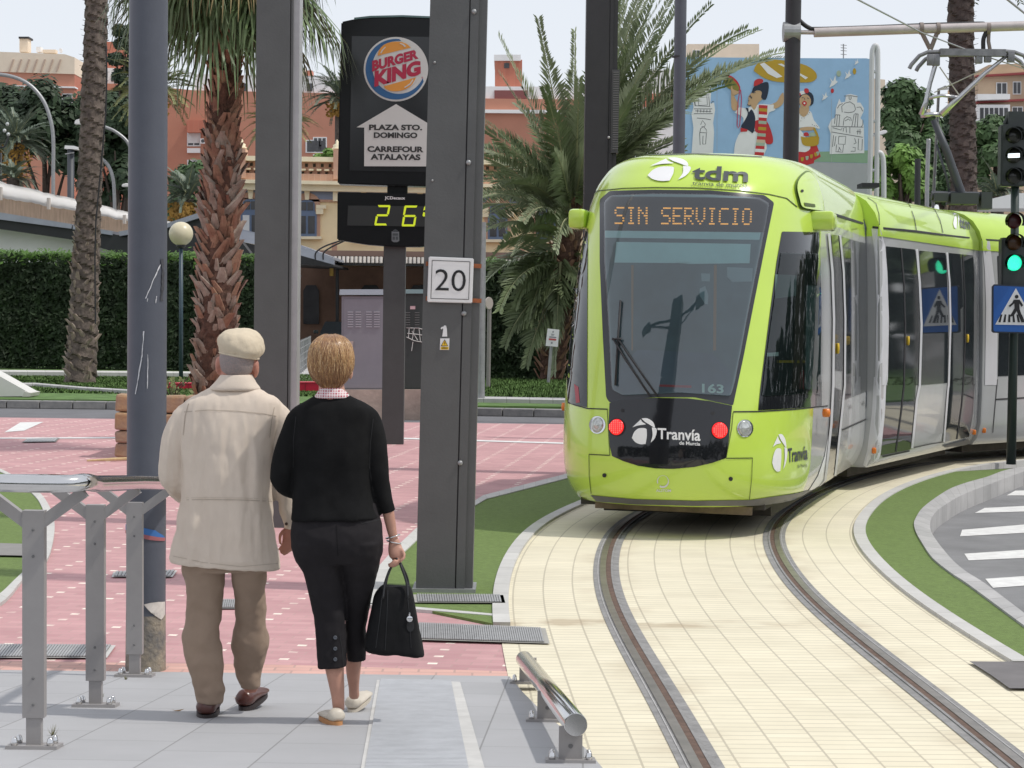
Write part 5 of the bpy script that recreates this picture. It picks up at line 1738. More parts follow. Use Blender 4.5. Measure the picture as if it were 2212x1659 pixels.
mb=MB();mb.slab(q4([(-70,857),(60,856),(63,848),(52,842),(0,813),(-70,775)],wY),(0,0.8,0));mb.build('wedge_body',mat('white_stone',(0.66,0.65,0.62),0.6,var=0.06,vs=3),wt)
mb=MB();mb.slab(q4([(48,857),(64,857),(67,849),(52,846)],wY-0.05),(0,0.9,0));mb.build('toe_block',mat('white_stone2',(0.58,0.56,0.52),0.7,var=0.1,vs=6),wt)
mb=MB();mb.tube([G(188,995,0.02),G(245,992,0.03),G(300,990,0.02)],[0.012,0.022,0.02],6)
tag(mb.build('stick',mat('bamboo',(0.52,0.38,0.20),0.7,var=0.2,vs=8)),'pale dry stick lying on the red paving by the planter','stick')
# fallen leaves, litter, sprouting weeds in the joints
def leaf(label,p,L,w_,ang,m):
 mb=MB()
 c,s_=math.cos(ang),math.sin(ang)
 for a,b in((-1,1),):
  pts=[(-L,0),(-L*0.4,w_),(L*0.3,w_*0.9),(L,0),(L*0.3,-w_*0.8),(-L*0.4,-w_)]
  mb.poly([p+Vector((x*c-y*s_,x*s_+y*c,0.006+0.012*abs(x)/L))for x,y in pts])
 tag(mb.build('fallen_leaf',m),label,'leaf')
leaf('brown dry leaf on the grey ramp close to the left shoe of the man',GR(384,1540),0.03,0.009,0.1,M['leaf_litter'])
leaf('brown dry leaf on the grey ramp above the right shoe of the man',GR(512,1512),0.022,0.008,0.2,M['leaf_litter'])
rr=random.Random(5)
for lb,x,y,s_ in(('dry weed tuft sprouting by the foot of the nearest railing post',114,1592,1.0),('green weed tuft sprouting by the foot of the farthest railing post',271,1470,0.6),('tiny weed sprouting by the foot of the middle railing post',221,1508,0.5)):
 mb=MB();b=GR(x,y)
 for _ in range(16):
  a=rr.uniform(0,6.28);h=rr.uniform(0.02,0.055)*s_;l_=rr.uniform(0.01,0.035)*s_
  e=b+Vector((math.cos(a)*l_,math.sin(a)*l_,h))
  sd=Vector((-math.sin(a),math.cos(a),0))*0.003
  mb.poly([b+sd,b-sd,e])
 tag(mb.build('weed',mat('weed',(0.20,0.19,0.09),0.8,var=0.4,vs=30)),lb,'weed')
# ================================================================ the two walkers and the bag
def fuse(bm,voxel,smooth=4,disp=None):
 """join overlapping closed pieces into one continuous skin"""
 me=bpy.data.meshes.new('tmp')
 bmesh.ops.recalc_face_normals(bm,faces=bm.faces[:])
 bm.to_mesh(me);bm.free()
 ob=bpy.data.objects.new('tmp',me)
 COL.objects.link(ob)
 md=ob.modifiers.new('r','REMESH');md.mode='VOXEL';md.voxel_size=voxel;md.use_smooth_shade=True
 if smooth:
  sm=ob.modifiers.new('s','SMOOTH');sm.factor=0.5;sm.iterations=smooth
 dg=bpy.context.evaluated_depsgraph_get()
 m2=ob.evaluated_get(dg).to_mesh()
 out=bmesh.new();out.from_mesh(m2)
 ob.evaluated_get(dg).to_mesh_clear()
 bpy.data.objects.remove(ob);bpy.data.meshes.remove(me)
 if disp:
  out.normal_update()
  mv=[(v,v.normal*disp(v.co,v.normal))for v in out.verts]
  for v,d in mv:
   v.co+=d
 return out
def loft(mb,rows,Y,n=40,sub=5,ex=2.3,mi=0):
 """rows: (y, xl, xr, dy, half depth in m[, tilt]) in photograph pixels at depth Y"""
 R5=[tuple(r)+(0,)*(6-len(r))for r in rows]
 P=[R5[0]]+R5+[R5[-1]]
 fine=[]
 for i in range(1,len(P)-2):
  for k in range(sub):
   t=k/sub
   fine.append(tuple(0.5*((2*b)+(c-a)*t+(2*a-5*b+4*c-d)*t*t+(3*b-a-3*c+d)*t**3)for a,b,c,d in zip(P[i-1],P[i],P[i+1],P[i+2])))
 fine.append(R5[-1])
 rs=[]
 for y,xl,xr,dy,hd,tilt in fine:
  ring=[]
  cx,hw=(xl+xr)/2,(xr-xl)/2
  for k in range(n):
   a=6.28318*k/n
   ca,sa=math.cos(a),math.sin(a)
   u=math.copysign(abs(ca)**(2/ex),ca)
   w=math.copysign(abs(sa)**(2/ex),sa)
   p=at(cx+u*hw,y+u*tilt,Y)
   ring.append(p+Vector((0,dy+w*hd,0)))
  rs.append(ring)
 mb.rings(rs,mi=mi)
 return mb
def limb(mb,pts,Y,n=18,sub=5,flat=1.0):
 """pts: (x, y, dy, radius px)"""
 k=Y/F
 P=spline([(x,y,d*1000)for x,y,d,r in pts],sub)
 rr=spline([(r,0,0)for x,y,d,r in pts],sub)
 mb.tube([at(p.x,p.y,Y)+Vector((0,p.z/1000,0))for p in P],[max(0.5,q.x)*k for q in rr],n,flat=flat)
 return mb
def ball(mb,x,y,Y,dy,rx,ry,rz,n=20):
 """ellipsoid: pixel centre, radii in metres"""
 c=at(x,y,Y)+Vector((0,dy,0))
 rs=[]
 for i in range(n//2+1):
  a=math.pi*i/(n//2)
  rs.append([c+Vector((rx*max(1e-3,math.sin(a))*math.cos(6.2832*k/n),ry*max(1e-3,math.sin(a))*math.sin(6.2832*k/n),-rz*math.cos(a)))for k in range(n)])
 mb.rings(rs)
 return mb
def nz(p,sx,sy,sz,seed=0.0):return noise.noise(Vector((p.x*sx+seed,p.y*sy,p.z*sz)))
M['skin']=mat('skin',(0.50,0.27,0.20),0.5,var=0.10,vs=14,spec=0.4)
M['skin_m']=mat('weathered_skin',(0.46,0.205,0.15),0.5,var=0.12,vs=16,spec=0.4)
M['linen']=mat('beige_jacket',(0.67,0.575,0.485),0.85,var=0.04,vs=6,bump=0.10,bs=260,spec=0.2)
M['trouser']=mat('brown_trousers',(0.33,0.245,0.185),0.85,var=0.06,vs=8,bump=0.10,bs=260,spec=0.2)
M['capcloth']=mat('cream_cap',(0.62,0.53,0.40),0.85,var=0.06,vs=10,bump=0.15,bs=220,spec=0.2)
M['greyhair']=mat('cropped_grey_hair',(0.24,0.225,0.225),0.7,var=0.35,vs=160,bump=0.4,bs=300,c2=(0.36,0.27,0.25),detail=2)
M['brownleather']=mat('brown_leather',(0.095,0.032,0.025),0.3,var=0.25,vs=12,spec=0.6)
M['sole']=mat('dark_sole',(0.03,0.022,0.022),0.6)
M['blackcloth']=mat('black_knit',(0.0095,0.0095,0.010),0.9,var=0.25,vs=12,bump=0.15,bs=400,spec=0.15)
M['charcoal']=mat('charcoal_trousers',(0.019,0.017,0.019),0.85,var=0.15,vs=9,bump=0.1,bs=300,spec=0.2)
M['blond']=mat('blond_hair',(0.42,0.235,0.10),0.33,c2=(0.16,0.07,0.032),vs=1.0,stretch=(46,46,5),spec=0.6,bump=0.08,bs=1.6,detail=3)
M['beigeshoe']=mat('beige_leather',(0.60,0.54,0.45),0.45,var=0.06,vs=10)
M['tansole']=mat('tan_sole',(0.52,0.25,0.10),0.6,var=0.1,vs=12)
M['bagblack']=mat('bag_fabric',(0.008,0.008,0.009),0.75,var=0.3,vs=10,bump=0.12,bs=350,spec=0.2)
M['bagleather']=mat('bag_leather',(0.012,0.012,0.014),0.35,spec=0.5)
def shoe(name,parent,heel,ang,pitch,L,W,H,upper,solem,heelh=0.018,low=False):
 """heel: ground point under the heel; ang: direction in plan (0 = straight away); pitch: toe lift"""
 f=Vector((math.sin(ang),math.cos(ang),0))
 s=Vector((math.cos(ang),-math.sin(ang),0))
 fp=f*math.cos(pitch)+Vector((0,0,math.sin(pitch)))
 up=Vector((0,0,math.cos(pitch)))-f*math.sin(pitch)
 ts_=[(-0.02,0.25,0.55,0.30),(0.0,0.56,0.80,0.20),(0.04,0.74,0.98,0.12),(0.14,0.82,1.0,0.06),(0.30,0.80,0.92 if not low else 0.62,0.06),(0.50,0.88,0.80 if not low else 0.55,0.06),(0.68,1.0,0.60,0.06),(0.82,0.95,0.48,0.07),(0.93,0.72,0.38,0.10),(0.99,0.38,0.28,0.14),(1.0,0.12,0.22,0.17)]
 mb=MB();rs=[]
 for t,w,h,b in ts_:
  c=heel+fp*(t*L)
  hw,z0,z1=w*W/2,b*H+heelh*0.5,max(b*H+0.012,h*H)
  ring=[]
  for k in range(20):
   a=6.2832*k/20
   x=math.copysign(abs(math.cos(a))**0.75,math.cos(a))*hw
   z=(z0+z1)/2+math.copysign(abs(math.sin(a))**0.8,math.sin(a))*(z1-z0)/2
   if z>(z0+z1)/2:
    x*=1-0.25*(z-(z0+z1)/2)/max(1e-4,(z1-z0)/2)
   ring.append(c+s*x+up*z)
  rs.append(ring)
 mb.rings(rs)
 o=mb.build(name,upper,parent,smooth=True)
 mb=MB();rs=[]
 for z in(0.0,heelh):
  rs.append([heel+fp*(0.5*L+0.5*L*1.03*math.copysign(abs(math.cos(a))**0.8,math.cos(a))-0.005)+s*(W/2*(0.90+0.14*math.cos(a))*math.sin(a))+up*z for a in[6.2832*k/28 for k in range(28)]])
 mb.rings(rs);mb.build('sole',solem,o,smooth=True,auto=50)
 return o
def skin_line(name,pts,w,m,parent,bvh,off=0.002):
 return line(name,pts,w,m,parent,off,bvh)
def fingers(mb,chain,Y,r):
 for pts in chain:
  k=Y/F
  P=spline([at(x,y,Y)+Vector((0,d,0))for x,y,d in pts],3)
  n=len(P)
  mb.tube(P,[r*k*(1.0-0.22*i/(n-1))for i in range(n)],10)
  q=P[-1]
  mb.lathe([(r*k*0.8*math.sin(math.pi*i/6),r*k*0.8*-math.cos(math.pi*i/6))for i in range(7)],q,8)
# ---------------------------------------------------------------- man
mY=GR(445,1552).y
man=thing('person','man in cream flat cap, beige jacket and brown trousers walking away arm in arm','person',GR(470,1545))
k=mY/F
mb=MB()
ball(mb,512,776,mY,0.01,0.076,0.098,0.105)  # skull
ball(mb,513,798,mY,0.05,0.058,0.07,0.075)  # jaw
ball(mb,513,786,mY,0.118,0.012,0.022,0.026,10)  # nose
ball(mb,513,808,mY,0.10,0.022,0.02,0.012,10)  # lips
limb(mb,[(509,782,0.0,32),(509,808,0.0,31),(509,835,0.0,32),(508,856,0.01,42)],mY)
for x,y,s_ in((470.5,789,-1),(553,795,1)):
 ball(mb,x,y,mY,0.012,0.013,0.028,0.040,12)
 ball(mb,x-s_*3,y+14,mY,0.018,0.012,0.018,0.018,10)
loft(mb,[(852,440,575,0,0.06),(875,410,600,0,0.08),(950,402,585,0,0.10),(1060,400,585,0,0.10),(1170,398,585,0,0.10),(1225,410,570,0,0.08)],mY)
limb(mb,[(420,895,0,18),(382,960,0,16),(378,1040,0.02,14),(398,1080,0.25,12),(405,1088,0.32,10)],mY)
limb(mb,[(598,905,0.03,18),(607,1000,0.04,16),(610,1050,0.05,14),(619,1110,0.09,12),(622,1145,0.11,10.5)],mY)
limb(mb,[(440,1190,0,34),(437,1350,0.02,24),(440,1440,0.0,20),(450,1535,0.0,15)],mY)
limb(mb,[(535,1190,0,34),(534,1350,0.10,24),(530,1440,0.17,20),(530,1510,0.20,15)],mY)
# right hand, hanging, half curled
loft(mb,[(1138,611,633,0.11,0.018),(1150,606,634,0.115,0.018),(1166,603,633,0.12,0.016),(1180,604,631,0.125,0.014)],mY,n=18,sub=3)
fingers(mb,[[(627,1174,0.12),(627,1186,0.135),(622,1195,0.15),(616,1200,0.155)],[(621,1176,0.12),(620,1190,0.13),(613,1201,0.14),(607,1205,0.14)],[(614,1176,0.12),(612,1189,0.125),(606,1198,0.13),(601,1201,0.13)],[(608,1172,0.115),(605,1183,0.12),(600,1190,0.12),(597,1193,0.12)],[(608,1150,0.10),(601,1160,0.09),(600,1172,0.09),(602,1180,0.095)]],mY,4.5)
# left hand in front
loft(mb,[(1080,392,412,0.32,0.018),(1092,390,412,0.34,0.018),(1104,390,411,0.35,0.016)],mY,n=18,sub=3)
fingers(mb,[[(393+5*i,1102,0.35),(393+5*i,1112,0.36),(394+5*i,1120-abs(i-1),0.345)]for i in range(4)]+[[(391,1090,0.33),(385,1098,0.33),(384,1106,0.335)]],mY,4.3)
body_m=link('body',fuse(mb.bm,0.0065,2),M['skin_m'],man,True)
mb=MB();ball(mb,512,776,mY,0.008,0.0785,0.1005,0.1075,32)
bm=mb.bm
for v in list(bm.verts):
 pass
bmesh.ops.bisect_plane(bm,geom=bm.verts[:]+bm.edges[:]+bm.faces[:],plane_co=at(512,803,mY),plane_no=(0,-0.35,1),clear_inner=True)
link('hair',bm,M['greyhair'],man,True)
# cap
mb=MB()
loft(mb,[(770,475,556,0.02,0.108,8),(764,472,560,0.02,0.112,8),(758,471,566,0.02,0.120,8),(748,468,569,0.025,0.128,8),(735,469,568,0.035,0.132,6),(722,477,560,0.045,0.122,3),(713,490,548,0.05,0.09,1),(709.5,505,534,0.05,0.045,0)],mY,n=48,sub=5,ex=2.2)
def capd(p,n):return 0.004*nz(p,22,22,22)+0.0025*nz(p,50,50,50,3)
cap=link('flat_cap',fuse(mb.bm,0.006,1,capd),M['capcloth'],man,True)
mb=MB()
ring=[]
for kk in range(40):
 a=6.2832*kk/40
 ring.append(at(515.5+41.5*math.cos(a),768+7*math.cos(a),mY)+Vector((0,0.02+0.110*math.sin(a),0)))
mb.tube(ring+[ring[0]],0.0055,8);mb.build('cap_band',M['capcloth'],cap,smooth=True)
mb=MB();loft(mb,[(766,480,552,0.15,0.055,6),(764,482,550,0.15,0.05,6)],mY,n=30,sub=2);mb.build('peak',M['capcloth'],cap,smooth=True)
# jacket
mb=MB()
loft(mb,[(836,458,556,-0.005,0.060),(846,438,572,0.0,0.085),(858,414,594,0.0,0.10),(872,398,606,0.0,0.112),(900,392,604,0.0,0.125),(945,394,592,0.0,0.135),(1012,396,590,0.005,0.138),(1060,392,590,0.01,0.14),(1096,386,592,0.01,0.142),(1150,379,597,0.01,0.15),(1205,370,604,0.01,0.158,8),(1222,367,606,0.01,0.160,9)],mY,n=64,sub=5,ex=2.5)
limb(mb,[(425,885,0,26),(398,905,0,28),(381,945,-0.005,27),(371,990,-0.01,27),(375,1035,0.01,25),(388,1066,0.12,22),(398,1080,0.24,19),(402,1084,0.30,17)],mY)
limb(mb,[(585,885,0.02,27),(602,910,0.03,28),(606,960,0.035,27),(606,1015,0.04,25),(609,1055,0.05,22),(615,1100,0.075,17),(620,1136,0.10,14.5),(621,1149,0.105,14)],mY)
def fold(p,n):
 top,bot=at(490,880,mY).z,at(490,1225,mY).z
 t=max(0.0,min(1.0,(top-p.z)/(top-bot)))
 v=(0.018*nz(p,15,8,2.4,1.7)+0.009*(0.35-abs(nz(p,22,8,3.2,4.9))))*min(1,t*4+0.1)
 v+=0.0045*nz(p,30,20,7,8.1)+0.0022*nz(p,60,40,20,4.4)
 v+=0.006*nz(p+Vector((p.z*0.6,0,0)),12,8,14,5.5)*t
 return v*(0.35 if t>0.955 else 1.0)
jb=fuse(mb.bm,0.007,3,fold)
JB=BVHTree.FromBMesh(jb)
jacket=link('jacket',jb,M['linen'],man,True)
mb=MB()
crow=[]
loft(mb,[(809,477,543,0.0,0.080),(816,472,548,0.0,0.086),(826,464,553,0.0,0.094),(838,452,562,0.002,0.102),(843,452,562,0.002,0.098)],mY,n=48,sub=4)
link('collar',fuse(mb.bm,0.006,2),M['linen'],jacket,True)
SE=mat('jacket_seam',(0.46,0.385,0.31),0.9)
SEL=mat('jacket_seam_ridge',(0.56,0.48,0.39),0.9)
skin_line('seam',[(398,890),(450,886),(510,888),(570,894),(596,899)],1.5,SE,jacket,JB)
skin_line('seam',[(390,1080),(450,1079),(520,1080),(590,1083)],1.5,SE,jacket,JB)
skin_line('seam',[(388,1075.5),(450,1074.5),(520,1075.5),(590,1078.5)],0.9,SEL,jacket,JB)
skin_line('seam',[(408,872),(400,900),(396,940)],1.4,SE,jacket,JB)
skin_line('seam',[(592,880),(586,910),(582,945)],1.4,SE,jacket,JB)
skin_line('hem_stitch',[(374,1201),(440,1215),(520,1224),(600,1217)],1.0,SE,jacket,JB)
mb=MB();c=project(JB,619,1131,0.003);mb.lathe([(0.007,0),(0.007,0.003),(0,0.003)],c,12,(0.2,-1,0));mb.build('cuff_button',mat('horn_button',(0.06,0.035,0.025),0.4),jacket)
# trousers
mb=MB()
loft(mb,[(1160,392,588,0,0.12),(1200,392,586,0,0.125),(1232,394,580,0,0.115)],mY,ex=2.4)
loft(mb,[(1200,393,489,0,0.105),(1222,394,485,0,0.10),(1300,402,479,0.015,0.085),(1345,399,475,0.02,0.082),(1376,393,474,0.01,0.082),(1420,398,480,0.0,0.078),(1467,413,483,0.0,0.07),(1500,424,482,0.01,0.068),(1519,427,482,0.012,0.068)],mY,n=36)
loft(mb,[(1200,496,578,0,0.105),(1222,499,575,0.01,0.10),(1300,503,567,0.08,0.085),(1345,501,567,0.12,0.082),(1376,496,572,0.13,0.082),(1420,492,568,0.15,0.078),(1467,500,554,0.18,0.066),(1503,508,550,0.20,0.064)],mY,n=36)
def tfold(p,n):
 lo=at(490,1519,mY).z
 t=max(0,min(1,(p.z-lo)/0.35))
 return 0.009*nz(p+Vector((p.z*0.5,0,0)),9,9,13,2.2)+0.007*(0.3-abs(nz(p+Vector((p.z*0.9,0,0)),10,10,12,6.1)))+0.003*nz(p,30,30,26,7)+0.007*nz(p,12,12,24,9)*(1-t)
tb=fuse(mb.bm,0.007,3,tfold)
TB=BVHTree.FromBMesh(tb)
trm=link('trousers',tb,M['trouser'],man,True)
# shoes
hL,hR=GR(447,1552),GR(524,1537)
shoe('shoe',man,hL+Vector((0,-0.045,0.002)),R(-4),0.0,0.30,0.112,0.092,M['brownleather'],M['sole'],0.022)
shoe('shoe',man,hR+Vector((0.005,-0.02,0.004)),R(11),R(7),0.29,0.110,0.094,M['brownleather'],M['sole'],0.022)
# ---------------------------------------------------------------- woman
wY=GR(722,1566).y
wom=thing('person','woman with short blond hair, black cardigan and cropped trousers carrying a handbag','person',GR(735,1560))
mb=MB()
ball(mb,715,780,wY,0.01,0.073,0.094,0.102)
ball(mb,715,806,wY,0.045,0.052,0.066,0.07)
ball(mb,715,792,wY,0.112,0.010,0.02,0.024,10)
ball(mb,715,814,wY,0.095,0.021,0.018,0.011,10)
limb(mb,[(715,790,0.0,27),(716,825,-0.005,27),(717,850,-0.005,31),(718,868,0,46)],wY)
for x,y in((677,808),(757,805)):
 ball(mb,x,y,wY,0.012,0.011,0.022,0.031,12)
loft(mb,[(866,665,772,0,0.05),(890,640,800,0,0.075),(960,645,795,0,0.09),(1060,650,795,0,0.085),(1150,640,818,0,0.10),(1200,648,812,0,0.09)],wY)
limb(mb,[(648,905,-0.01,16),(625,985,-0.01,15),(618,1040,0.0,13),(660,1062,0.16,11),(690,1060,0.24,9)],wY)
limb(mb,[(798,905,0,16),(818,1010,0.0,15),(831,1075,0.003,12),(838,1105,0.01,13),(844,1138,0.02,11.5),(849,1163,0.025,9.6),(851,1176,0.026,10.5)],wY)
limb(mb,[(690,1190,0,40),(712,1330,0.0,25),(720,1420,0.0,22.5),(726,1470,0.0,18),(730,1505,0.0,14.5),(731,1535,0.015,13)],wY)
limb(mb,[(770,1190,0,40),(768,1330,0.10,22),(760,1420,0.13,19),(757,1465,0.17,16),(757,1500,0.20,12),(757,1525,0.23,12)],wY)
# right fist round the bag handles
loft(mb,[(1168,840,862,0.025,0.020),(1180,838,867,0.025,0.024),(1194,838,872,0.02,0.025),(1206,841,872,0.018,0.022)],wY,n=20,sub=3)
fingers(mb,[[(869,1198,0.03),(868,1208,0.012),(860,1213,-0.012),(852,1209,-0.02)],[(866,1203,0.03),(864,1214,0.01),(856,1218,-0.014),(849,1213,-0.021)],[(860,1206,0.03),(857,1218,0.008),(850,1222,-0.012),(844,1217,-0.019)],[(852,1207,0.03),(849,1219,0.008),(844,1223,-0.008),(840,1218,-0.013)],[(866,1186,0.01),(873,1196,-0.006),(872,1205,-0.016),(866,1210,-0.02)]],wY,4.4)
fingers(mb,[[(692,1056+3*i,0.24),(702,1058+3*i,0.27),(710,1062+3*i,0.26)]for i in range(4)]+[[(688,1052,0.23),(694,1046,0.25),(700,1046,0.26)]],wY,4.0)
link('body',fuse(mb.bm,0.0065,2),M['skin'],wom,True)
# hair: one cap of hair with modelled locks
mb=MB()
loft(mb,[(722,702,728,0.0,0.03),(727,690,744,0.0,0.062),(738,677,755,0.0,0.092),(752,669,761,0.0,0.108),(770,665.5,764,0.002,0.116),(787,665,764,0.002,0.115),(802,668,761,-0.004,0.102),(816,677,753,-0.018,0.075),(828,687,744,-0.026,0.054),(838,698,734,-0.028,0.040)],wY,n=96,sub=7,ex=2.1)
hc=at(715,765,wY)
hb=mb.bm
hb.normal_update()
for v in hb.verts:
 d=v.co-hc
 a=math.atan2(d.x,-d.y)
 lock=noise.noise(Vector((a*7+d.z*5,d.z*3.5,1.0)))*0.0040+noise.noise(Vector((a*24+d.z*9,d.z*4,5.0)))*0.0018
 v.co+=v.normal*lock
hair=link('hair',hb,M['blond'],wom,True)
HB=BVHTree.FromPolygons([v.co[:]for v in hair.data.vertices],[tuple(p.vertices)for p in hair.data.polygons])
rr=random.Random(3)
cols=[mat('hair_strand',c_,0.35,spec=0.6)for c_ in((0.54,0.34,0.16),(0.38,0.205,0.088),(0.24,0.115,0.05),(0.66,0.46,0.26))]
mbs=[MB()for _ in cols]
off=rootm(wom).translation
for i in range(760):
 a=rr.uniform(-1.75,1.75)
 y0=rr.uniform(722,790)
 L=rr.uniform(40,85)
 pts=[]
 sw=rr.uniform(-0.5,0.5)
 for j in range(6):
  t=j/5
  y=y0+L*t
  if y>840:break
  aa=a+sw*t*0.35+0.06*math.sin(t*4+i)
  z=at(715,y,wY).z
  o=Vector((hc.x+0.16*math.sin(aa),hc.y-0.16*math.cos(aa),z))
  d=Vector((hc.x,hc.y,z))-o
  co,n,q,ds=HB.ray_cast(o-off,d.normalized())
  if co is None:break
  pts.append(co+off+n*(0.0008 if t<0.8 else 0.002))
 if len(pts)>=3:
  ci=rr.choices(range(4),(4,3,2.2,1.6))[0]
  if y0+L>815:ci=rr.choice((1,2,2))
  mbs[ci].tube(pts,[0.0006]+[0.0011]*(len(pts)-2)+[0.0004],4)
mall=MB()
for i,x in enumerate(mbs):
 for f in x.bm.faces:
  f.material_index=i
 me=bpy.data.meshes.new('t');x.bm.to_mesh(me);mall.bm.from_mesh(me);bpy.data.meshes.remove(me);x.bm.free()
tag(mall.build('hair_strands',cols,hair,smooth=True),kind='stuff')
# cardigan
mb=MB()
loft(mb,[(853,690,748,0.0,0.055),(862,668,772,0.0,0.075),(872,650,793,0.0,0.09),(886,634,808,0.0,0.102),(915,633,806,0.0,0.112),(970,634,802,0.0,0.118),(1030,634,801,0.0,0.112),(1075,632,808,0.0,0.118),(1110,631,819,-0.005,0.130),(1121,631,823,-0.006,0.132,-2)],wY,n=64,ex=2.5)
limb(mb,[(662,892,0,25),(644,910,-0.005,28),(626,955,-0.01,28),(613,1005,-0.015,28),(609,1035,-0.01,26),(622,1053,0.02,22),(645,1058,0.10,20),(668,1060,0.18,18)],wY)
limb(mb,[(782,892,0,25),(797,912,0,28),(808,965,0,27),(819,1030,0.0,22),(829,1075,0.003,20),(836,1099,0.008,18.5),(838,1108,0.010,18)],wY)
def cfold(p,n):return 0.006*nz(p,11,8,5,2.0)+0.003*nz(p,26,20,16,6.0)
cb_=fuse(mb.bm,0.007,3,cfold)
CBV=BVHTree.FromBMesh(cb_)
card=link('cardigan',cb_,M['blackcloth'],wom,True)
CS=mat('knit_seam',(0.022,0.022,0.024),0.9)
skin_line('seam',[(806,905),(800,960),(798,1010),(806,1060)],1.3,CS,card,CBV)
skin_line('seam',[(640,900),(634,950),(633,1010)],1.3,CS,card,CBV)
gm=brick_mat('gingham',(0.40,0.03,0.07),(0.62,0.36,0.38),(0.74,0.70,0.70),0.011,0.011,0.0018,uv=False,var=0.02,off=0.0,bump=0,rough=0.8,rot=0.0)
for nd in gm.node_tree.nodes:
 if nd.type=='MAPPING':
  nd.inputs['Rotation'].default_value=(R(90),0,0)
mb=MB()
loft(mb,[(837,695,738,-0.012,0.060),(841,690,743,-0.010,0.066),(848,685,750,-0.006,0.074),(857,679,757,-0.002,0.083),(860,680,756,-0.002,0.078)],wY,n=48,sub=3)
link('shirt_collar',fuse(mb.bm,0.005,2),gm,wom,True)
# trousers
mb=MB()
loft(mb,[(1085,640,812,0.0,0.10),(1130,631,825,-0.008,0.125),(1162,630,828,-0.012,0.135),(1190,632,827,-0.008,0.13),(1215,640,820,0.0,0.11)],wY,ex=2.4)
loft(mb,[(1170,631,738,-0.012,0.125),(1200,636,737,-0.006,0.118),(1244,657,741,0.0,0.10),(1300,671,744,0.0,0.083),(1356,681,747,0.0,0.075),(1410,685,748,0.0,0.070),(1441,686,749,0.0,0.072,-3)],wY,n=36)
loft(mb,[(1170,722,828,-0.012,0.125),(1200,727,824,0.0,0.118),(1244,735,813,0.04,0.10),(1300,739,800,0.08,0.08),(1356,742,788,0.11,0.07),(1410,743,786,0.125,0.064),(1437,745,787,0.13,0.064)],wY,n=36)
def wfold(p,n):return 0.004*nz(p+Vector((p.z*0.8,0,0)),9,9,16,3.3)+0.0025*nz(p,32,28,30,1.0)
wb=fuse(mb.bm,0.007,3,wfold)
WB=BVHTree.FromBMesh(wb)
wtr=link('cropped_trousers',wb,M['charcoal'],wom,True)
for y in(1377,1401,1424):
 mb=MB();c=project(WB,724,y,0.002)
 mb.lathe([(0.0085,0),(0.0085,0.004),(0.006,0.005),(0.004,0.002),(0,0.002)],c,14,(0.1,-1,0));mb.build('cuff_button',mat('grey_button',(0.10,0.11,0.13),0.35),wtr,smooth=True)
skin_line('cuff_slit',[(733,1370),(739,1405),(741,1440)],1.2,CS,wtr,WB)
skin_line('seat_seam',[(727,1135),(728,1170),(730,1200)],1.2,M['blackcloth'],wtr,WB)
skin_line('pocket_flap',[(775,1124),(782,1131),(822,1122)],1.6,CS,wtr,WB)
# flat shoes
hL,hR=GR(731,1568),GR(757,1540)
shoe('flat_shoe',wom,hL+Vector((0.0,-0.03,0.002)),R(-18),R(-1),0.255,0.094,0.078,M['beigeshoe'],M['tansole'],0.022,low=True)
shoe('flat_shoe',wom,hR+Vector((0.005,-0.02,0.004)),R(13),R(9),0.25,0.090,0.074,M['beigeshoe'],M['beigeshoe'],0.016,low=True)
for y,t in((1160,0.003),(1172,-0.002)):
 c=at(848+(y-1160)*0.15,y,wY)+Vector((0,0.024,0))
 mb=MB();ring=[]
 for kk in range(25):
  a=6.2832*kk/24
  ring.append(c+Vector((0.030*math.cos(a),0.026*math.sin(a),t*math.cos(a)*3)))
 mb.tube(ring,0.003,8);mb.build('bracelet',M['inox'],wom,smooth=True)
# ---------------------------------------------------------------- handbag
bag=thing('handbag','black fabric handbag with silver charm hanging from the right hand of the woman','handbag',at(852,1418,wY))
mb=MB()
loft(mb,[(1266,826,884,0.02,0.038),(1275,816,889,0.02,0.055),(1290,808,893,0.02,0.066),(1330,799,901,0.02,0.078),(1375,790,910,0.02,0.088,3),(1398,786,915,0.02,0.092,6),(1408,787,917,0.02,0.090,7),(1413,791,914,0.02,0.080,7)],wY,n=64,ex=3.6)
def bfold(p,n):return 0.006*nz(p,14,10,5,3.0)+0.003*nz(p,30,20,14,1.0)
bb=fuse(mb.bm,0.006,2,bfold)
BB=BVHTree.FromBMesh(bb)
bo=link('bag_body',bb,M['bagblack'],bag,True)
for d0 in(-0.035,0.065):
 mb=MB()
 P=spline([at(829,1290,wY)+Vector((0,d0-0.025,0)),at(832,1262,wY)+Vector((0,d0,0)),at(840,1236,wY)+Vector((0,d0*0.5,0)),at(853,1212,wY)+Vector((0,0.0,0)),at(860,1209,wY)+Vector((0,0.0,0)),at(869,1228,wY)+Vector((0,d0*0.5,0)),at(879,1256,wY)+Vector((0,d0,0)),at(883,1288,wY)+Vector((0,d0-0.025,0))],5)
 mb.tube(P,0.0058,8);mb.build('handle',M['bagleather'],bag,smooth=True)
for pts in([(826,1285),(820,1340),(812,1400)],[(880,1285),(884,1330),(888,1400)],[(838,1275),(836,1330),(832,1405)]):
 line('bag_seam',pts,1.6,M['bagleather'],bag,0.002,BB)
mb=MB();c=project(BB,884,1337,0.008)
mb.lathe([(0.013,-0.003),(0.013,0.002),(0.009,0.005),(0,0.005)],c,20,(0,-1,0));mb.box(c+Vector((-0.001,0,0.019)),(0.007,0.004,0.016),None,0.001);mb.build('charm',M['chrome'],bag,smooth=True,auto=40)
patch('charm_tab',disc(886,1352,8,13),M['bagleather'],bag,0.003,BB)
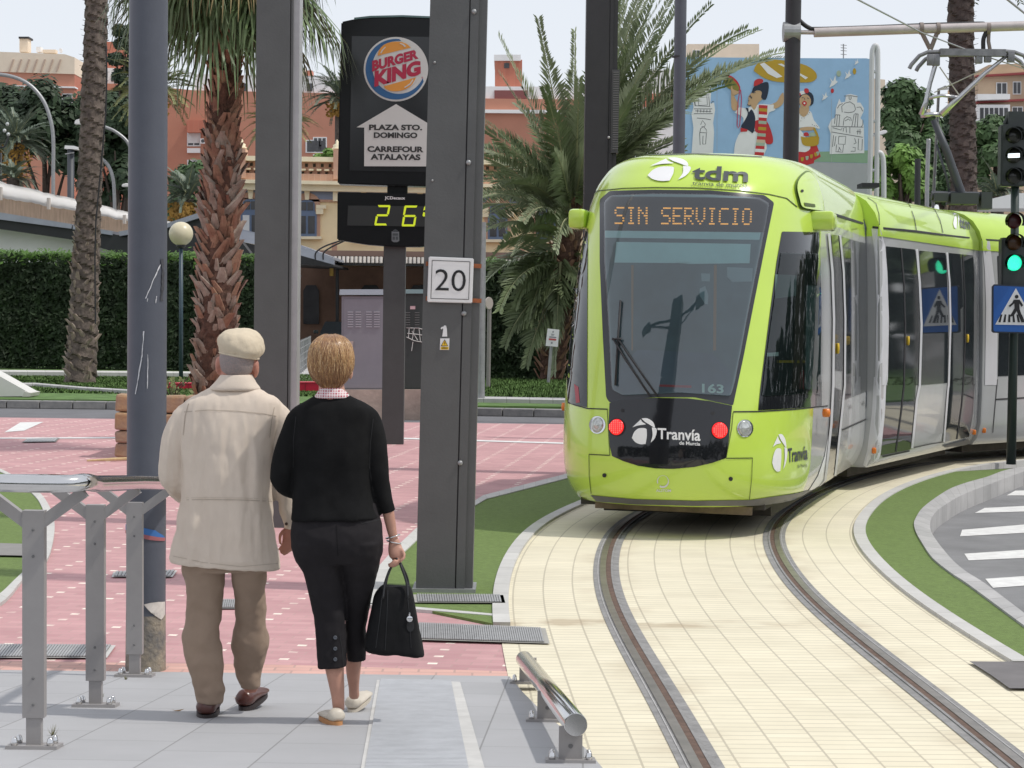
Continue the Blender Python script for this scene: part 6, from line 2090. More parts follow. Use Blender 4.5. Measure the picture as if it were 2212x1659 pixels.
# ================================================================ palms, hedges, trees
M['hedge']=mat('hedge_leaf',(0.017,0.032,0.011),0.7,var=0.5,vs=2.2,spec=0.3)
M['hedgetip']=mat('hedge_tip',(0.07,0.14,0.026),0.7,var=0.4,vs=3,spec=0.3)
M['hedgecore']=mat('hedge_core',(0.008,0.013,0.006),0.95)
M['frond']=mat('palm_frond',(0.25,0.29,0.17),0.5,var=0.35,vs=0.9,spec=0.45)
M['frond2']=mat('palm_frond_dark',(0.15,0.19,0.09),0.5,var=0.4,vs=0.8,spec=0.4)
M['frond_y']=mat('palm_frond_olive',(0.22,0.235,0.085),0.55,var=0.35,vs=0.5)
M['frond_g']=mat('palm_frond_grey',(0.145,0.185,0.135),0.5,var=0.3,vs=0.6)
M['rachis']=mat('palm_rib',(0.30,0.31,0.17),0.6,var=0.2,vs=2)
M['fan']=mat('fan_leaf',(0.115,0.165,0.07),0.45,var=0.45,vs=1.6,spec=0.4)
M['fandry']=mat('fan_leaf_dry',(0.28,0.22,0.10),0.7,var=0.4,vs=3)
M['dates']=mat('date_bunch',(0.36,0.20,0.035),0.7,var=0.4,vs=2)
M['bark']=mat('palm_bark',(0.19,0.15,0.125),0.9,var=0.45,vs=6,bump=0.7,bs=26,c2=(0.055,0.042,0.036))
M['boot']=mat('leaf_base',(0.37,0.225,0.145),0.8,var=0.45,vs=3.2,bump=0.4,bs=40,c2=(0.17,0.075,0.05))
M['bootgrey']=mat('leaf_base_grey',(0.42,0.345,0.285),0.85,var=0.4,vs=4,bump=0.4,bs=40,c2=(0.19,0.135,0.105))
M['fibre']=mat('palm_fibre',(0.10,0.052,0.036),0.95,var=0.5,vs=12,bump=0.8,bs=60)
M['treedark']=mat('dark_tree_leaf',(0.030,0.052,0.024),0.6,var=0.5,vs=0.35,spec=0.35)
M['treemid']=mat('green_tree_leaf',(0.055,0.10,0.035),0.6,var=0.5,vs=0.4,spec=0.35)
M['treelight']=mat('bright_tree_leaf',(0.13,0.24,0.045),0.6,var=0.4,vs=0.5,spec=0.35)
M['wood']=mat('tree_bark',(0.08,0.06,0.045),0.9,var=0.3,vs=2)
def raw(name,V,Fc,m,parent=None,smooth=False,mi=None):
 me=bpy.data.meshes.new(name)
 if parent is not None:
  o=rootm(parent).translation
  V=[(v[0]-o.x,v[1]-o.y,v[2]-o.z)for v in V]
 me.from_pydata(V,[],Fc)
 for x in(m if isinstance(m,(list,tuple))else[m]):
  me.materials.append(x)
 if mi:
  me.polygons.foreach_set('material_index',mi)
 ob=bpy.data.objects.new(name,me)
 COL.objects.link(ob)
 if parent is not None:
  ob.parent=parent
 return ob
def leaf_quad(V,Fc,p,n,s,rr,asp=0.55):
 """small pointed leaf at p facing roughly n"""
 t=Vector((rr.gauss(0,1),rr.gauss(0,1),rr.gauss(0,1)))
 t=(t-n*t.dot(n)*0.8).normalized()*s
 b=t.cross(n).normalized()*s*asp
 k=len(V)
 V+=[tuple(p-t),tuple(p+b-t*0.1),tuple(p+t),tuple(p-b-t*0.1)]
 Fc.append((k,k+1,k+2,k+3))
# ---- hedges
def hedge(label,a,b,zt,d,n,seed,group='clipped hedges'):
 """a, b: ground ends of the front face"""
 rr=random.Random(seed)
 a,b=Vector(a),Vector(b)
 t=thing('hedge',label,'hedge',(a+b)/2,group=group)
 L=(b-a).length
 u=(b-a)/L
 w=Vector((-u.y,u.x,0))
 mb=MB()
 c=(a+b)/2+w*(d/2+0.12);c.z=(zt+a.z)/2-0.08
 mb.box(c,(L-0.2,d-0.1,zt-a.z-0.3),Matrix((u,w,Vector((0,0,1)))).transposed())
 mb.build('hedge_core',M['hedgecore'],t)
 V,Fc,mi=[],[],[]
 for i in range(n):
  s=rr.uniform(0,L)
  top=rr.random()<0.26
  bulge=0.16*noise.noise(Vector((s*1.1,3.3,rr.random()*0.01)))
  if top:
   z=zt+0.10*noise.noise(Vector((s*1.7,1,0)))+rr.gauss(0,0.07)
   y=rr.uniform(0,d)
   nn=Vector((rr.gauss(0,0.5),-0.4,1)).normalized()
  else:
   z=a.z+(zt-a.z)*rr.random()
   y=0.12*noise.noise(Vector((s*1.6,z*1.6,seed)))+0.07*noise.noise(Vector((s*6,z*6,seed)))+rr.uniform(-0.05,0.1)
   nn=Vector((rr.gauss(0,0.5),-1,rr.gauss(0.25,0.5))).normalized()
  p=a+u*s+w*y
  p.z=z
  nw=(u*nn.x+w*-nn.y*-1+Vector((0,0,nn.z))).normalized()
  leaf_quad(V,Fc,p,nw,rr.uniform(0.05,0.12),rr,0.42)
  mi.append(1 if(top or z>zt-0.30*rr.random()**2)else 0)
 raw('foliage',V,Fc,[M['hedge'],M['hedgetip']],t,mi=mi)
 return t
hy=66.0
zt1=at(200,553,hy).z
hedge('long tall dark clipped hedge behind the lamp column and the palm trunks',(at(-120,806,hy).x,hy,0.13),(at(556,806,hy).x,hy,0.13),zt1,1.6,26000,1)
hy2=62.0
hedge('dark clipped hedge behind the big feathery palm and the notice board',(at(1040,800,hy2).x,hy2,0.13),(at(1330,806,hy2).x,hy2,0.13),at(1150,572,hy2).z,1.6,13000,2)
# ---- feathery palm fronds
def frond(V,Fc,mi,base,tipdir,L,droop,rr,nl=46,ll=0.45,wid=0.022,vee=0.6,rib=0.03,mleaf=0,mrib=1,twist=0.0):
 """pinnate leaf: arching rib with leaflets on both sides"""
 d=Vector(tipdir).normalized()
 side=d.cross(Vector((0,0,1)))
 side=side.normalized()if side.length>1e-3 else Vector((1,0,0))
 side=(Matrix.Rotation(twist,3,d)@side)
 pts,p=[],Vector(base)
 N=14
 dd=d.copy()
 for i in range(N+1):
  pts.append(p.copy())
  t=i/N
  dd=(dd+Vector((0,0,-droop*(0.35+1.3*t)/N))).normalized()
  p=p+dd*(L/N)
 # rib
 for i in range(N):
  w0,w1=rib*(1-i/N)+0.004,rib*(1-(i+1)/N)+0.004
  k=len(V)
  V.extend([tuple(pts[i]-side*w0),tuple(pts[i]+side*w0),tuple(pts[i+1]+side*w1),tuple(pts[i+1]-side*w1)])
  Fc.append((k,k+1,k+2,k+3));mi.append(mrib)
 for j in range(nl):
  t=0.12+0.88*(j+rr.random()*0.6)/nl
  f=t*N
  i=min(int(f),N-1)
  q=pts[i].lerp(pts[i+1],f-i)
  ax=(pts[i+1]-pts[i]).normalized()
  upv=side.cross(ax).normalized()
  for s_ in(-1,1):
   ln=ll*(0.35+1.0*math.sin(min(1,t*1.15+0.12)*math.pi)**0.7)*rr.uniform(0.85,1.1)
   a=R(rr.uniform(32,48))
   dirv=(ax*math.cos(a)+side*s_*math.sin(a)+upv*vee*rr.uniform(0.5,1.1)*0.6).normalized()
   tip=q+dirv*ln+Vector((0,0,-ln*ln*0.18))
   mid=q+dirv*ln*0.5
   wv=dirv.cross(upv).normalized()*wid
   k=len(V)
   V.extend([tuple(q),tuple(mid+wv),tuple(tip),tuple(mid-wv)])
   Fc.append((k,k+1,k+2,k+3));mi.append(mleaf)
def ring_trunk(mb,pts,rads,n=28,rough=0.04,seed=0.0,freq=9.0,rows=7):
 """trunk with stacked leaf-scar rings"""
 P=spline(pts,rows)
 Rr=[q.x for q in spline([(r,0,0)for r in rads],rows)]
 rs=[]
 z=0.0
 for i,p in enumerate(P):
  ring=[]
  for k in range(n):
   a=6.2832*k/n
   r=Rr[i]
   h=p.z*freq
   ph=(h+0.5*((k*3//n)%2)+k/n*2)%1.0
   r*=1+rough*(0.9-1.8*ph)+rough*1.2*noise.noise(Vector((math.cos(a)*3+seed,math.sin(a)*3,p.z*5)))
   ring.append(p+Vector((math.cos(a)*r,math.sin(a)*r,0)))
  rs.append(ring)
 mb.rings(rs)
def boots(name,label_pts,rad,n,parent,m,size,seed,Y,out=0.35,up=1.0):
 """cut leaf bases spiralling up the trunk: wedge-shaped scales"""
 rr=random.Random(seed)
 mb=MB()
 zs=[p.z for p in label_pts]
 z0,z1=min(zs),max(zs)
 def ax(z):
  for a,b in zip(label_pts,label_pts[1:]):
   if a.z<=z<=b.z:
    t=(z-a.z)/max(1e-6,b.z-a.z)
    return a.lerp(b,t),t
  return label_pts[-1].copy(),1
 for i in range(n):
  z=z0+(z1-z0)*(i+0.5)/n
  a=i*2.39996+rr.uniform(-0.15,0.15)
  if math.sin(a)>0.55:
   continue
  c,t=ax(z)
  f=(z-z0)/(z1-z0)
  r=rad(f)
  d=Vector((math.cos(a),math.sin(a),0))
  s=Vector((-math.sin(a),math.cos(a),0))
  sz=size(f)*rr.uniform(0.75,1.2)
  lean=s*rr.uniform(-0.75,0.75)*sz
  tip=c+d*(r+out*sz*rr.uniform(0.4,1.2))+Vector((0,0,up*sz))+lean
  b0=c+d*(r*0.9)
  w=sz*rr.uniform(0.22,0.40)
  mi_=int(rr.random()<0.3)if isinstance(m,list)and len(m)>1 else 0
  th=d*sz*0.12
  q=[b0-s*w,b0+s*w,tip+s*w*0.42,tip-s*w*0.42]
  o=[b0-s*w*0.5+d*sz*0.1,b0+s*w*0.5+d*sz*0.1,tip+s*w*0.2+th,tip-s*w*0.2+th]
  va=[mb.bm.verts.new(v)for v in q]
  vb=[mb.bm.verts.new(v)for v in o]
  for j in range(4):
   mb.bm.faces.new((va[j],va[(j+1)%4],vb[(j+1)%4],vb[j])).material_index=mi_
  mb.bm.faces.new(vb).material_index=mi_
 bmesh.ops.recalc_face_normals(mb.bm,faces=mb.bm.faces[:])
 return tag(mb.build(name,m,parent),kind='stuff')
# palm one: tall ringed trunk, left
p1=G(174,827,0.13)
t1=thing('palm_tree','tall palm with rough grey ringed trunk growing in the lawn before the hedge','palm tree',p1)
k1=p1.y/F
tr_pts=[(174,838),(176,780),(181,700),(184,600),(190,480),(196,350),(201,230),(205,120),(208,30),(211,-60),(214,-170)]
P1=[at(x,y,p1.y)for x,y in tr_pts]
mb=MB();ring_trunk(mb,P1,[v*k1 for v in(33,32,31,29,27,26,26,25,24,24,24)],40,0.085,2.0,3.1,30)
mb.build('trunk',M['bark'],t1,smooth=False)
boots('leaf_scars',P1[:5],lambda f:(30-6*f)*k1,150,t1,M['bootgrey'],lambda f:0.34-0.10*f,4,p1.y,0.18,0.75)
boots('trunk_scales',P1[3:],lambda f:(26-2*f)*k1,300,t1,mat('trunk_scale',(0.22,0.175,0.15),0.75,var=0.5,vs=5,c2=(0.075,0.058,0.05)),lambda f:0.20,5,p1.y,0.30,0.12)
mb=MB();mb.tube([at(206,700,p1.y-0.45),at(205,560,p1.y-0.42),at(207,480,p1.y-0.42),at(228,250,p1.y-0.42),at(231,160,p1.y-0.4),at(229,100,p1.y-0.4)],0.02,5);mb.build('hanging_cable',M['rubber'],t1)
# palm two: hairy trunk with hanging fan leaves
Y2=PLY+1.5
p2=Vector((at(452,900,Y2).x,Y2,0.72))
t2=thing('palm_tree','fan palm with hairy reddish trunk and drooping leaf skirt rising from the stone planter','palm tree',p2)
k2=Y2/F
tp2=[(450,930),(452,860),(458,800),(467,720),(472,640),(474,540),(478,430),(482,300),(486,180),(488,60),(490,-60),(492,-140)]
P2=[at(x,y,Y2)for x,y in tp2]
rad2=[v*k2 for v in(31,31,33,42,40,37,35,32,30,28,26,24)]
mb=MB();ring_trunk(mb,P2,rad2,30,0.06,5.0,4.0,8);mb.build('trunk',M['fibre'],t2)
def r2f(f):
 i=f*(len(rad2)-1);j=min(int(i),len(rad2)-2)
 return rad2[j]+(rad2[j+1]-rad2[j])*(i-j)
boots('leaf_bases',P2[:8],lambda f:r2f(f*0.64)*0.95,330,t2,[M['bootgrey'],M['boot']],lambda f:0.25,9,Y2,0.30,0.9)
boots('upper_leaf_bases',P2[5:],lambda f:r2f(0.45+f*0.55)*0.95,300,t2,[M['boot'],M['fibre']],lambda f:0.23,10,Y2,0.22,1.0)
rr=random.Random(21)
V,Fc=[],[]
for i in range(900):  # loose fibres
 f=rr.random()**0.8
 i0=f*(len(P2)-1);j=min(int(i0),len(P2)-2)
 c=P2[j].lerp(P2[j+1],i0-j)
 a=rr.uniform(3.1,6.3)
 d=Vector((math.cos(a),math.sin(a),0))
 b=c+d*r2f(f)*1.0
 e=b+d*rr.uniform(0.02,0.12)+Vector((rr.gauss(0,0.04),0,-rr.uniform(0.02,0.18)))
 s=Vector((-d.y,d.x,0))*0.004
 k=len(V);V+=[tuple(b-s),tuple(b+s),tuple(e)];Fc.append((k,k+1,k+2))
raw('fibres',V,Fc,M['fibre'],t2)
# fan leaves: petiole, then blade split into hanging strips
V,Fc,mi=[],[],[]
crown=at(490,-165,Y2)
def fan(base,az,el,pet,L,rr,dry=False):
 d=Vector((math.cos(az)*math.cos(el),math.sin(az)*math.cos(el),math.sin(el)))
 q=base+d*pet+Vector((0,0,-pet*pet*0.10))
 s=Vector((-math.sin(az),math.cos(az),0))
 k=len(V);V.extend([tuple(base-s*0.02),tuple(base+s*0.02),tuple(q+s*0.012),tuple(q-s*0.012)]);Fc.append((k,k+1,k+2,k+3));mi.append(2)
 n=34
 for i in range(n):
  a=(i/(n-1)-0.5)*R(230)
  dirv=(d*math.cos(a)+s*math.sin(a)).normalized()
  ln=L*(0.72+0.28*math.cos(a*0.8))*rr.uniform(0.9,1.08)
  bend=rr.uniform(0.55,0.95)
  m0=q+dirv*ln*0.42+Vector((0,0,-0.03))
  m1=q+dirv*ln*0.72+Vector((0,0,-ln*0.22*bend))
  m2=q+dirv*ln*(0.98-0.22*bend)+Vector((rr.gauss(0,0.03),0,-ln*0.62*bend))
  w=dirv.cross(Vector((0,0,1)))
  w=(w.normalized()if w.length>0.01 else s)*0.022
  pr=None
  for pt,ww in((q,0.3),(m0,1.0),(m1,0.75),(m2,0.1)):
   cur=(len(V),len(V)+1)
   V.extend([tuple(pt-w*ww),tuple(pt+w*ww)])
   if pr:
    Fc.append((pr[0],pr[1],cur[1],cur[0]));mi.append(1 if dry else 0)
   pr=cur
rr=random.Random(8)
for i in range(62):
 az=i*2.39996
 el=R(rr.uniform(-62,2))
 fan(crown+Vector((0,0,rr.uniform(-0.3,0.4))),az,el,rr.uniform(0.5,1.05),rr.uniform(1.0,1.35),rr,dry=(rr.random()<0.12))
for x_,el,pet in((3.45,-50,0.9),(3.0,-42,1.0),(3.9,-55,0.9),(5.6,-50,1.0),(6.1,-40,1.1),(5.2,-58,0.8),(4.6,-62,0.7),(0.2,-35,1.1),(5.9,-58,1.2)):
 fan(crown+Vector((0,0,-0.1)),x_,R(el),pet,1.3,rr)
raw('crown',V,Fc,[M['fan'],M['fandry'],M['rachis']],t2,mi=mi)
# palm three: ringed trunk behind the tram, right
Y3=46.0
p3=at(2086,870,Y3)
t3=thing('palm_tree','palm with dark ringed trunk rising behind the pantograph','palm tree',(p3.x,Y3,0.0))
k3=Y3/F
P3=[at(x,y,Y3)for x,y in[(2088,880),(2086,650),(2083,430),(2080,300),(2078,180),(2076,80),(2076,-20),(2078,-120)]]
mb=MB();ring_trunk(mb,P3,[v*k3 for v in(32,30,28,28,27,27,28,28)],36,0.07,9.0,4.2,34);mb.build('trunk',mat('ring_bark',(0.115,0.085,0.075),0.9,var=0.4,vs=5,bump=0.7,bs=30,c2=(0.045,0.035,0.032)),t3)
boots('trunk_scales',P3[2:],lambda f:27.5*k3,260,t3,mat('ring_scale',(0.15,0.105,0.09),0.8,var=0.5,vs=5,c2=(0.055,0.043,0.04)),lambda f:0.19,15,Y3,0.32,0.10)
V,Fc,mi=[],[],[]
rr=random.Random(77)
for i in range(26):
 a=i*2.4
 frond(V,Fc,mi,P3[-1],(math.cos(a),math.sin(a),rr.uniform(0.1,0.9)),3.2,1.1,rr,34,0.5,0.02)
raw('crown',V,Fc,[M['frond2'],M['rachis']],t3,mi=mi)
# palm four: the big low feathery palm
Y4=G(1185,826,0.13).y
p4=G(1188,828,0.13)
t4=thing('palm_tree','large feathery palm with long grey-green fronds springing from near the ground','palm tree',p4)
k4=Y4/F
mb=MB();P4=[at(1190,832,Y4+0.6),at(1196,760,Y4+0.6),at(1206,640,Y4+0.6),at(1225,520,Y4+0.6),at(1240,430,Y4+0.6)]
ring_trunk(mb,P4,[v*k4 for v in(24,28,30,30,28)],24,0.08,3.0,3.0,10);mb.build('trunk',M['fibre'],t4)
boots('leaf_bases',P4,lambda f:28*k4,130,t4,M['boot'],lambda f:0.34,19,Y4,0.4,0.9)
V,Fc,mi=[],[],[]
rr=random.Random(31)
def t_low(tip):return tip[1]>560 and tip[0]>1080
def F4(b,tip,L=None,droop=0.5,dy=0.0,nl=84,ll=0.62,m_=None,tw=None):
 tw=rr.uniform(-1.15,1.15)if tw is None else tw
 if t_low(tip):dy=max(dy,-0.2)
 """frond from base pixel towards tip pixel"""
 A=at(b[0],b[1],Y4+0.5)
 B=at(tip[0],tip[1],Y4+dy)
 D=B-A
 Lg=D.length*1.04
 d=D.normalized()+Vector((0,0,droop*0.42))
 frond(V,Fc,mi,A,d,Lg,droop,rr,nl,ll,0.032,0.55,0.04,rr.choice((0,0,2))if m_ is None else m_,1,tw)
tips=[((1232,440),(1083,92),0.25,-1.5),((1236,430),(1165,55),0.12,-1.8),((1238,430),(1242,80),0.08,-0.8),((1240,430),(1295,70),0.10,-1.2),((1232,450),(1085,170),0.35,-2.2),((1228,470),(1040,260),0.5,-2.5),((1228,480),(1010,330),0.7,-2.0),((1225,500),(1020,430),1.0,-2.4),((1222,520),(1020,520),1.15,-2.0),((1220,530),(1048,600),1.3,-2.6),((1216,560),(1040,640),1.2,-1.4),((1214,580),(1080,700),1.3,-2.6),((1214,600),(1110,760),1.2,-1.8),((1216,600),(1150,790),1.0,-2.8),((1216,560),(1200,800),0.9,-2.8),
((1244,430),(1345,20),0.1,0.6),((1246,430),(1400,-60),0.15,0.9),((1248,430),(1440,-70),0.2,0.5),((1248,430),(1470,-40),0.35,1.4),((1250,440),(1520,20),0.6,0.9),((1250,440),(1690,100),1.05,1.0),((1252,450),(1555,160),0.9,0.5),((1250,460),(1490,210),0.9,-0.6),((1250,470),(1460,290),1.0,0.2),((1250,480),(1440,380),1.2,-0.5),((1250,450),(1400,130),0.4,-0.4),((1250,450),(1370,200),0.5,-0.8),((1246,440),(1330,120),0.3,-0.9),((1244,450),(1250,180),0.3,-2.0),((1240,460),(1180,200),0.35,-2.4),((1238,470),(1120,300),0.6,-2.6),((1236,480),(1090,400),0.9,-2.6),((1236,500),(1130,480),1.1,-2.9),((1236,470),(1200,330),0.6,-2.9),((1240,460),(1270,300),0.5,-2.6),((1250,470),(1330,330),0.9,-2.0),((1245,500),(1200,560),1.4,-3.0),((1235,520),(1110,560),1.3,-3.0),((1250,440),(1620,60),0.8,1.8),((1250,440),(1480,-10),0.3,2.2),((1244,430),(1380,-20),0.15,2.4)]
for b,t,dr,dy in tips:
 F4(b,t,None,dr,dy)
for i in range(16):
 a=R(200+i*9)
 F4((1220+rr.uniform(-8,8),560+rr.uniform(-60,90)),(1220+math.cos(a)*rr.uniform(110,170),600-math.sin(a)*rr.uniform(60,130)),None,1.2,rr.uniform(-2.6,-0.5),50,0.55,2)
for i in range(20):  # right-hand half of the crown
 F4((1248,450),(rr.uniform(1330,1500),rr.uniform(-60,330)),None,rr.uniform(0.2,0.9),rr.uniform(-1.5,2.2),84,0.66)
for b_,t_ in(((1252,440),(1690,98)),((1252,440),(1640,120)),((1250,440),(1590,60)),((1252,450),(1560,175))):
 F4(b_,t_,None,0.85,rr.uniform(0.5,1.8),110,0.75,0,rr.choice((-0.8,0.8)))
for i in range(26):  # crown fill behind
 a=R(rr.uniform(-10,190))
 L=rr.uniform(150,330)
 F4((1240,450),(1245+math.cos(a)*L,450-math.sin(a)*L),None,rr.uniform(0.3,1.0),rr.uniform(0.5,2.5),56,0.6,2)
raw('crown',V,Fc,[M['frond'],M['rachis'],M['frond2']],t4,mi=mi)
# smaller palms farther away
def far_palm(label,cx,cy,Y,R_,ybase,seed,mf,n=44,fruit=None,squash=1.0,trunk=True,tw=14):
 rr=random.Random(seed)
 c=at(cx,cy,Y)
 t=thing('palm_tree',label,'palm tree',(c.x,Y,0.1),group='palms farther away')
 k=Y/F
 g=at(cx,ybase,Y)
 mb=MB();mb.tube([Vector((c.x,Y,0.0)),Vector((c.x,Y,c.z*0.5)),c],[tw*k*1.1,tw*k,tw*k],12);mb.build('trunk',M['bark'],t,smooth=True)
 V,Fc,mi=[],[],[]
 for i in range(n):
  a=i*2.39996+rr.uniform(-0.2,0.2)
  el=rr.uniform(-0.35,1.25)
  frond(V,Fc,mi,c+Vector((0,0,rr.uniform(-0.2,0.3))),(math.cos(a)*math.cos(el),math.sin(a)*math.cos(el),math.sin(el)*squash),R_*k*rr.uniform(0.85,1.12),rr.uniform(0.8,1.5),rr,40,0.5*R_*k/3.2,0.028,0.5,0.03,0,1)
 if fruit:
  for i in range(420):
   a=rr.uniform(0,6.28)
   p=c+Vector((math.cos(a)*rr.uniform(0.1,0.9),-abs(math.sin(a))*rr.uniform(0.2,1.0),-rr.uniform(0.2,fruit)))
   leaf_quad(V,Fc,p,Vector((0,-1,0.2)).normalized(),rr.uniform(0.05,0.10),rr,0.8);mi.append(2)
 raw('crown',V,Fc,[mf,M['rachis'],M['dates']],t,mi=mi)
 return t
far_palm('grey-green palm with orange date clusters at the far left above the white canopy',35,305,118,95,520,41,M['frond_g'],44,2.0)
far_palm('smaller bushy grey palm low at the far left over the white canopy',28,385,105,70,560,42,M['frond_g'],36)
far_palm('olive palm whose crown spreads from behind the scratched lamp column',330,195,112,120,560,43,M['frond_y'],48,1.4)
far_palm('pale grey-green palm low behind the hedge by the hairy trunk',405,430,92,88,620,44,M['frond_g'],40,1.0)
far_palm('yellowish palm just above the balustrade beside the pale-edged mast',602,270,120,92,560,45,M['frond_y'],46,1.2)
far_palm('slender green palm between the pale-edged mast and the black totem',738,215,124,100,560,46,M['frond_g'],46,1.0)
far_palm('low feathery palm under the trees beyond the tram roof',2155,425,95,75,600,47,M['frond_g'],36)
# ---- broadleaf trees
def tree(label,cx,cy,rx,ry,Y,n,seed,m,leaf=0.30,ybase=None,clumps=26,cat='tree',group=None,trunk=True):
 rr=random.Random(seed)
 k=Y/F
 c=at(cx,cy,Y)
 t=thing('tree',label,cat,(c.x,Y,0.1),group=group)
 if trunk:
  mb=MB()
  mb.tube([Vector((c.x,Y,0)),Vector((c.x+0.2,Y,c.z*0.5)),c],[0.35,0.28,0.12],10)
  for i in range(5):
   a=i*1.3+rr.random()
   e=c+Vector((math.cos(a)*rx*k*0.6,math.sin(a)*rx*k*0.5,rr.uniform(-0.1,0.6)*ry*k))
   s=Vector((c.x+0.1,Y,c.z*0.45+c.z*0.08*i))
   mb.tube([s,s.lerp(e,0.5)+Vector((0,0,0.3)),e],[0.16,0.10,0.04],7)
  mb.build('trunk',M['wood'],t,smooth=True)
 V,Fc=[],[]
 cl=[]
 for i in range(clumps):
  a,b=rr.uniform(0,6.28),rr.uniform(-0.9,1.0)
  rad_=rr.random()**0.4
  q=c+Vector((math.cos(a)*rx*k*rad_*math.sqrt(max(0.05,1-b*b*0.8)),math.sin(a)*rx*k*rad_*0.7,b*ry*k*0.85))
  cl.append((q,rr.uniform(0.20,0.36)*min(rx,ry)*k*1.3))
 for i in range(n):
  q,r=rr.choice(cl)
  d=Vector((rr.gauss(0,1),rr.gauss(0,1),rr.gauss(0,1))).normalized()
  p=q+d*r*rr.uniform(0.55,1.05)
  leaf_quad(V,Fc,p,(d+Vector((0,-0.2,0.5))).normalized(),leaf*rr.uniform(0.6,1.2),rr,0.5)
 raw('crown',V,Fc,m,t)
 return t
GT='trees behind the station'
tree('dark broad tree left of the ringed palm trunk, above the white canopy',95,300,120,105,150,9000,51,M['treedark'],0.34,group=GT)
tree('dark tree between the ringed palm trunk and the scratched lamp column',250,330,75,130,148,8000,52,M['treedark'],0.34,group=GT)
tree('tall narrow dark cypress-like tree behind the left edge of the scratched lamp column',272,165,34,125,155,5000,53,M['treedark'],0.30,group=GT)
tree('dark tree filling the far left edge behind the date palm',-20,260,70,80,152,4000,54,M['treedark'],0.34,group=GT)
tree('shady green tree behind the grey-green palms by the hairy trunk',420,430,60,90,140,4500,55,M['treemid'],0.32,group=GT)
tree('big rounded green tree right of the mural beside the white pipes',1960,265,68,80,150,8000,56,M['treemid'],0.34,group=GT)
tree('green tree between the ringed palm trunk and the traffic light',2150,330,62,75,150,6000,57,M['treemid'],0.34,group=GT)
tree('dark tree behind the raised pantograph arm',2040,330,60,85,158,6000,58,M['treedark'],0.34,group=GT)
tree('bright light-green bushy tree low beside the white pipes',1945,375,62,55,120,6000,59,M['treelight'],0.26,group=GT)
tree('bright green shrub on the station roof edge by the black totem',712,345,34,24,128,2000,60,M['treelight'],0.22,group=GT,trunk=False)
tree('low green trees along the tram roof at the far right',2060,400,90,45,135,5000,61,M['treemid'],0.30,group=GT)
# sprigs in the stone planter
rr=random.Random(14)
V,Fc=[],[]
sp=Vector((at(372,870,PLY+0.5).x,PLY+0.5,0.74))
pl=thing('shrub','small straggly shrub growing in the stone planter','shrub',sp)
for i in range(70):
 a=rr.uniform(0,6.28);h=rr.uniform(0.02,0.32);r=rr.uniform(0,0.28)
 leaf_quad(V,Fc,sp+Vector((math.cos(a)*r,math.sin(a)*r,h)),Vector((rr.gauss(0,1),-1,0.6)).normalized(),rr.uniform(0.02,0.05),rr)
raw('foliage',V,Fc,mat('sprig_leaf',(0.16,0.19,0.07),0.7,var=0.4,vs=9),pl)
mb=MB()
for i in range(9):
 a=i*0.9
 mb.tube([sp,sp+Vector((math.cos(a)*0.12,math.sin(a)*0.1,0.2)),sp+Vector((math.cos(a)*0.25,math.sin(a)*0.2,rr.uniform(0.25,0.42)))],0.006,5)
mb.build('stems',M['wood'],pl)
# ================================================================ background buildings
M['brick']=brick_mat('far_brick',(0.52,0.185,0.12),(0.46,0.16,0.105),(0.50,0.23,0.155),0.5,0.14,0.012,uv=False,var=0.12,vs=0.15,bump=0)
M['whitewall']=mat('white_render',(0.84,0.83,0.82),0.8,var=0.06,vs=0.5)
M['creamwall']=mat('cream_render',(0.78,0.66,0.52),0.8,var=0.07,vs=0.4)
M['yellow']=mat('yellow_station_render',(0.90,0.745,0.47),0.8,var=0.07,vs=0.8)
M['trim']=mat('pale_stone_trim',(0.86,0.76,0.54),0.8,var=0.08,vs=1.2)
M['trimbrick']=brick_mat('station_brick',(0.58,0.35,0.25),(0.52,0.30,0.21),(0.60,0.44,0.33),0.25,0.075,0.008,uv=False,var=0.12,vs=0.8,bump=0)
M['bluetile']=mat('blue_tile_band',(0.23,0.27,0.37),0.5,var=0.1,vs=2)
M['bluewood']=mat('blue_joinery',(0.13,0.18,0.28),0.5,var=0.08,vs=2)
M['pane']=mat('old_pane',(0.055,0.055,0.06),0.08,var=0.35,vs=0.9)
M['shade']=mat('shutter_white',(0.72,0.72,0.72),0.7,var=0.05,vs=2)
M['darkmetal']=mat('canopy_black',(0.022,0.023,0.025),0.55,var=0.15,vs=1)
M['zinc']=mat('zinc_edge',(0.33,0.35,0.40),0.4,0.4,var=0.12,vs=1.5)
def slabpx(name,pts,Y,d,m,parent=None):
 mb=MB();mb.slab([at(x,y,Y)for x,y in pts],(0,d,0))
 return mb.build(name,m,parent)
def rect(x0,y0,x1,y1):return[(x0,y1),(x1,y1),(x1,y0),(x0,y0)]
def bld(label,x,Y,cat='building',name='apartment_building',group=None):
 p=at(x,700,Y)
 return thing(name,label,cat,(p.x,Y,0),group=group)
def win(parent,x0,y0,x1,y1,Y,frame='shade',pane='pane',shut=0.0,ac=False,bars=1):
 w=slabpx('window',rect(x0,y0,x1,y1),Y-0.10,0.16,M[frame],parent)
 fx,fy=(x1-x0)*0.08,(y1-y0)*0.07
 n=bars+1
 step=(x1-x0-fx)/n
 for i in range(n):
  slabpx('pane',rect(x0+fx+i*step,y0+fy,x0+(i+1)*step,y1-fy),Y-0.115,0.01,M[pane],w)
 if shut:
  slabpx('shutter',rect(x0+fx,y0+fy,x1-fx,y0+(y1-y0)*shut),Y-0.16,0.03,M['shade'],w)
 return w
GA='apartment buildings on the skyline'
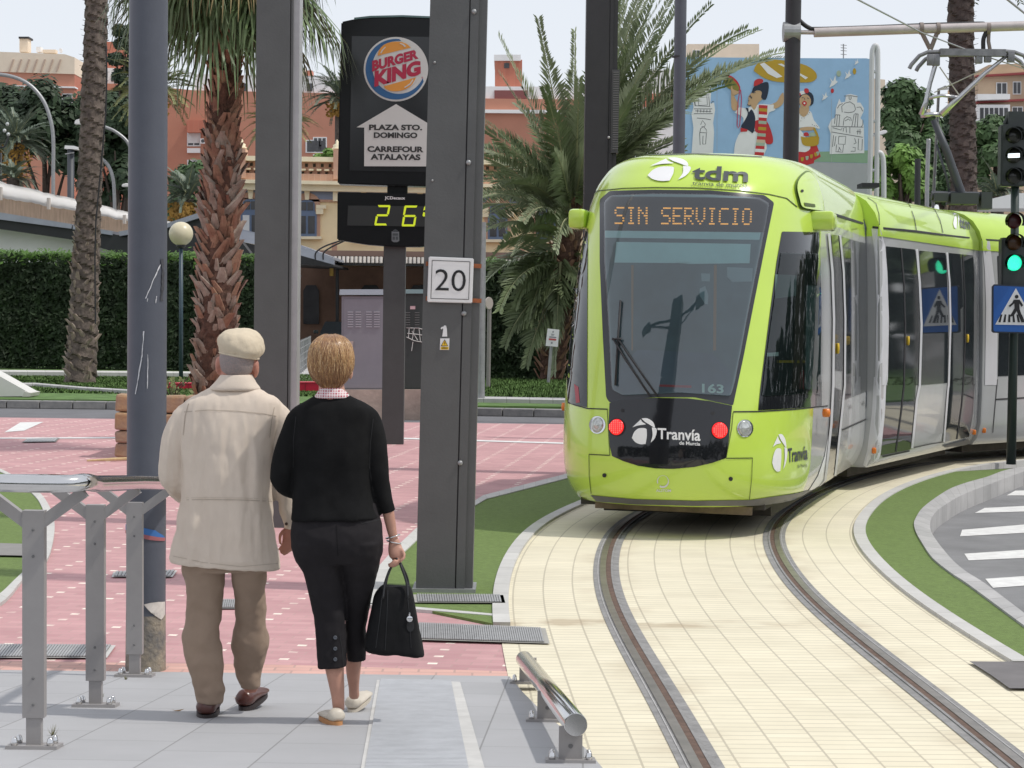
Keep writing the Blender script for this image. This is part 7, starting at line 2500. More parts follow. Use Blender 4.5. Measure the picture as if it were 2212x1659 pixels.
# 1: cream-topped brick block, far left
Y=215
b=bld('brick apartment block with ribbed cream top floor at the far left edge',70,Y,group=GA)
slabpx('wall',[(-160,700),(161,700),(161,152),(-160,150)],Y,14,M['brick'],b)
slabpx('cornice',[(-160,183),(162,190),(162,187),(-160,180)],Y-0.5,1.5,M['whitewall'],b)
slabpx('top_storey',[(-160,150),(161,160),(161,124),(140,117),(-160,106)],Y-0.2,13,M['creamwall'],b)
for i in range(7):
 x=18+i*17
 slabpx('rib',[(x,155),(x+3,155),(x+12,128),(x+9,128)],Y-0.35,0.2,mat('cream_rib',(0.50,0.38,0.30),0.8),b)
slabpx('chimney',rect(42,82,60,112),Y+2,1.5,M['creamwall'],b)
slabpx('chimney_cap',rect(40,79,62,83),Y+1.8,2,M['darkmetal'],b)
slabpx('roof_unit',rect(78,101,88,112),Y+2,1,M['whitewall'],b)
slabpx('roof_unit',rect(92,107,120,114),Y+2,1,M['creamwall'],b)
slabpx('dish',disc(131,109,3.5,5,10),Y+2,0.2,M['whitewall'],b)
win(b,55,200,90,238,Y)
win(b,134,202,156,228,Y)
slabpx('balcony',rect(60,226,74,240),Y-1,1,M['whitewall'],b)
# 2: middle brick building with white attic
Y=228
b=bld('long brick apartment building with white attic and shutters behind the palms',450,Y,group=GA)
slabpx('wall',[(161,700),(800,700),(800,203),(420,195),(282,182),(161,178)],Y,14,M['brick'],b)
slabpx('attic',[(163,178),(285,182),(285,149),(163,144)],Y+0.3,10,M['whitewall'],b)
slabpx('attic',[(420,196),(800,203),(800,166),(420,160)],Y+0.3,10,M['whitewall'],b)
slabpx('stair_tower',rect(200,90,273,150),Y+3,6,M['brick'],b)
slabpx('stair_tower',rect(181,133,202,146),Y+2,4,M['brick'],b)
slabpx('chimney',rect(185,129,191,136),Y+2,2,M['darkmetal'],b)
slabpx('chimney',rect(652,148,660,170),Y+2,2,M['creamwall'],b)
slabpx('roof_unit',rect(664,152,674,168),Y+2,2,M['brick'],b)
for x in(170,210,240,262):
 slabpx('attic_window',rect(x,162,x+8,176),Y+0.2,0.3,M['pane'],b)
for x in(470,520,640,663):
 slabpx('attic_window',rect(x,180,x+12,197),Y+0.2,0.3,M['pane'],b)
slabpx('balcony',rect(163,178,202,212),Y-1.5,1.5,M['brick'],b)
# bay between column and fan palm
for(x0,y0,x1,y1,s)in((404,281,433,316,0.8),(404,345,433,378,0.95),(470,300,494,320,0.9),(586,243,618,264,0.9),(660,302,700,330,0.0)):
 win(b,x0,y0,x1,y1,Y,shut=s)
for x0,y0,x1,y1 in((404,320,432,330),(404,382,410,392)):
 slabpx('sill_box',rect(x0,y0,x1,y1),Y-0.4,0.5,M['whitewall'],b)
for x,y in((438,304),(440,352),(446,365)):
 u=slabpx('air_conditioner',rect(x-6,y-5,x+7,y+6),Y-0.6,0.5,M['whitewall'],b)
 slabpx('fan_grille',disc(x,y+0.5,4,4,12),Y-0.62,0.02,M['pane'],u)
for x0,x1 in((404,442),(470,492)):
 slabpx('balcony',rect(x0,260,x1,286),Y-1.2,1.2,M['brick'],b)
 slabpx('balcony',rect(x0+66 if x0<450 else x0,322,x1+66 if x0<450 else x1,345),Y-1.2,1.2,M['brick'],b)
win(b,676,296,706,330,Y,bars=2)
slabpx('sill_box',rect(676,333,700,343),Y-0.3,0.4,M['whitewall'],b)
# 3: brick tower block behind the feathery palm
Y=232
b=bld('brick block with square rooftop tower left of the feathery palm',1100,Y,group=GA)
slabpx('wall',[(985,700),(1270,700),(1270,215),(985,212)],Y,14,M['brick'],b)
slabpx('stair_tower',rect(1069,129,1128,188),Y+2,8,M['brick'],b)
slabpx('tower_cap',rect(1067,118,1125,131),Y+1.8,8.5,M['whitewall'],b)
slabpx('vent',rect(1089,136,1100,147),Y+1.9,0.3,M['pane'],b)
slabpx('attic',[(985,215),(1270,217),(1270,188),(985,186)],Y+0.4,10,M['whitewall'],b)
slabpx('attic_recess',rect(1068,195,1140,213),Y+0.2,0.4,mat('maroon_wall',(0.25,0.09,0.085),0.8),b)
slabpx('ledge',[(985,243),(1270,246),(1270,238),(985,236)],Y-0.6,1.0,M['whitewall'],b)
# 4: pale buildings behind the palm fronds and slim column
Y=240
b=bld('pale rendered building behind the palm fronds and the slim column',1500,Y,group=GA)
slabpx('wall',[(1395,700),(1640,700),(1640,150),(1390,150)],Y,12,M['whitewall'],b)
slabpx('top_storey',[(1485,160),(1640,160),(1640,95),(1485,95)],Y+1,8,M['creamwall'],b)
win(b,1496,108,1512,125,Y+1)
slabpx('brick_band',[(1390,230),(1480,230),(1480,202),(1390,202)],Y-0.3,1,M['brick'],b)
# 5: brown block at the right edge
Y=200
b=bld('brown brick apartment block with white balconies at the right edge',2170,Y,group=GA)
BR=mat('brown_brick',(0.52,0.39,0.27),0.85,var=0.08,vs=0.6)
slabpx('wall',[(2113,700),(2300,700),(2300,147),(2113,162)],Y,14,BR,b)
slabpx('top_storey',[(2136,160),(2300,150),(2300,133),(2136,140)],Y+1,10,BR,b)
RT_=mat('red_band',(0.30,0.06,0.06),0.8)
for y in(162,219,275):
 slabpx('floor_band',[(2110,y+4),(2300,y-6),(2300,y-11),(2110,y)],Y-0.6,1,RT_,b)
slabpx('bay',[(2111,270),(2182,270),(2182,226),(2111,226)],Y-1.2,1.4,M['whitewall'],b)
for i in range(6):
 slabpx('bay_pane',rect(2117+i*10.5,233,2125+i*10.5,262),Y-1.22,0.02,M['pane'],b)
slabpx('bay',[(2120,335),(2182,335),(2182,284),(2140,284)],Y-1.0,1.2,M['whitewall'],b)
slabpx('balcony',[(2112,216),(2182,214),(2182,203),(2112,203)],Y-1.6,1.4,M['whitewall'],b)
win(b,2152,178,2176,204,Y);win(b,2188,176,2206,204,Y);win(b,2186,230,2210,262,Y)
# 6: cream strip seen behind the white pipes
b=bld('cream building peeping out behind the white vent pipes',1900,210,group=GA)
slabpx('wall',[(1870,700),(2010,700),(2010,235),(1912,235),(1912,172),(1870,168)],210,10,M['creamwall'],b)
slabpx('roof_rail',[(1912,196),(1936,197),(1936,195),(1912,194)],209,0.2,M['galv'],b)
# aerials
mb=MB();a_=at(1822,142,175);mb.tube([a_,at(1822,95,175)],0.05,6)
for y in(97,103,109,117):mb.tube([at(1816,y,175),at(1829,y+1,175)],0.03,5)
tag(mb.build('roof_aerial',M['galv']),'thin television aerial standing above the top edge of the mural','aerial')
# ---- station building
SY=96.0
st=bld('yellow station building with brick trim, balustrade and blue arched windows',800,SY,'station','station_building')
slabpx('wall',[(440,760),(1330,775),(1330,395),(440,388)],SY,12,M['yellow'],st)
# pier bricks, cornice, tile band
slabpx('cornice',[(440,408),(1330,424),(1330,404),(440,388)],SY-0.5,1.0,M['trim'],st)
slabpx('cornice_lip',[(440,394),(1330,409),(1330,402),(440,386)],SY-0.8,1.3,M['trim'],st)
slabpx('tile_band',[(440,426),(1330,443),(1330,424),(440,408)],SY-0.06,0.1,M['bluetile'],st)
slabpx('brick_course',[(440,431),(1330,448),(1330,443),(440,426)],SY-0.10,0.15,M['trimbrick'],st)
BL=slabpx('balustrade_base',[(440,390),(1330,404),(1330,386),(440,372)],SY-0.2,0.7,M['trimbrick'],st)
slabpx('balustrade_rail',[(440,345),(1330,359),(1330,349),(440,335)],SY-0.3,0.8,M['trim'],st)
slabpx('balustrade_wall',[(440,374),(1330,388),(1330,358),(440,344)],SY+0.2,0.2,M['trimbrick'],st)
dk=mat('balustrade_gap',(0.055,0.05,0.035),0.9)
mbp,mbd,mbc=MB(),MB(),MB()
for i in range(52):
 x=446+i*17
 o=(x-440)*0.0157
 mbp.slab([at(px_,py_,SY-0.1)for px_,py_ in rect(x,361+o,x+10,365+o)],(0,0.25,0))
 mbd.slab([at(px_,py_,SY+0.17)for px_,py_ in rect(x+1.5,368+o,x+7,375+o)],(0,0.02,0))
 mbd.slab([at(px_,py_,SY+0.17)for px_,py_ in rect(x+9,350+o,x+15,357+o)],(0,0.02,0))
tag(mbp.build('balustrade_block',M['trim'],BL),kind='stuff');tag(mbd.build('balustrade_opening',dk,BL),kind='stuff')  # pale blocks, and dark slabs standing in for the open gaps
for x,y in((522,335),(820,340),(1118,346),(728,337)):
 o=slabpx('roof_pier',rect(x-8,y-14,x+8,y+50),SY-0.35,0.9,M['trimbrick'],st)
 mb=MB();c=at(x,y-14,SY+0.1);kk=SY/F
 mb.lathe([(11*kk,0),(11*kk,3*kk),(8*kk,5*kk),(9*kk,9*kk),(3*kk,13*kk),(3.5*kk,17*kk),(0,22*kk)],c,14);mb.build('finial',M['trim'],o,smooth=True)
def awin(cx,y0,w,h,white=False):
 """arched window with brick arch, keystone and blue joinery"""
 y0=y0+(cx-440)*0.0157
 out=[(cx-w*1.35,y0+h),(cx-w*1.35,y0+16)]+[(cx+w*1.38*math.sin(R(a)),y0+12-24*math.cos(R(a)))for a in range(-80,81,16)]+[(cx+w*1.35,y0+16),(cx+w*1.35,y0+h)]
 sur=slabpx('window_surround',out,SY-0.10,0.2,M['trimbrick'],st)
 ins=[(cx-w,y0+h),(cx-w,y0+34),(cx-w*0.80,y0+26),(cx-w*0.80,y0+12)]+[(cx+w*0.80*math.sin(R(a)),y0+12-9*math.cos(R(a)))for a in range(-70,71,20)]+[(cx+w*0.80,y0+12),(cx+w*0.80,y0+26),(cx+w,y0+34),(cx+w,y0+h)]
 fr=slabpx('window_frame',ins,SY-0.16,0.1,M['bluewood'],sur)
 slabpx('pane',rect(cx-w*0.66,y0+8,cx-1,y0+26),SY-0.18,0.03,M['pane'],fr)
 slabpx('pane',rect(cx+1,y0+8,cx+w*0.66,y0+26),SY-0.18,0.03,M['pane'],fr)
 slabpx('pane',rect(cx-w*0.80,y0+38,cx-2.4,y0+h-6),SY-0.18,0.03,M['shade']if white else M['pane'],fr)
 slabpx('pane',rect(cx+2.4,y0+38,cx+w*0.80,y0+h-6),SY-0.18,0.03,M['pane'],fr)
 slabpx('keystone',[(cx-4,y0+3),(cx+4,y0+3),(cx+6,y0-17),(cx-6,y0-17)],SY-0.22,0.15,M['trim'],sur)
 slabpx('sill',rect(cx-w*1.5,y0+h,cx+w*1.5,y0+h+6),SY-0.3,0.4,M['trim'],sur)
 for s in(-1,1):
  slabpx('corbel',rect(cx+s*w*1.45-11,y0+14,cx+s*w*1.45+11,y0+22),SY-0.25,0.3,M['trim'],sur)
  slabpx('corbel',rect(cx+s*w*1.3-8,y0+22,cx+s*w*1.3+8,y0+34),SY-0.22,0.25,M['trim'],sur)
for cx,wt in((541,True),(663,False),(785,False),(907,False),(1075,False),(1180,False)):
 awin(cx,425,21,82,wt)
for x in(503,602,724,846,968,1022,1128,1232):
 o=(x-440)*0.0157
 slabpx('pilaster',rect(x-5,408+o,x+5,430+o),SY-0.3,0.3,M['trim'],st)
 slabpx('brick_pier',rect(x-7,520+o,x+4,552+o),SY-0.05,0.1,M['trimbrick'],st)
# platform canopy with corrugated edge
cn=slabpx('canopy_fascia',[(640,572),(1330,580),(1330,560),(640,556)],SY-6,0.25,M['darkmetal'],st)
slabpx('canopy_roof',[(640,552),(1330,560),(1330,548),(640,540)],SY-5.8,5.8,mat('canopy_brown',(0.22,0.14,0.11),0.8),st)
mb=MB()
for i in range(74):
 x=652+i*9
 o=(x-640)*0.012
 mb.tube([at(x,553+o,SY-6.1),at(x,566+o,SY-6.15)],0.07,7)
mb.build('corrugated_edge',mat('pale_corrugation',(0.62,0.57,0.52),0.7,var=0.12,vs=3),cn)
mb=MB();mb.slab([at(x,y,SY-4)for x,y in rect(500,575,1330,760)],(0,0.05,0))
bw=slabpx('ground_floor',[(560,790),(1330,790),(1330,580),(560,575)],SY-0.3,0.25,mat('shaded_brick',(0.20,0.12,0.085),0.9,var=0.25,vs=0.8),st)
mb.bm.free()
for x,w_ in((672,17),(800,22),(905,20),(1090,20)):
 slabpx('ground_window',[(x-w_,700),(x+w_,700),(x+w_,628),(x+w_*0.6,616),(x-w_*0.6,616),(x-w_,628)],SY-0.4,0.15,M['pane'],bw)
for x in(728,862,990):
 slabpx('canopy_bracket',rect(x-3,580,x+3,770),SY-5.6,0.3,M['darkmetal'],cn)
 slabpx('lantern',rect(x-16,578,x-8,596),SY-5.7,0.2,mat('ochre_sign',(0.42,0.27,0.06),0.7),cn)
# diagonal grey canopy edges, with two floodlights
cb=bld('flat grey canopy with dark underside jutting out before the station',600,84,'canopy','flat_canopy')
slabpx('fascia',[(512,520),(552,528),(552,505),(512,495)],84,0.3,M['zinc'],cb)
slabpx('fascia',[(636,548),(722,572),(722,560),(700,551),(636,529)],83,0.3,M['zinc'],cb)
slabpx('roof',[(512,497),(552,506),(640,531),(720,561),(720,556),(640,526),(552,502),(512,493)],84.5,6,M['zinc'],cb)
slabpx('soffit',[(440,560),(720,575),(720,570),(640,548),(512,520),(440,510)],85,8,M['darkmetal'],cb)
for x,y0,x2 in((699,553,745),(716,553,752)):
 mb=MB();mb.tube(spline([at(x-18,y0+8,83),at(x-16,y0-8,83),at(x+5,y0-22,83),at(x2,y0-36,83)],5),0.03,6);o=mb.build('lamp_stem',M['rubber'],cb)
 slabpx('floodlight',[(x2-6,y0-33),(x2+12,y0-33),(x2+14,y0-36),(x2+10,y0-40),(x2-4,y0-40)],82.8,0.5,M['whitewall'],o)
slabpx('camera',[(636,592),(650,594),(646,608),(638,608)],82.6,0.3,M['darkmetal'],cb)
# parked car under the canopy, low fence
cr=thing('parked_car','dark car parked in the shade under the station canopy','car',at(725,736,88))
CY_=88.0
carp=mat('dark_car_paint',(0.03,0.038,0.042),0.25,coat=0.5)
kk=CY_/F
cc=at(728,738,CY_);cc.z=0.15
rs=[]
for s_,hw,z0,z1 in((0.0,0.72,0.30,0.62),(0.12,0.84,0.22,0.74),(0.6,0.88,0.2,0.86),(1.3,0.88,0.2,0.95),(3.4,0.88,0.2,0.98),(4.1,0.84,0.25,0.95),(4.25,0.76,0.35,0.85)):
 rs.append([cc+Vector((hw*c_,s_,(z0+z1)/2+(z1-z0)/2*d_))for c_,d_ in((-1,-0.7),(-0.9,-1),(0.9,-1),(1,-0.7),(1,0.4),(0.86,1),(-0.86,1),(-1,0.4))])
mb=MB();mb.rings(rs);mb.build('body',carp,cr,smooth=True,auto=40)
rs=[[cc+Vector((hw*c_,s_,z))for c_ in(-1,1)for _ in(0,)]for s_,hw,z in()]
mb=MB()
prof=[(1.2,0.80,0.93),(1.75,0.64,1.40),(2.9,0.64,1.44),(3.7,0.76,0.96)]
mb.rings([[cc+Vector((hw,s_,z))for s_,hw,z in prof],[cc+Vector((-hw,s_,z))for s_,hw,z in prof]]);mb.build('cabin',mat('car_glass',(0.02,0.024,0.028),0.08),cr)
for s in(-1,1):
 mb=MB();mb.box(cc+Vector((s*0.60,0.03,0.62)),(0.34,0.14,0.15),None,0.03);mb.build('headlight',M['lens'],cr)
 mb=MB();mb.box(cc+Vector((s*0.98,1.35,0.98)),(0.2,0.10,0.14),None,0.03);mb.build('mirror',carp,cr)
 for y in(0.85,3.35):
  mb=MB();mb.lathe([(0.3,-0.1),(0.32,-0.06),(0.32,0.06),(0.3,0.1),(0.18,0.1),(0,0.09)],cc+Vector((s*0.80,y,0.32)),20,(1,0,0));mb.build('wheel',M['rubber'],cr,smooth=True)
mb=MB();mb.box(cc+Vector((0,-0.005,0.42)),(0.5,0.03,0.11));mb.build('number_plate',M['signwhite'],cr)
mb=MB();mb.box(cc+Vector((0,0.02,0.63)),(0.62,0.06,0.10));mb.build('grille',M['chrome'],cr)
fn=thing('low_fence','low grey mesh fence leading back beside the station forecourt','fence',at(655,760,62))
mb=MB()
fa,fb=at(630,778,56),at(670,742,74)
fa.z,fb.z=0.14,0.14
for i in range(12):
 p=fa.lerp(fb,i/11);mb.tube([p,p+Vector((0,0,1.0))],0.025,5)
mb.build('post_row_panel',M['galv'],fn)
mb=MB()
for z in(0.15,0.35,0.55,0.75,0.95):
 mb.tube([fa+Vector((0,0,z)),fb+Vector((0,0,z))],0.015,5)
mb.build('rail_panel',M['galv'],fn)
# ---- white market pavilion, left
WY=80.0
pv=bld('white pavilion with pale ruffled awning and black sloping roof behind the hedge',150,WY,'pavilion','market_pavilion')
slabpx('wall',[(-140,700),(600,700),(600,560),(300,570),(250,545),(159,518),(-140,474)],WY,6,M['whitewall'],pv)
slabpx('black_roof',[(-140,474),(159,518),(250,545),(300,570),(300,520),(243,505),(155,486),(-140,446)],WY-1.0,1.2,M['darkmetal'],pv)
slabpx('roof_edge',[(-140,436),(155,484),(154,494),(-140,456)],WY-1.15,1.3,M['zinc'],pv)
slabpx('roof_edge',[(158,486),(243,499),(242,508),(157,495)],WY-1.15,1.3,M['zinc'],pv)
slabpx('roof_edge',[(256,500),(258,510),(361,492),(433,470),(430,459),(361,482)],WY-1.15,1.3,M['zinc'],pv)
slabpx('black_roof',[(242,506),(258,508),(361,490),(433,470),(520,520),(550,560),(550,620),(300,640),(250,560)],WY-0.9,1.0,M['darkmetal'],pv)
slabpx('reed_screen',[(-140,450),(300,515),(300,465),(-140,395)],WY+2.5,0.2,mat('reed_screen',(0.50,0.38,0.29),0.85,var=0.2,vs=3,stretch=(6,1,0.5)),pv)
aw=mat('white_awning',(0.82,0.805,0.785),0.75,var=0.03,vs=1.2)
mb=MB()
rs=[]
N=60
for i in range(N+1):
 x=-140+520*i/N
 yt=392+x*0.235+0.8*math.sin(i*0.7)+(2 if i%9==0 else 0);hs_=(34-x*0.05)/36
 row=[]
 for j,(dy,oy)in enumerate(((0,2.6),(12,1.6),(24,1.2),(34,1.15),(36,1.3))):
  row.append(at(x,yt+dy*hs_*(1+0.03*math.sin(i*2.3)),WY+oy+0.02*math.sin(i*1.3+j*0.6)))
 rs.append(row)
mb.rings(rs,cap=False,closed=False)
bmesh.ops.solidify(mb.bm,geom=mb.bm.faces[:],thickness=0.05)
mb.build('awning',aw,pv,smooth=True)
for x in(0,104,268):
 slabpx('awning_post',rect(x-3,404+x*0.225,x+3,432+x*0.19),WY+1.0,0.2,mat('awning_strap',(0.50,0.45,0.40),0.8),pv)
# ---- street lamps over the left trees
LG='grey street lamps among the trees'
def bent_lamp(label,pts,Y,r,head=None,band=None):
 b=at(pts[0][0],700,Y)
 t=thing('street_lamp',label,'street lamp',(b.x,Y,0),group=LG)
 mb=MB()
 P=[Vector((b.x,Y,0))]+spline([at(x,y,Y)for x,y in pts],6)
 mb.tube(P,[r*1.3]+[r]*(len(P)-1),10);mb.build('pole',M['galv'],t,smooth=True)
 if head:
  x,y,w,h=head
  mb=MB();mb.slab([at(*v,Y-0.15)for v in((x-w,y+h),(x+w*0.8,y+h),(x+w,y),(x+w*0.3,y-h),(x-w*0.8,y-h*0.4))],(0,0.4,0));bmesh.ops.bevel(mb.bm,geom=mb.bm.edges[:],offset=0.03,segments=2,affect='EDGES');mb.build('lamp_head',M['whitewall'],t)
 return t
bent_lamp('tall grey street lamp with long arm arching in from the left edge',[(115,460),(115,380),(115,300),(108,255),(92,215),(62,182),(20,164),(-40,158)],115,0.10)
bent_lamp('street lamp whose curved arm crosses behind the ringed palm trunk',[(288,480),(288,400),(286,340),(276,308),(252,286),(226,274),(190,264)],118,0.085,head=(170,262,10,6))
bent_lamp('lower street lamp with curved arm right of the ringed palm trunk',[(248,470),(247,420),(244,385),(234,358),(220,344),(205,336)],112,0.09)
t=thing('street_lamp','dark post lamp with flat pale head left of the ringed palm trunk','street lamp',(at(152,700,100).x,100,0),group=LG)
mb=MB();mb.tube([Vector((at(152,700,100).x,100,0)),at(153,322,100)],0.16,12);mb.build('pole',mat('dark_lamp_post',(0.05,0.055,0.065),0.5),t,smooth=True)
mb=MB();mb.slab([at(*v,99.8)for v in((139,321),(168,323),(170,318),(160,315),(140,314))],(0,0.6,0));mb.build('lamp_head',M['whitewall'],t)
mb=MB();mb.tube([at(141,333,99.8),at(160,330,99.8)],0.03,6);mb.build('bracket',M['galv'],t)
bent_lamp('small white lamp head peeping out left of the scratched lamp column',[(292,470),(291,430),(287,405),(280,400)],116,0.06,head=(271,399,9,4))
t=thing('street_lamp','ornate wall lamp cluster at the far left edge','street lamp',(at(4,700,108).x,108,0),group=LG)
mb=MB();mb.tube([Vector((at(2,700,108).x,108,0)),at(2,330,108)],0.06,8);mb.tube(spline([at(0,318,108),at(10,316,108),at(17,300,108),at(18,285,108)],4),0.04,6);mb.build('pole',M['darkmetal'],t,smooth=True)
for x,y in((16,268),(10,282),(18,290)):
 mb=MB();ball(mb,x,y,108,0,0.09,0.09,0.10,12);mb.build('bulb',M['lens'],t,smooth=True)
bent_lamp('street lamp with long flat head in front of the brown apartment block',[(2002,460),(2003,380),(2005,325),(2006,300)],100,0.10)
for lb,x,y,w in(('long pale street lamp head floating by the brown apartment block',2058,186,30),('pale street lamp head beside the white vent pipes',1900,287,18)):
 Y=98
 t=thing('street_lamp',lb,'street lamp',(at(x-w,700,Y).x,Y,0),group=LG)
 mb=MB();mb.tube([Vector((at(x-w,700,Y).x,Y+3,0)),at(x-w,y+6,Y+3),at(x-w*0.5,y+2,Y)],0.07,8);mb.build('pole',M['galv'],t,smooth=True)
 mb=MB();mb.slab([at(*v,Y)for v in((x-w*0.9,y+7),(x,y+5),(x+w*0.9,y),(x+w,y-4),(x+w*0.6,y-7),(x-w*0.5,y))],(0,0.5,0));bmesh.ops.bevel(mb.bm,geom=mb.bm.edges[:],offset=0.03,segments=2,affect='EDGES');mb.build('lamp_head',M['whitewall'],t)
post('lamp_column','short dark bollard-like column above the silver tram roof','lamp column',1974,1987,560,343,2,mat('charcoal_column',(0.035,0.035,0.04),0.5),Y=62)
# ---- mural wall with vent pipes
MY=72.0
mu=thing('mural_wall','large blue mural wall painted with a dancing couple and white church drawings','mural',(at(1680,700,MY).x,MY,0))
k=MY/F
def mq(pts,kx=4.2538):return[((1640+x/kx)/1.1302,(100+y/kx)/1.1302)for x,y in pts]
MC={}
def mcol(n,c):MC[n]=mat('mural_'+n,c,0.75,var=0.05,vs=1.5)
mcol('blue',(0.33,0.52,0.75));mcol('white',(0.80,0.80,0.80));mcol('grey',(0.42,0.43,0.45));mcol('green',(0.27,0.42,0.28));mcol('ochre',(0.50,0.32,0.03));mcol('red',(0.55,0.035,0.04));mcol('navy',(0.02,0.03,0.055));mcol('skin',(0.56,0.37,0.21));mcol('olive',(0.24,0.21,0.045));mcol('sage',(0.38,0.47,0.36));mcol('line',(0.10,0.10,0.11));mcol('pink',(0.50,0.06,0.12));mcol('peach',(0.62,0.48,0.34))
slabpx('wall_panel',[(1471,720),(1880,720),(1880,128),(1471,124)],MY,0.8,MC['grey'],mu)
fld=slabpx('blue_field',mq([(92,1800),(2060,1800),(2060,1140),(2058,188),(2020,180),(1630,180),(92,168)]),MY-0.012,0.012,MC['blue'],mu)
lay=[0]
def paint(name,pts,c,sm=True,up=1):
 lay[0]+=1
 P=[(v.x,v.y)for v in spline([(x,y,0)for x,y in pts+[pts[0]]],3)][:-1]if sm else pts
 slabpx(name,mq(P),MY-0.016-0.0025*up,0.002,MC[c],fld)
def stroke(pts,w,c,mbx,up):
 P=[Vector((x,y,0))for x,y in pts]
 A,B=[],[]
 for i,p in enumerate(P):
  d=(P[min(i+1,len(P)-1)]-P[max(i-1,0)]).normalized();n=Vector((-d.y,d.x,0))*w/2
  A.append((p.x+n.x,p.y+n.y));B.append((p.x-n.x,p.y-n.y))
 for i in range(len(P)-1):
  mbx.poly([at(x,y,MY-0.016-0.0025*up)for x,y in mq([A[i],A[i+1],B[i+1],B[i]])])
paint('grass_band',[(1200,1140),(1500,1150),(1800,1145),(2058,1135),(2058,1270),(1800,1262),(1500,1255),(1200,1290)],'green',False,1)
paint('ground_band',[(1200,1290),(1500,1258),(1800,1265),(2058,1273),(2058,1800),(92,1800),(92,1500),(600,1400)],'grey',False,2)
# left tower drawing
paint('tower_shape',[(205,1180),(225,900),(205,760),(225,690),(215,560),(235,500),(275,380),(330,330),(385,390),(410,520),(400,650),(440,640),(450,720),(430,850),(440,950),(428,1180)],'white',False,3)
mb=MB()
for pts in([(280,380),(370,375)],[(262,400),(372,404)],[(320,550),(305,470),(320,430),(335,470),(330,550)],[(350,455),(365,480),(372,455)],[(222,560),(390,560)],[(235,570),(245,670)],[(272,575),(280,670),(370,665),(365,575)],[(385,575),(392,675)],[(225,565),(235,620),(240,672),(400,680)],[(230,705),(420,705)],[(245,725),(410,735)],[(230,755),(425,755)],[(262,800),(350,808),(405,818)],[(300,870),(320,825),(350,865),(340,890),(310,890)],[(290,960),(300,910),(330,890),(358,920),(365,955),(295,950)],[(290,960),(295,1080)],[(325,985),(322,1070)],[(360,960),(352,1070),(320,1072)],[(410,650),(425,625),(438,632)])+tuple([(270+i*32,712),(268+i*32,742)]for i in range(5)):
 stroke(pts,6,'line',mb,4)
mb.build('tower_drawing',MC['line'],fld)
# right church drawing
paint('church_shape',[(1640,1175),(1650,960),(1625,890),(1655,820),(1700,790),(1705,700),(1740,600),(1760,640),(1800,630),(1810,560),(1860,550),(1930,570),(1925,640),(1960,640),(1995,700),(1990,740),(1960,800),(1985,830),(1995,880),(2000,1165)],'white',False,3)
mb=MB()
for pts in([(1790,572),(1860,568),(1930,580)],[(1842,575),(1842,600),(1852,610),(1864,598),(1862,575)],[(1770,740),(1765,680),(1800,645),(1850,632),(1895,660),(1910,710),(1890,735),(1840,745),(1790,738)],[(1720,700),(1740,665),(1775,650)],[(1920,690),(1960,685),(1985,730)],[(1700,765),(1690,860)],[(1720,768),(1712,880)],[(1745,770),(1735,890)],[(1705,765),(1750,770)],[(1780,880),(1790,810),(1820,785),(1860,800),(1865,830)],[(1800,830),(1835,810),(1850,825)],[(1895,760),(1870,890)],[(1915,760),(1900,890)],[(1935,765),(1928,890)],[(1900,755),(1940,760)],[(1660,885),(1990,895)],[(1670,900),(1760,925),(1770,900)],[(1780,940),(1785,905),(1810,895),(1815,950)],[(1850,890),(1850,960)],[(1660,945),(1985,1000)],[(1680,980),(1670,1100)],[(1705,990),(1690,1090)],[(1735,990),(1730,1070),(1800,1075),(1808,990),(1735,990)],[(1712,1075),(1705,1150),(1775,1155),(1785,1078)],[(1735,1100),(1760,1140),(1725,1150),(1745,1105)],[(1900,1010),(1915,1060),(1890,1070)],[(1860,1145),(1905,1145),(1905,1105),(1880,1105)],[(1940,1015),(1935,1130),(1975,1135),(1980,1018)],[(1935,920),(1930,970)],[(1955,915),(1955,970)],[(1920,940),(1970,945)],[(1965,895),(1985,870),(1985,820)]):
 stroke(pts,6,'line',mb,4)
mb.build('church_drawing',MC['line'],fld)
# man with the tambourine
paint('trousers_shape',[(645,1180),(660,1060),(710,950),(780,925),(900,920),(965,960),(960,1180)],'white',True,3)
paint('shirt_shape',[(655,745),(700,690),(770,700),(830,680),(930,655),(1020,660),(1055,650),(1075,715),(1010,745),(985,830),(960,900),(860,940),(740,900),(745,800)],'white',True,3)
paint('arm_shape',[(615,500),(650,485),(690,515),(695,545),(650,570),(690,650),(695,690),(660,725),(620,690)],'skin',True,4)
paint('arm_shape',[(1010,665),(1090,630),(1130,560),(1160,540),(1160,640),(1110,690),(1060,700),(1060,660)],'skin',True,4)
paint('tambourine_rim',[(530,400),(560,358),(610,360),(660,395),(695,440),(712,490),(690,520),(650,500),(560,450)],'red',True,4)
paint('tambourine_skin',[(535,410),(570,378),(615,388),(665,430),(700,490),(680,520),(615,505),(560,470)],'olive',True,5)
paint('hand_shape',[(612,500),(625,460),(635,500),(680,520),(690,545),(640,560)],'skin',True,6)
paint('face_shape',[(795,575),(825,540),(850,520),(900,515),(960,530),(955,590),(900,640),(860,715),(825,680),(790,665),(795,625)],'skin',True,4)
paint('hat_shape',[(828,540),(850,480),(900,450),(990,425),(1008,470),(1000,540),(975,610),(930,590),(935,530),(890,510),(850,535)],'navy',True,5)
paint('hat_pompom',[(850,470),(860,415),(900,393),(945,400),(945,430),(890,460)],'red',True,5)
paint('waistcoat',[(765,695),(795,700),(800,740),(830,710),(865,780),(865,870),(845,955),(800,930),(720,895),(755,830),(790,755)],'navy',True,5)
paint('sash',[(715,900),(790,920),(780,940),(715,945)],'red',False,6)
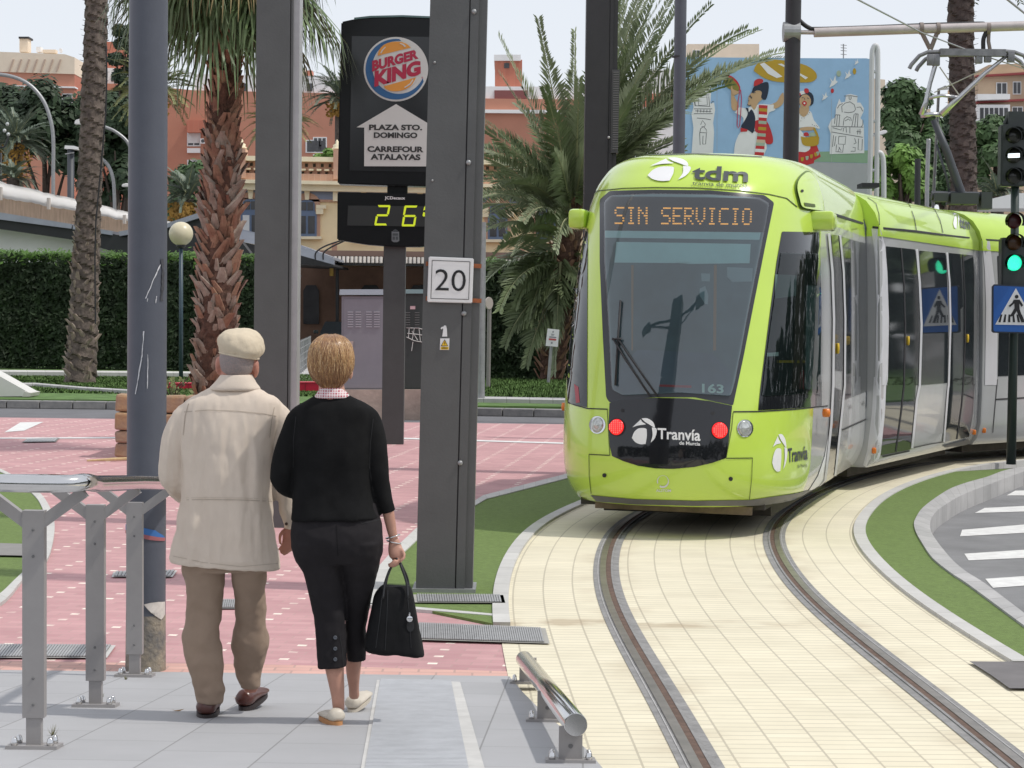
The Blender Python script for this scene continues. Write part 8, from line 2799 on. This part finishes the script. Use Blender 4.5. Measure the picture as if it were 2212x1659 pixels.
paint('cloak',[(865,830),(900,820),(985,830),(1040,960),(1052,1040),(1030,1070),(975,1060),(960,960),(880,950),(862,900)],'red',True,4)
stripe=['red','ochre','red','white','red','sage','red','ochre','red','sage','red','peach','sage','red','white','red']
n=len(stripe)
for i,c in enumerate(stripe):
 y0,y1=660+520*i/n,660+520*(i+1)/n
 def xs(y):
  t=(y-660)/520
  return(905-10*t-50*max(0,t-0.45)*1.3,995-30*t-20*max(0,t-0.5))
 (a0,b0),(a1,b1)=xs(y0),xs(y1)
 paint('sash_stripe',[(a0,y0+4),(b0,y0-4+14),(b1,y1-4+14),(a1,y1+4)],c,False,7)
mb=MB()
for pts in([(710,500),(690,620),(682,760),(680,880),(690,905),(705,880),(715,760),(725,600),(715,505)],):
 stroke(pts,9,'pink',mb,8)
mb.build('ribbon',MC['pink'],fld)
mb=MB()
for pts in([(800,575),(835,585)],[(812,560),(830,600)],[(785,655),(800,672),(825,665)],[(795,618),(802,625)],[(845,540),(870,535)]):
 stroke(pts,8,'line',mb,9)
mb.build('face_lines',MC['line'],fld)
# loaf-like parasol above
paint('parasol',[(850,310),(880,245),(960,195),(1080,192),(1250,215),(1400,255),(1490,320),(1505,385),(1440,428),(1300,430),(1100,425),(960,385)],'ochre',True,4)
paint('parasol_slash',[(915,240),(960,225),(1150,370),(1090,385),(1000,340)],'white',False,5)
paint('parasol_slash',[(1100,240),(1140,235),(1415,380),(1390,400),(1280,320)],'white',False,5)
# woman with basket
paint('blouse',[(1330,740),(1440,730),(1475,820),(1540,910),(1440,890),(1330,900),(1250,910),(1180,900),(1260,800)],'white',True,3)
paint('neck',[(1335,680),(1420,680),(1420,740),(1370,790),(1320,740)],'skin',True,4)
paint('hair',[(1310,620),(1320,550),(1380,520),(1450,540),(1475,600),(1450,670),(1320,660)],'navy',True,4)
paint('face_shape',[(1325,600),(1360,560),(1410,560),(1445,610),(1435,670),(1380,705),(1335,670)],'skin',True,5)
paint('hair_band',[(1305,560),(1330,525),(1400,515),(1410,535),(1340,560)],'white',True,6)
paint('flower',[(1375,520),(1380,495),(1410,493),(1425,515),(1415,540),(1385,540)],'red',True,7)
paint('flower',[(1310,560),(1310,545),(1335,540),(1340,565)],'red',True,7)
paint('mouth',[(1350,645),(1375,620),(1403,640),(1395,665),(1375,675)],'red',True,7)
paint('teeth',[(1366,645),(1377,636),(1388,645),(1378,658)],'white',True,8)
paint('skirt',[(1180,1000),(1300,930),(1480,1050),(1510,1090),(1548,1200),(1480,1240),(1475,1270),(1380,1295),(1200,1200)],'red',False,3)
paint('apron',[(1250,930),(1340,930),(1440,1090),(1400,1150),(1330,1150),(1230,1140)],'white',True,4)
paint('arms',[(1330,905),(1400,892),(1480,895),(1480,925),(1340,930)],'skin',True,5)
paint('basket',[(1340,990),(1400,1000),(1520,985),(1528,1040),(1515,1080),(1440,1095),(1360,1075)],'ochre',True,6)
paint('basket_fruit',[(1370,985),(1375,955),(1410,950),(1425,985)],'red',True,7)
paint('basket_fruit',[(1425,990),(1430,955),(1480,950),(1490,988)],'sage',True,7)
paint('basket_handle',[(1470,900),(1490,905),(1525,985),(1505,985),(1480,940)],'ochre',True,7)
for x,y,c in((1355,1225,'ochre'),(1405,1212,'sage'),(1450,1195,'ochre'),(1495,1175,'ochre'),(1515,1165,'sage')):
 paint('skirt_dot',[(x-16,y-14),(x+16,y-16),(x+10,y+20),(x-10,y+22)],c,True,5)
mb=MB()
for x,y in((1340,770),(1350,800),(1375,800),(1395,770),(1415,760),(1432,742),(1460,870),(1480,880),(1500,880),(1340,830),(1515,890)):
 stroke([(x-3,y),(x+4,y)],7,'line',mb,5)
for pts in([(1350,590),(1370,585)],[(1405,590),(1425,600)],[(1375,590),(1382,610)]):
 stroke(pts,7,'line',mb,7)
mb.build('blouse_dots',MC['line'],fld)
# birds and balloons
for x,y,s in((1680,430,1.0),(1830,355,0.8),(1590,580,0.7),(1920,222,0.5)):
 paint('bird',[(x-45*s,y+55*s),(x-20*s,y-5*s),(x-40*s,y-50*s),(x-5*s,y-10*s),(x+20*s,y-75*s),(x+25*s,y-20*s),(x+45*s,y-5*s),(x+5*s,y+30*s)],'white',False,4)
for x,y,rx,ry,c in((1735,338,24,32,'sage'),(1898,315,18,33,'ochre'),(1668,517,17,24,'red')):
 paint('balloon',[(x+rx*math.cos(R(a)),y+ry*math.sin(R(a)))for a in range(0,360,45)],c,True,4)
mb=MB()
for x,ya,yb in((470,400,1150),(1660,600,1500)):
 stroke([(x,ya),(x,yb)],3,'grey',mb,6)
mb.build('panel_joint',MC['grey'],fld)
# white vent pipes
WP=mat('white_pipe',(0.60,0.60,0.61),0.45,var=0.06,vs=1.5)
def pipe(label,pts,r):
 b=at(pts[0][0],700,MY-1.5)
 t=thing('vent_pipe',label,'vent pipe',(b.x,MY-1.5,0),group='white vent pipes')
 mb=MB();mb.tube(spline([at(x,y,MY-1.5)for x,y in pts],6),r,12);mb.build('tube',WP,t,smooth=True)
 return t
t=pipe('tall white bent vent pipe at the right edge of the mural',[(1877,460),(1881,300),(1883,180),(1884,118),(1887,103),(1891.5,98),(1895,105),(1896,120),(1896,200),(1895,300),(1893,460)],0.085)
mb=MB()
for y in(155,262,368):
 mb.tube([at(1881,y,MY-1.5),at(1897,y,MY-1.5)],0.05,8)
mb.build('tie_bar',WP,t)
pipe('short white bent vent pipe beside the taller one',[(1909,460),(1909,400),(1908,350),(1904,333),(1898,330),(1893,334)],0.085)
mb=MB();mb.slab([at(x,y,MY-3)for x,y in rect(1862,395,1900,404)],(0,1,0));tag(mb.build('railing_block',M['darkmetal']),'small dark railing at the foot of the mural above the tram roof','railing')
# white canopy glimpsed right of the pantograph base
mb=MB();mb.slab([at(x,y,90)for x,y in[(2110,450),(2250,450),(2250,415),(2190,418),(2130,432)]],(0,3,0));tag(mb.build('white_canopy',M['whitewall']),'pale fabric canopy just above the tram roof by the traffic light','canopy')
# ================================================================ unseen leaf rows added to darken reflections and block sky light
rr=random.Random(99)
V,Fc=[],[]
for i in range(5200):
 x=rr.uniform(-75,75)
 h=9.5+3.5*noise.noise(Vector((x*0.06,2.0,0)))+2.0*noise.noise(Vector((x*0.3,5.0,0)))
 z=h*rr.random()**0.8
 p=Vector((x,-34+rr.uniform(-2.5,2.5)-2*noise.noise(Vector((x*0.2,z*0.2,1))),z))
 leaf_quad(V,Fc,p,Vector((rr.gauss(0,0.5),1,rr.gauss(0.3,0.5))).normalized(),rr.uniform(0.5,1.1),rr,0.7)
for i in range(5200):
 y=rr.uniform(-36,115)
 h=9.0+3.5*noise.noise(Vector((y*0.06,7.0,0)))+2.0*noise.noise(Vector((y*0.3,9.0,0)))
 z=h*rr.random()**0.8
 p=Vector((42+rr.uniform(-2.5,2.5),y,z))
 leaf_quad(V,Fc,p,Vector((-1,rr.gauss(0,0.5),rr.gauss(0.3,0.5))).normalized(),rr.uniform(0.5,1.1),rr,0.7)
tag(raw('added_leaf_screen',V,Fc,M['treedark']),kind='stuff')
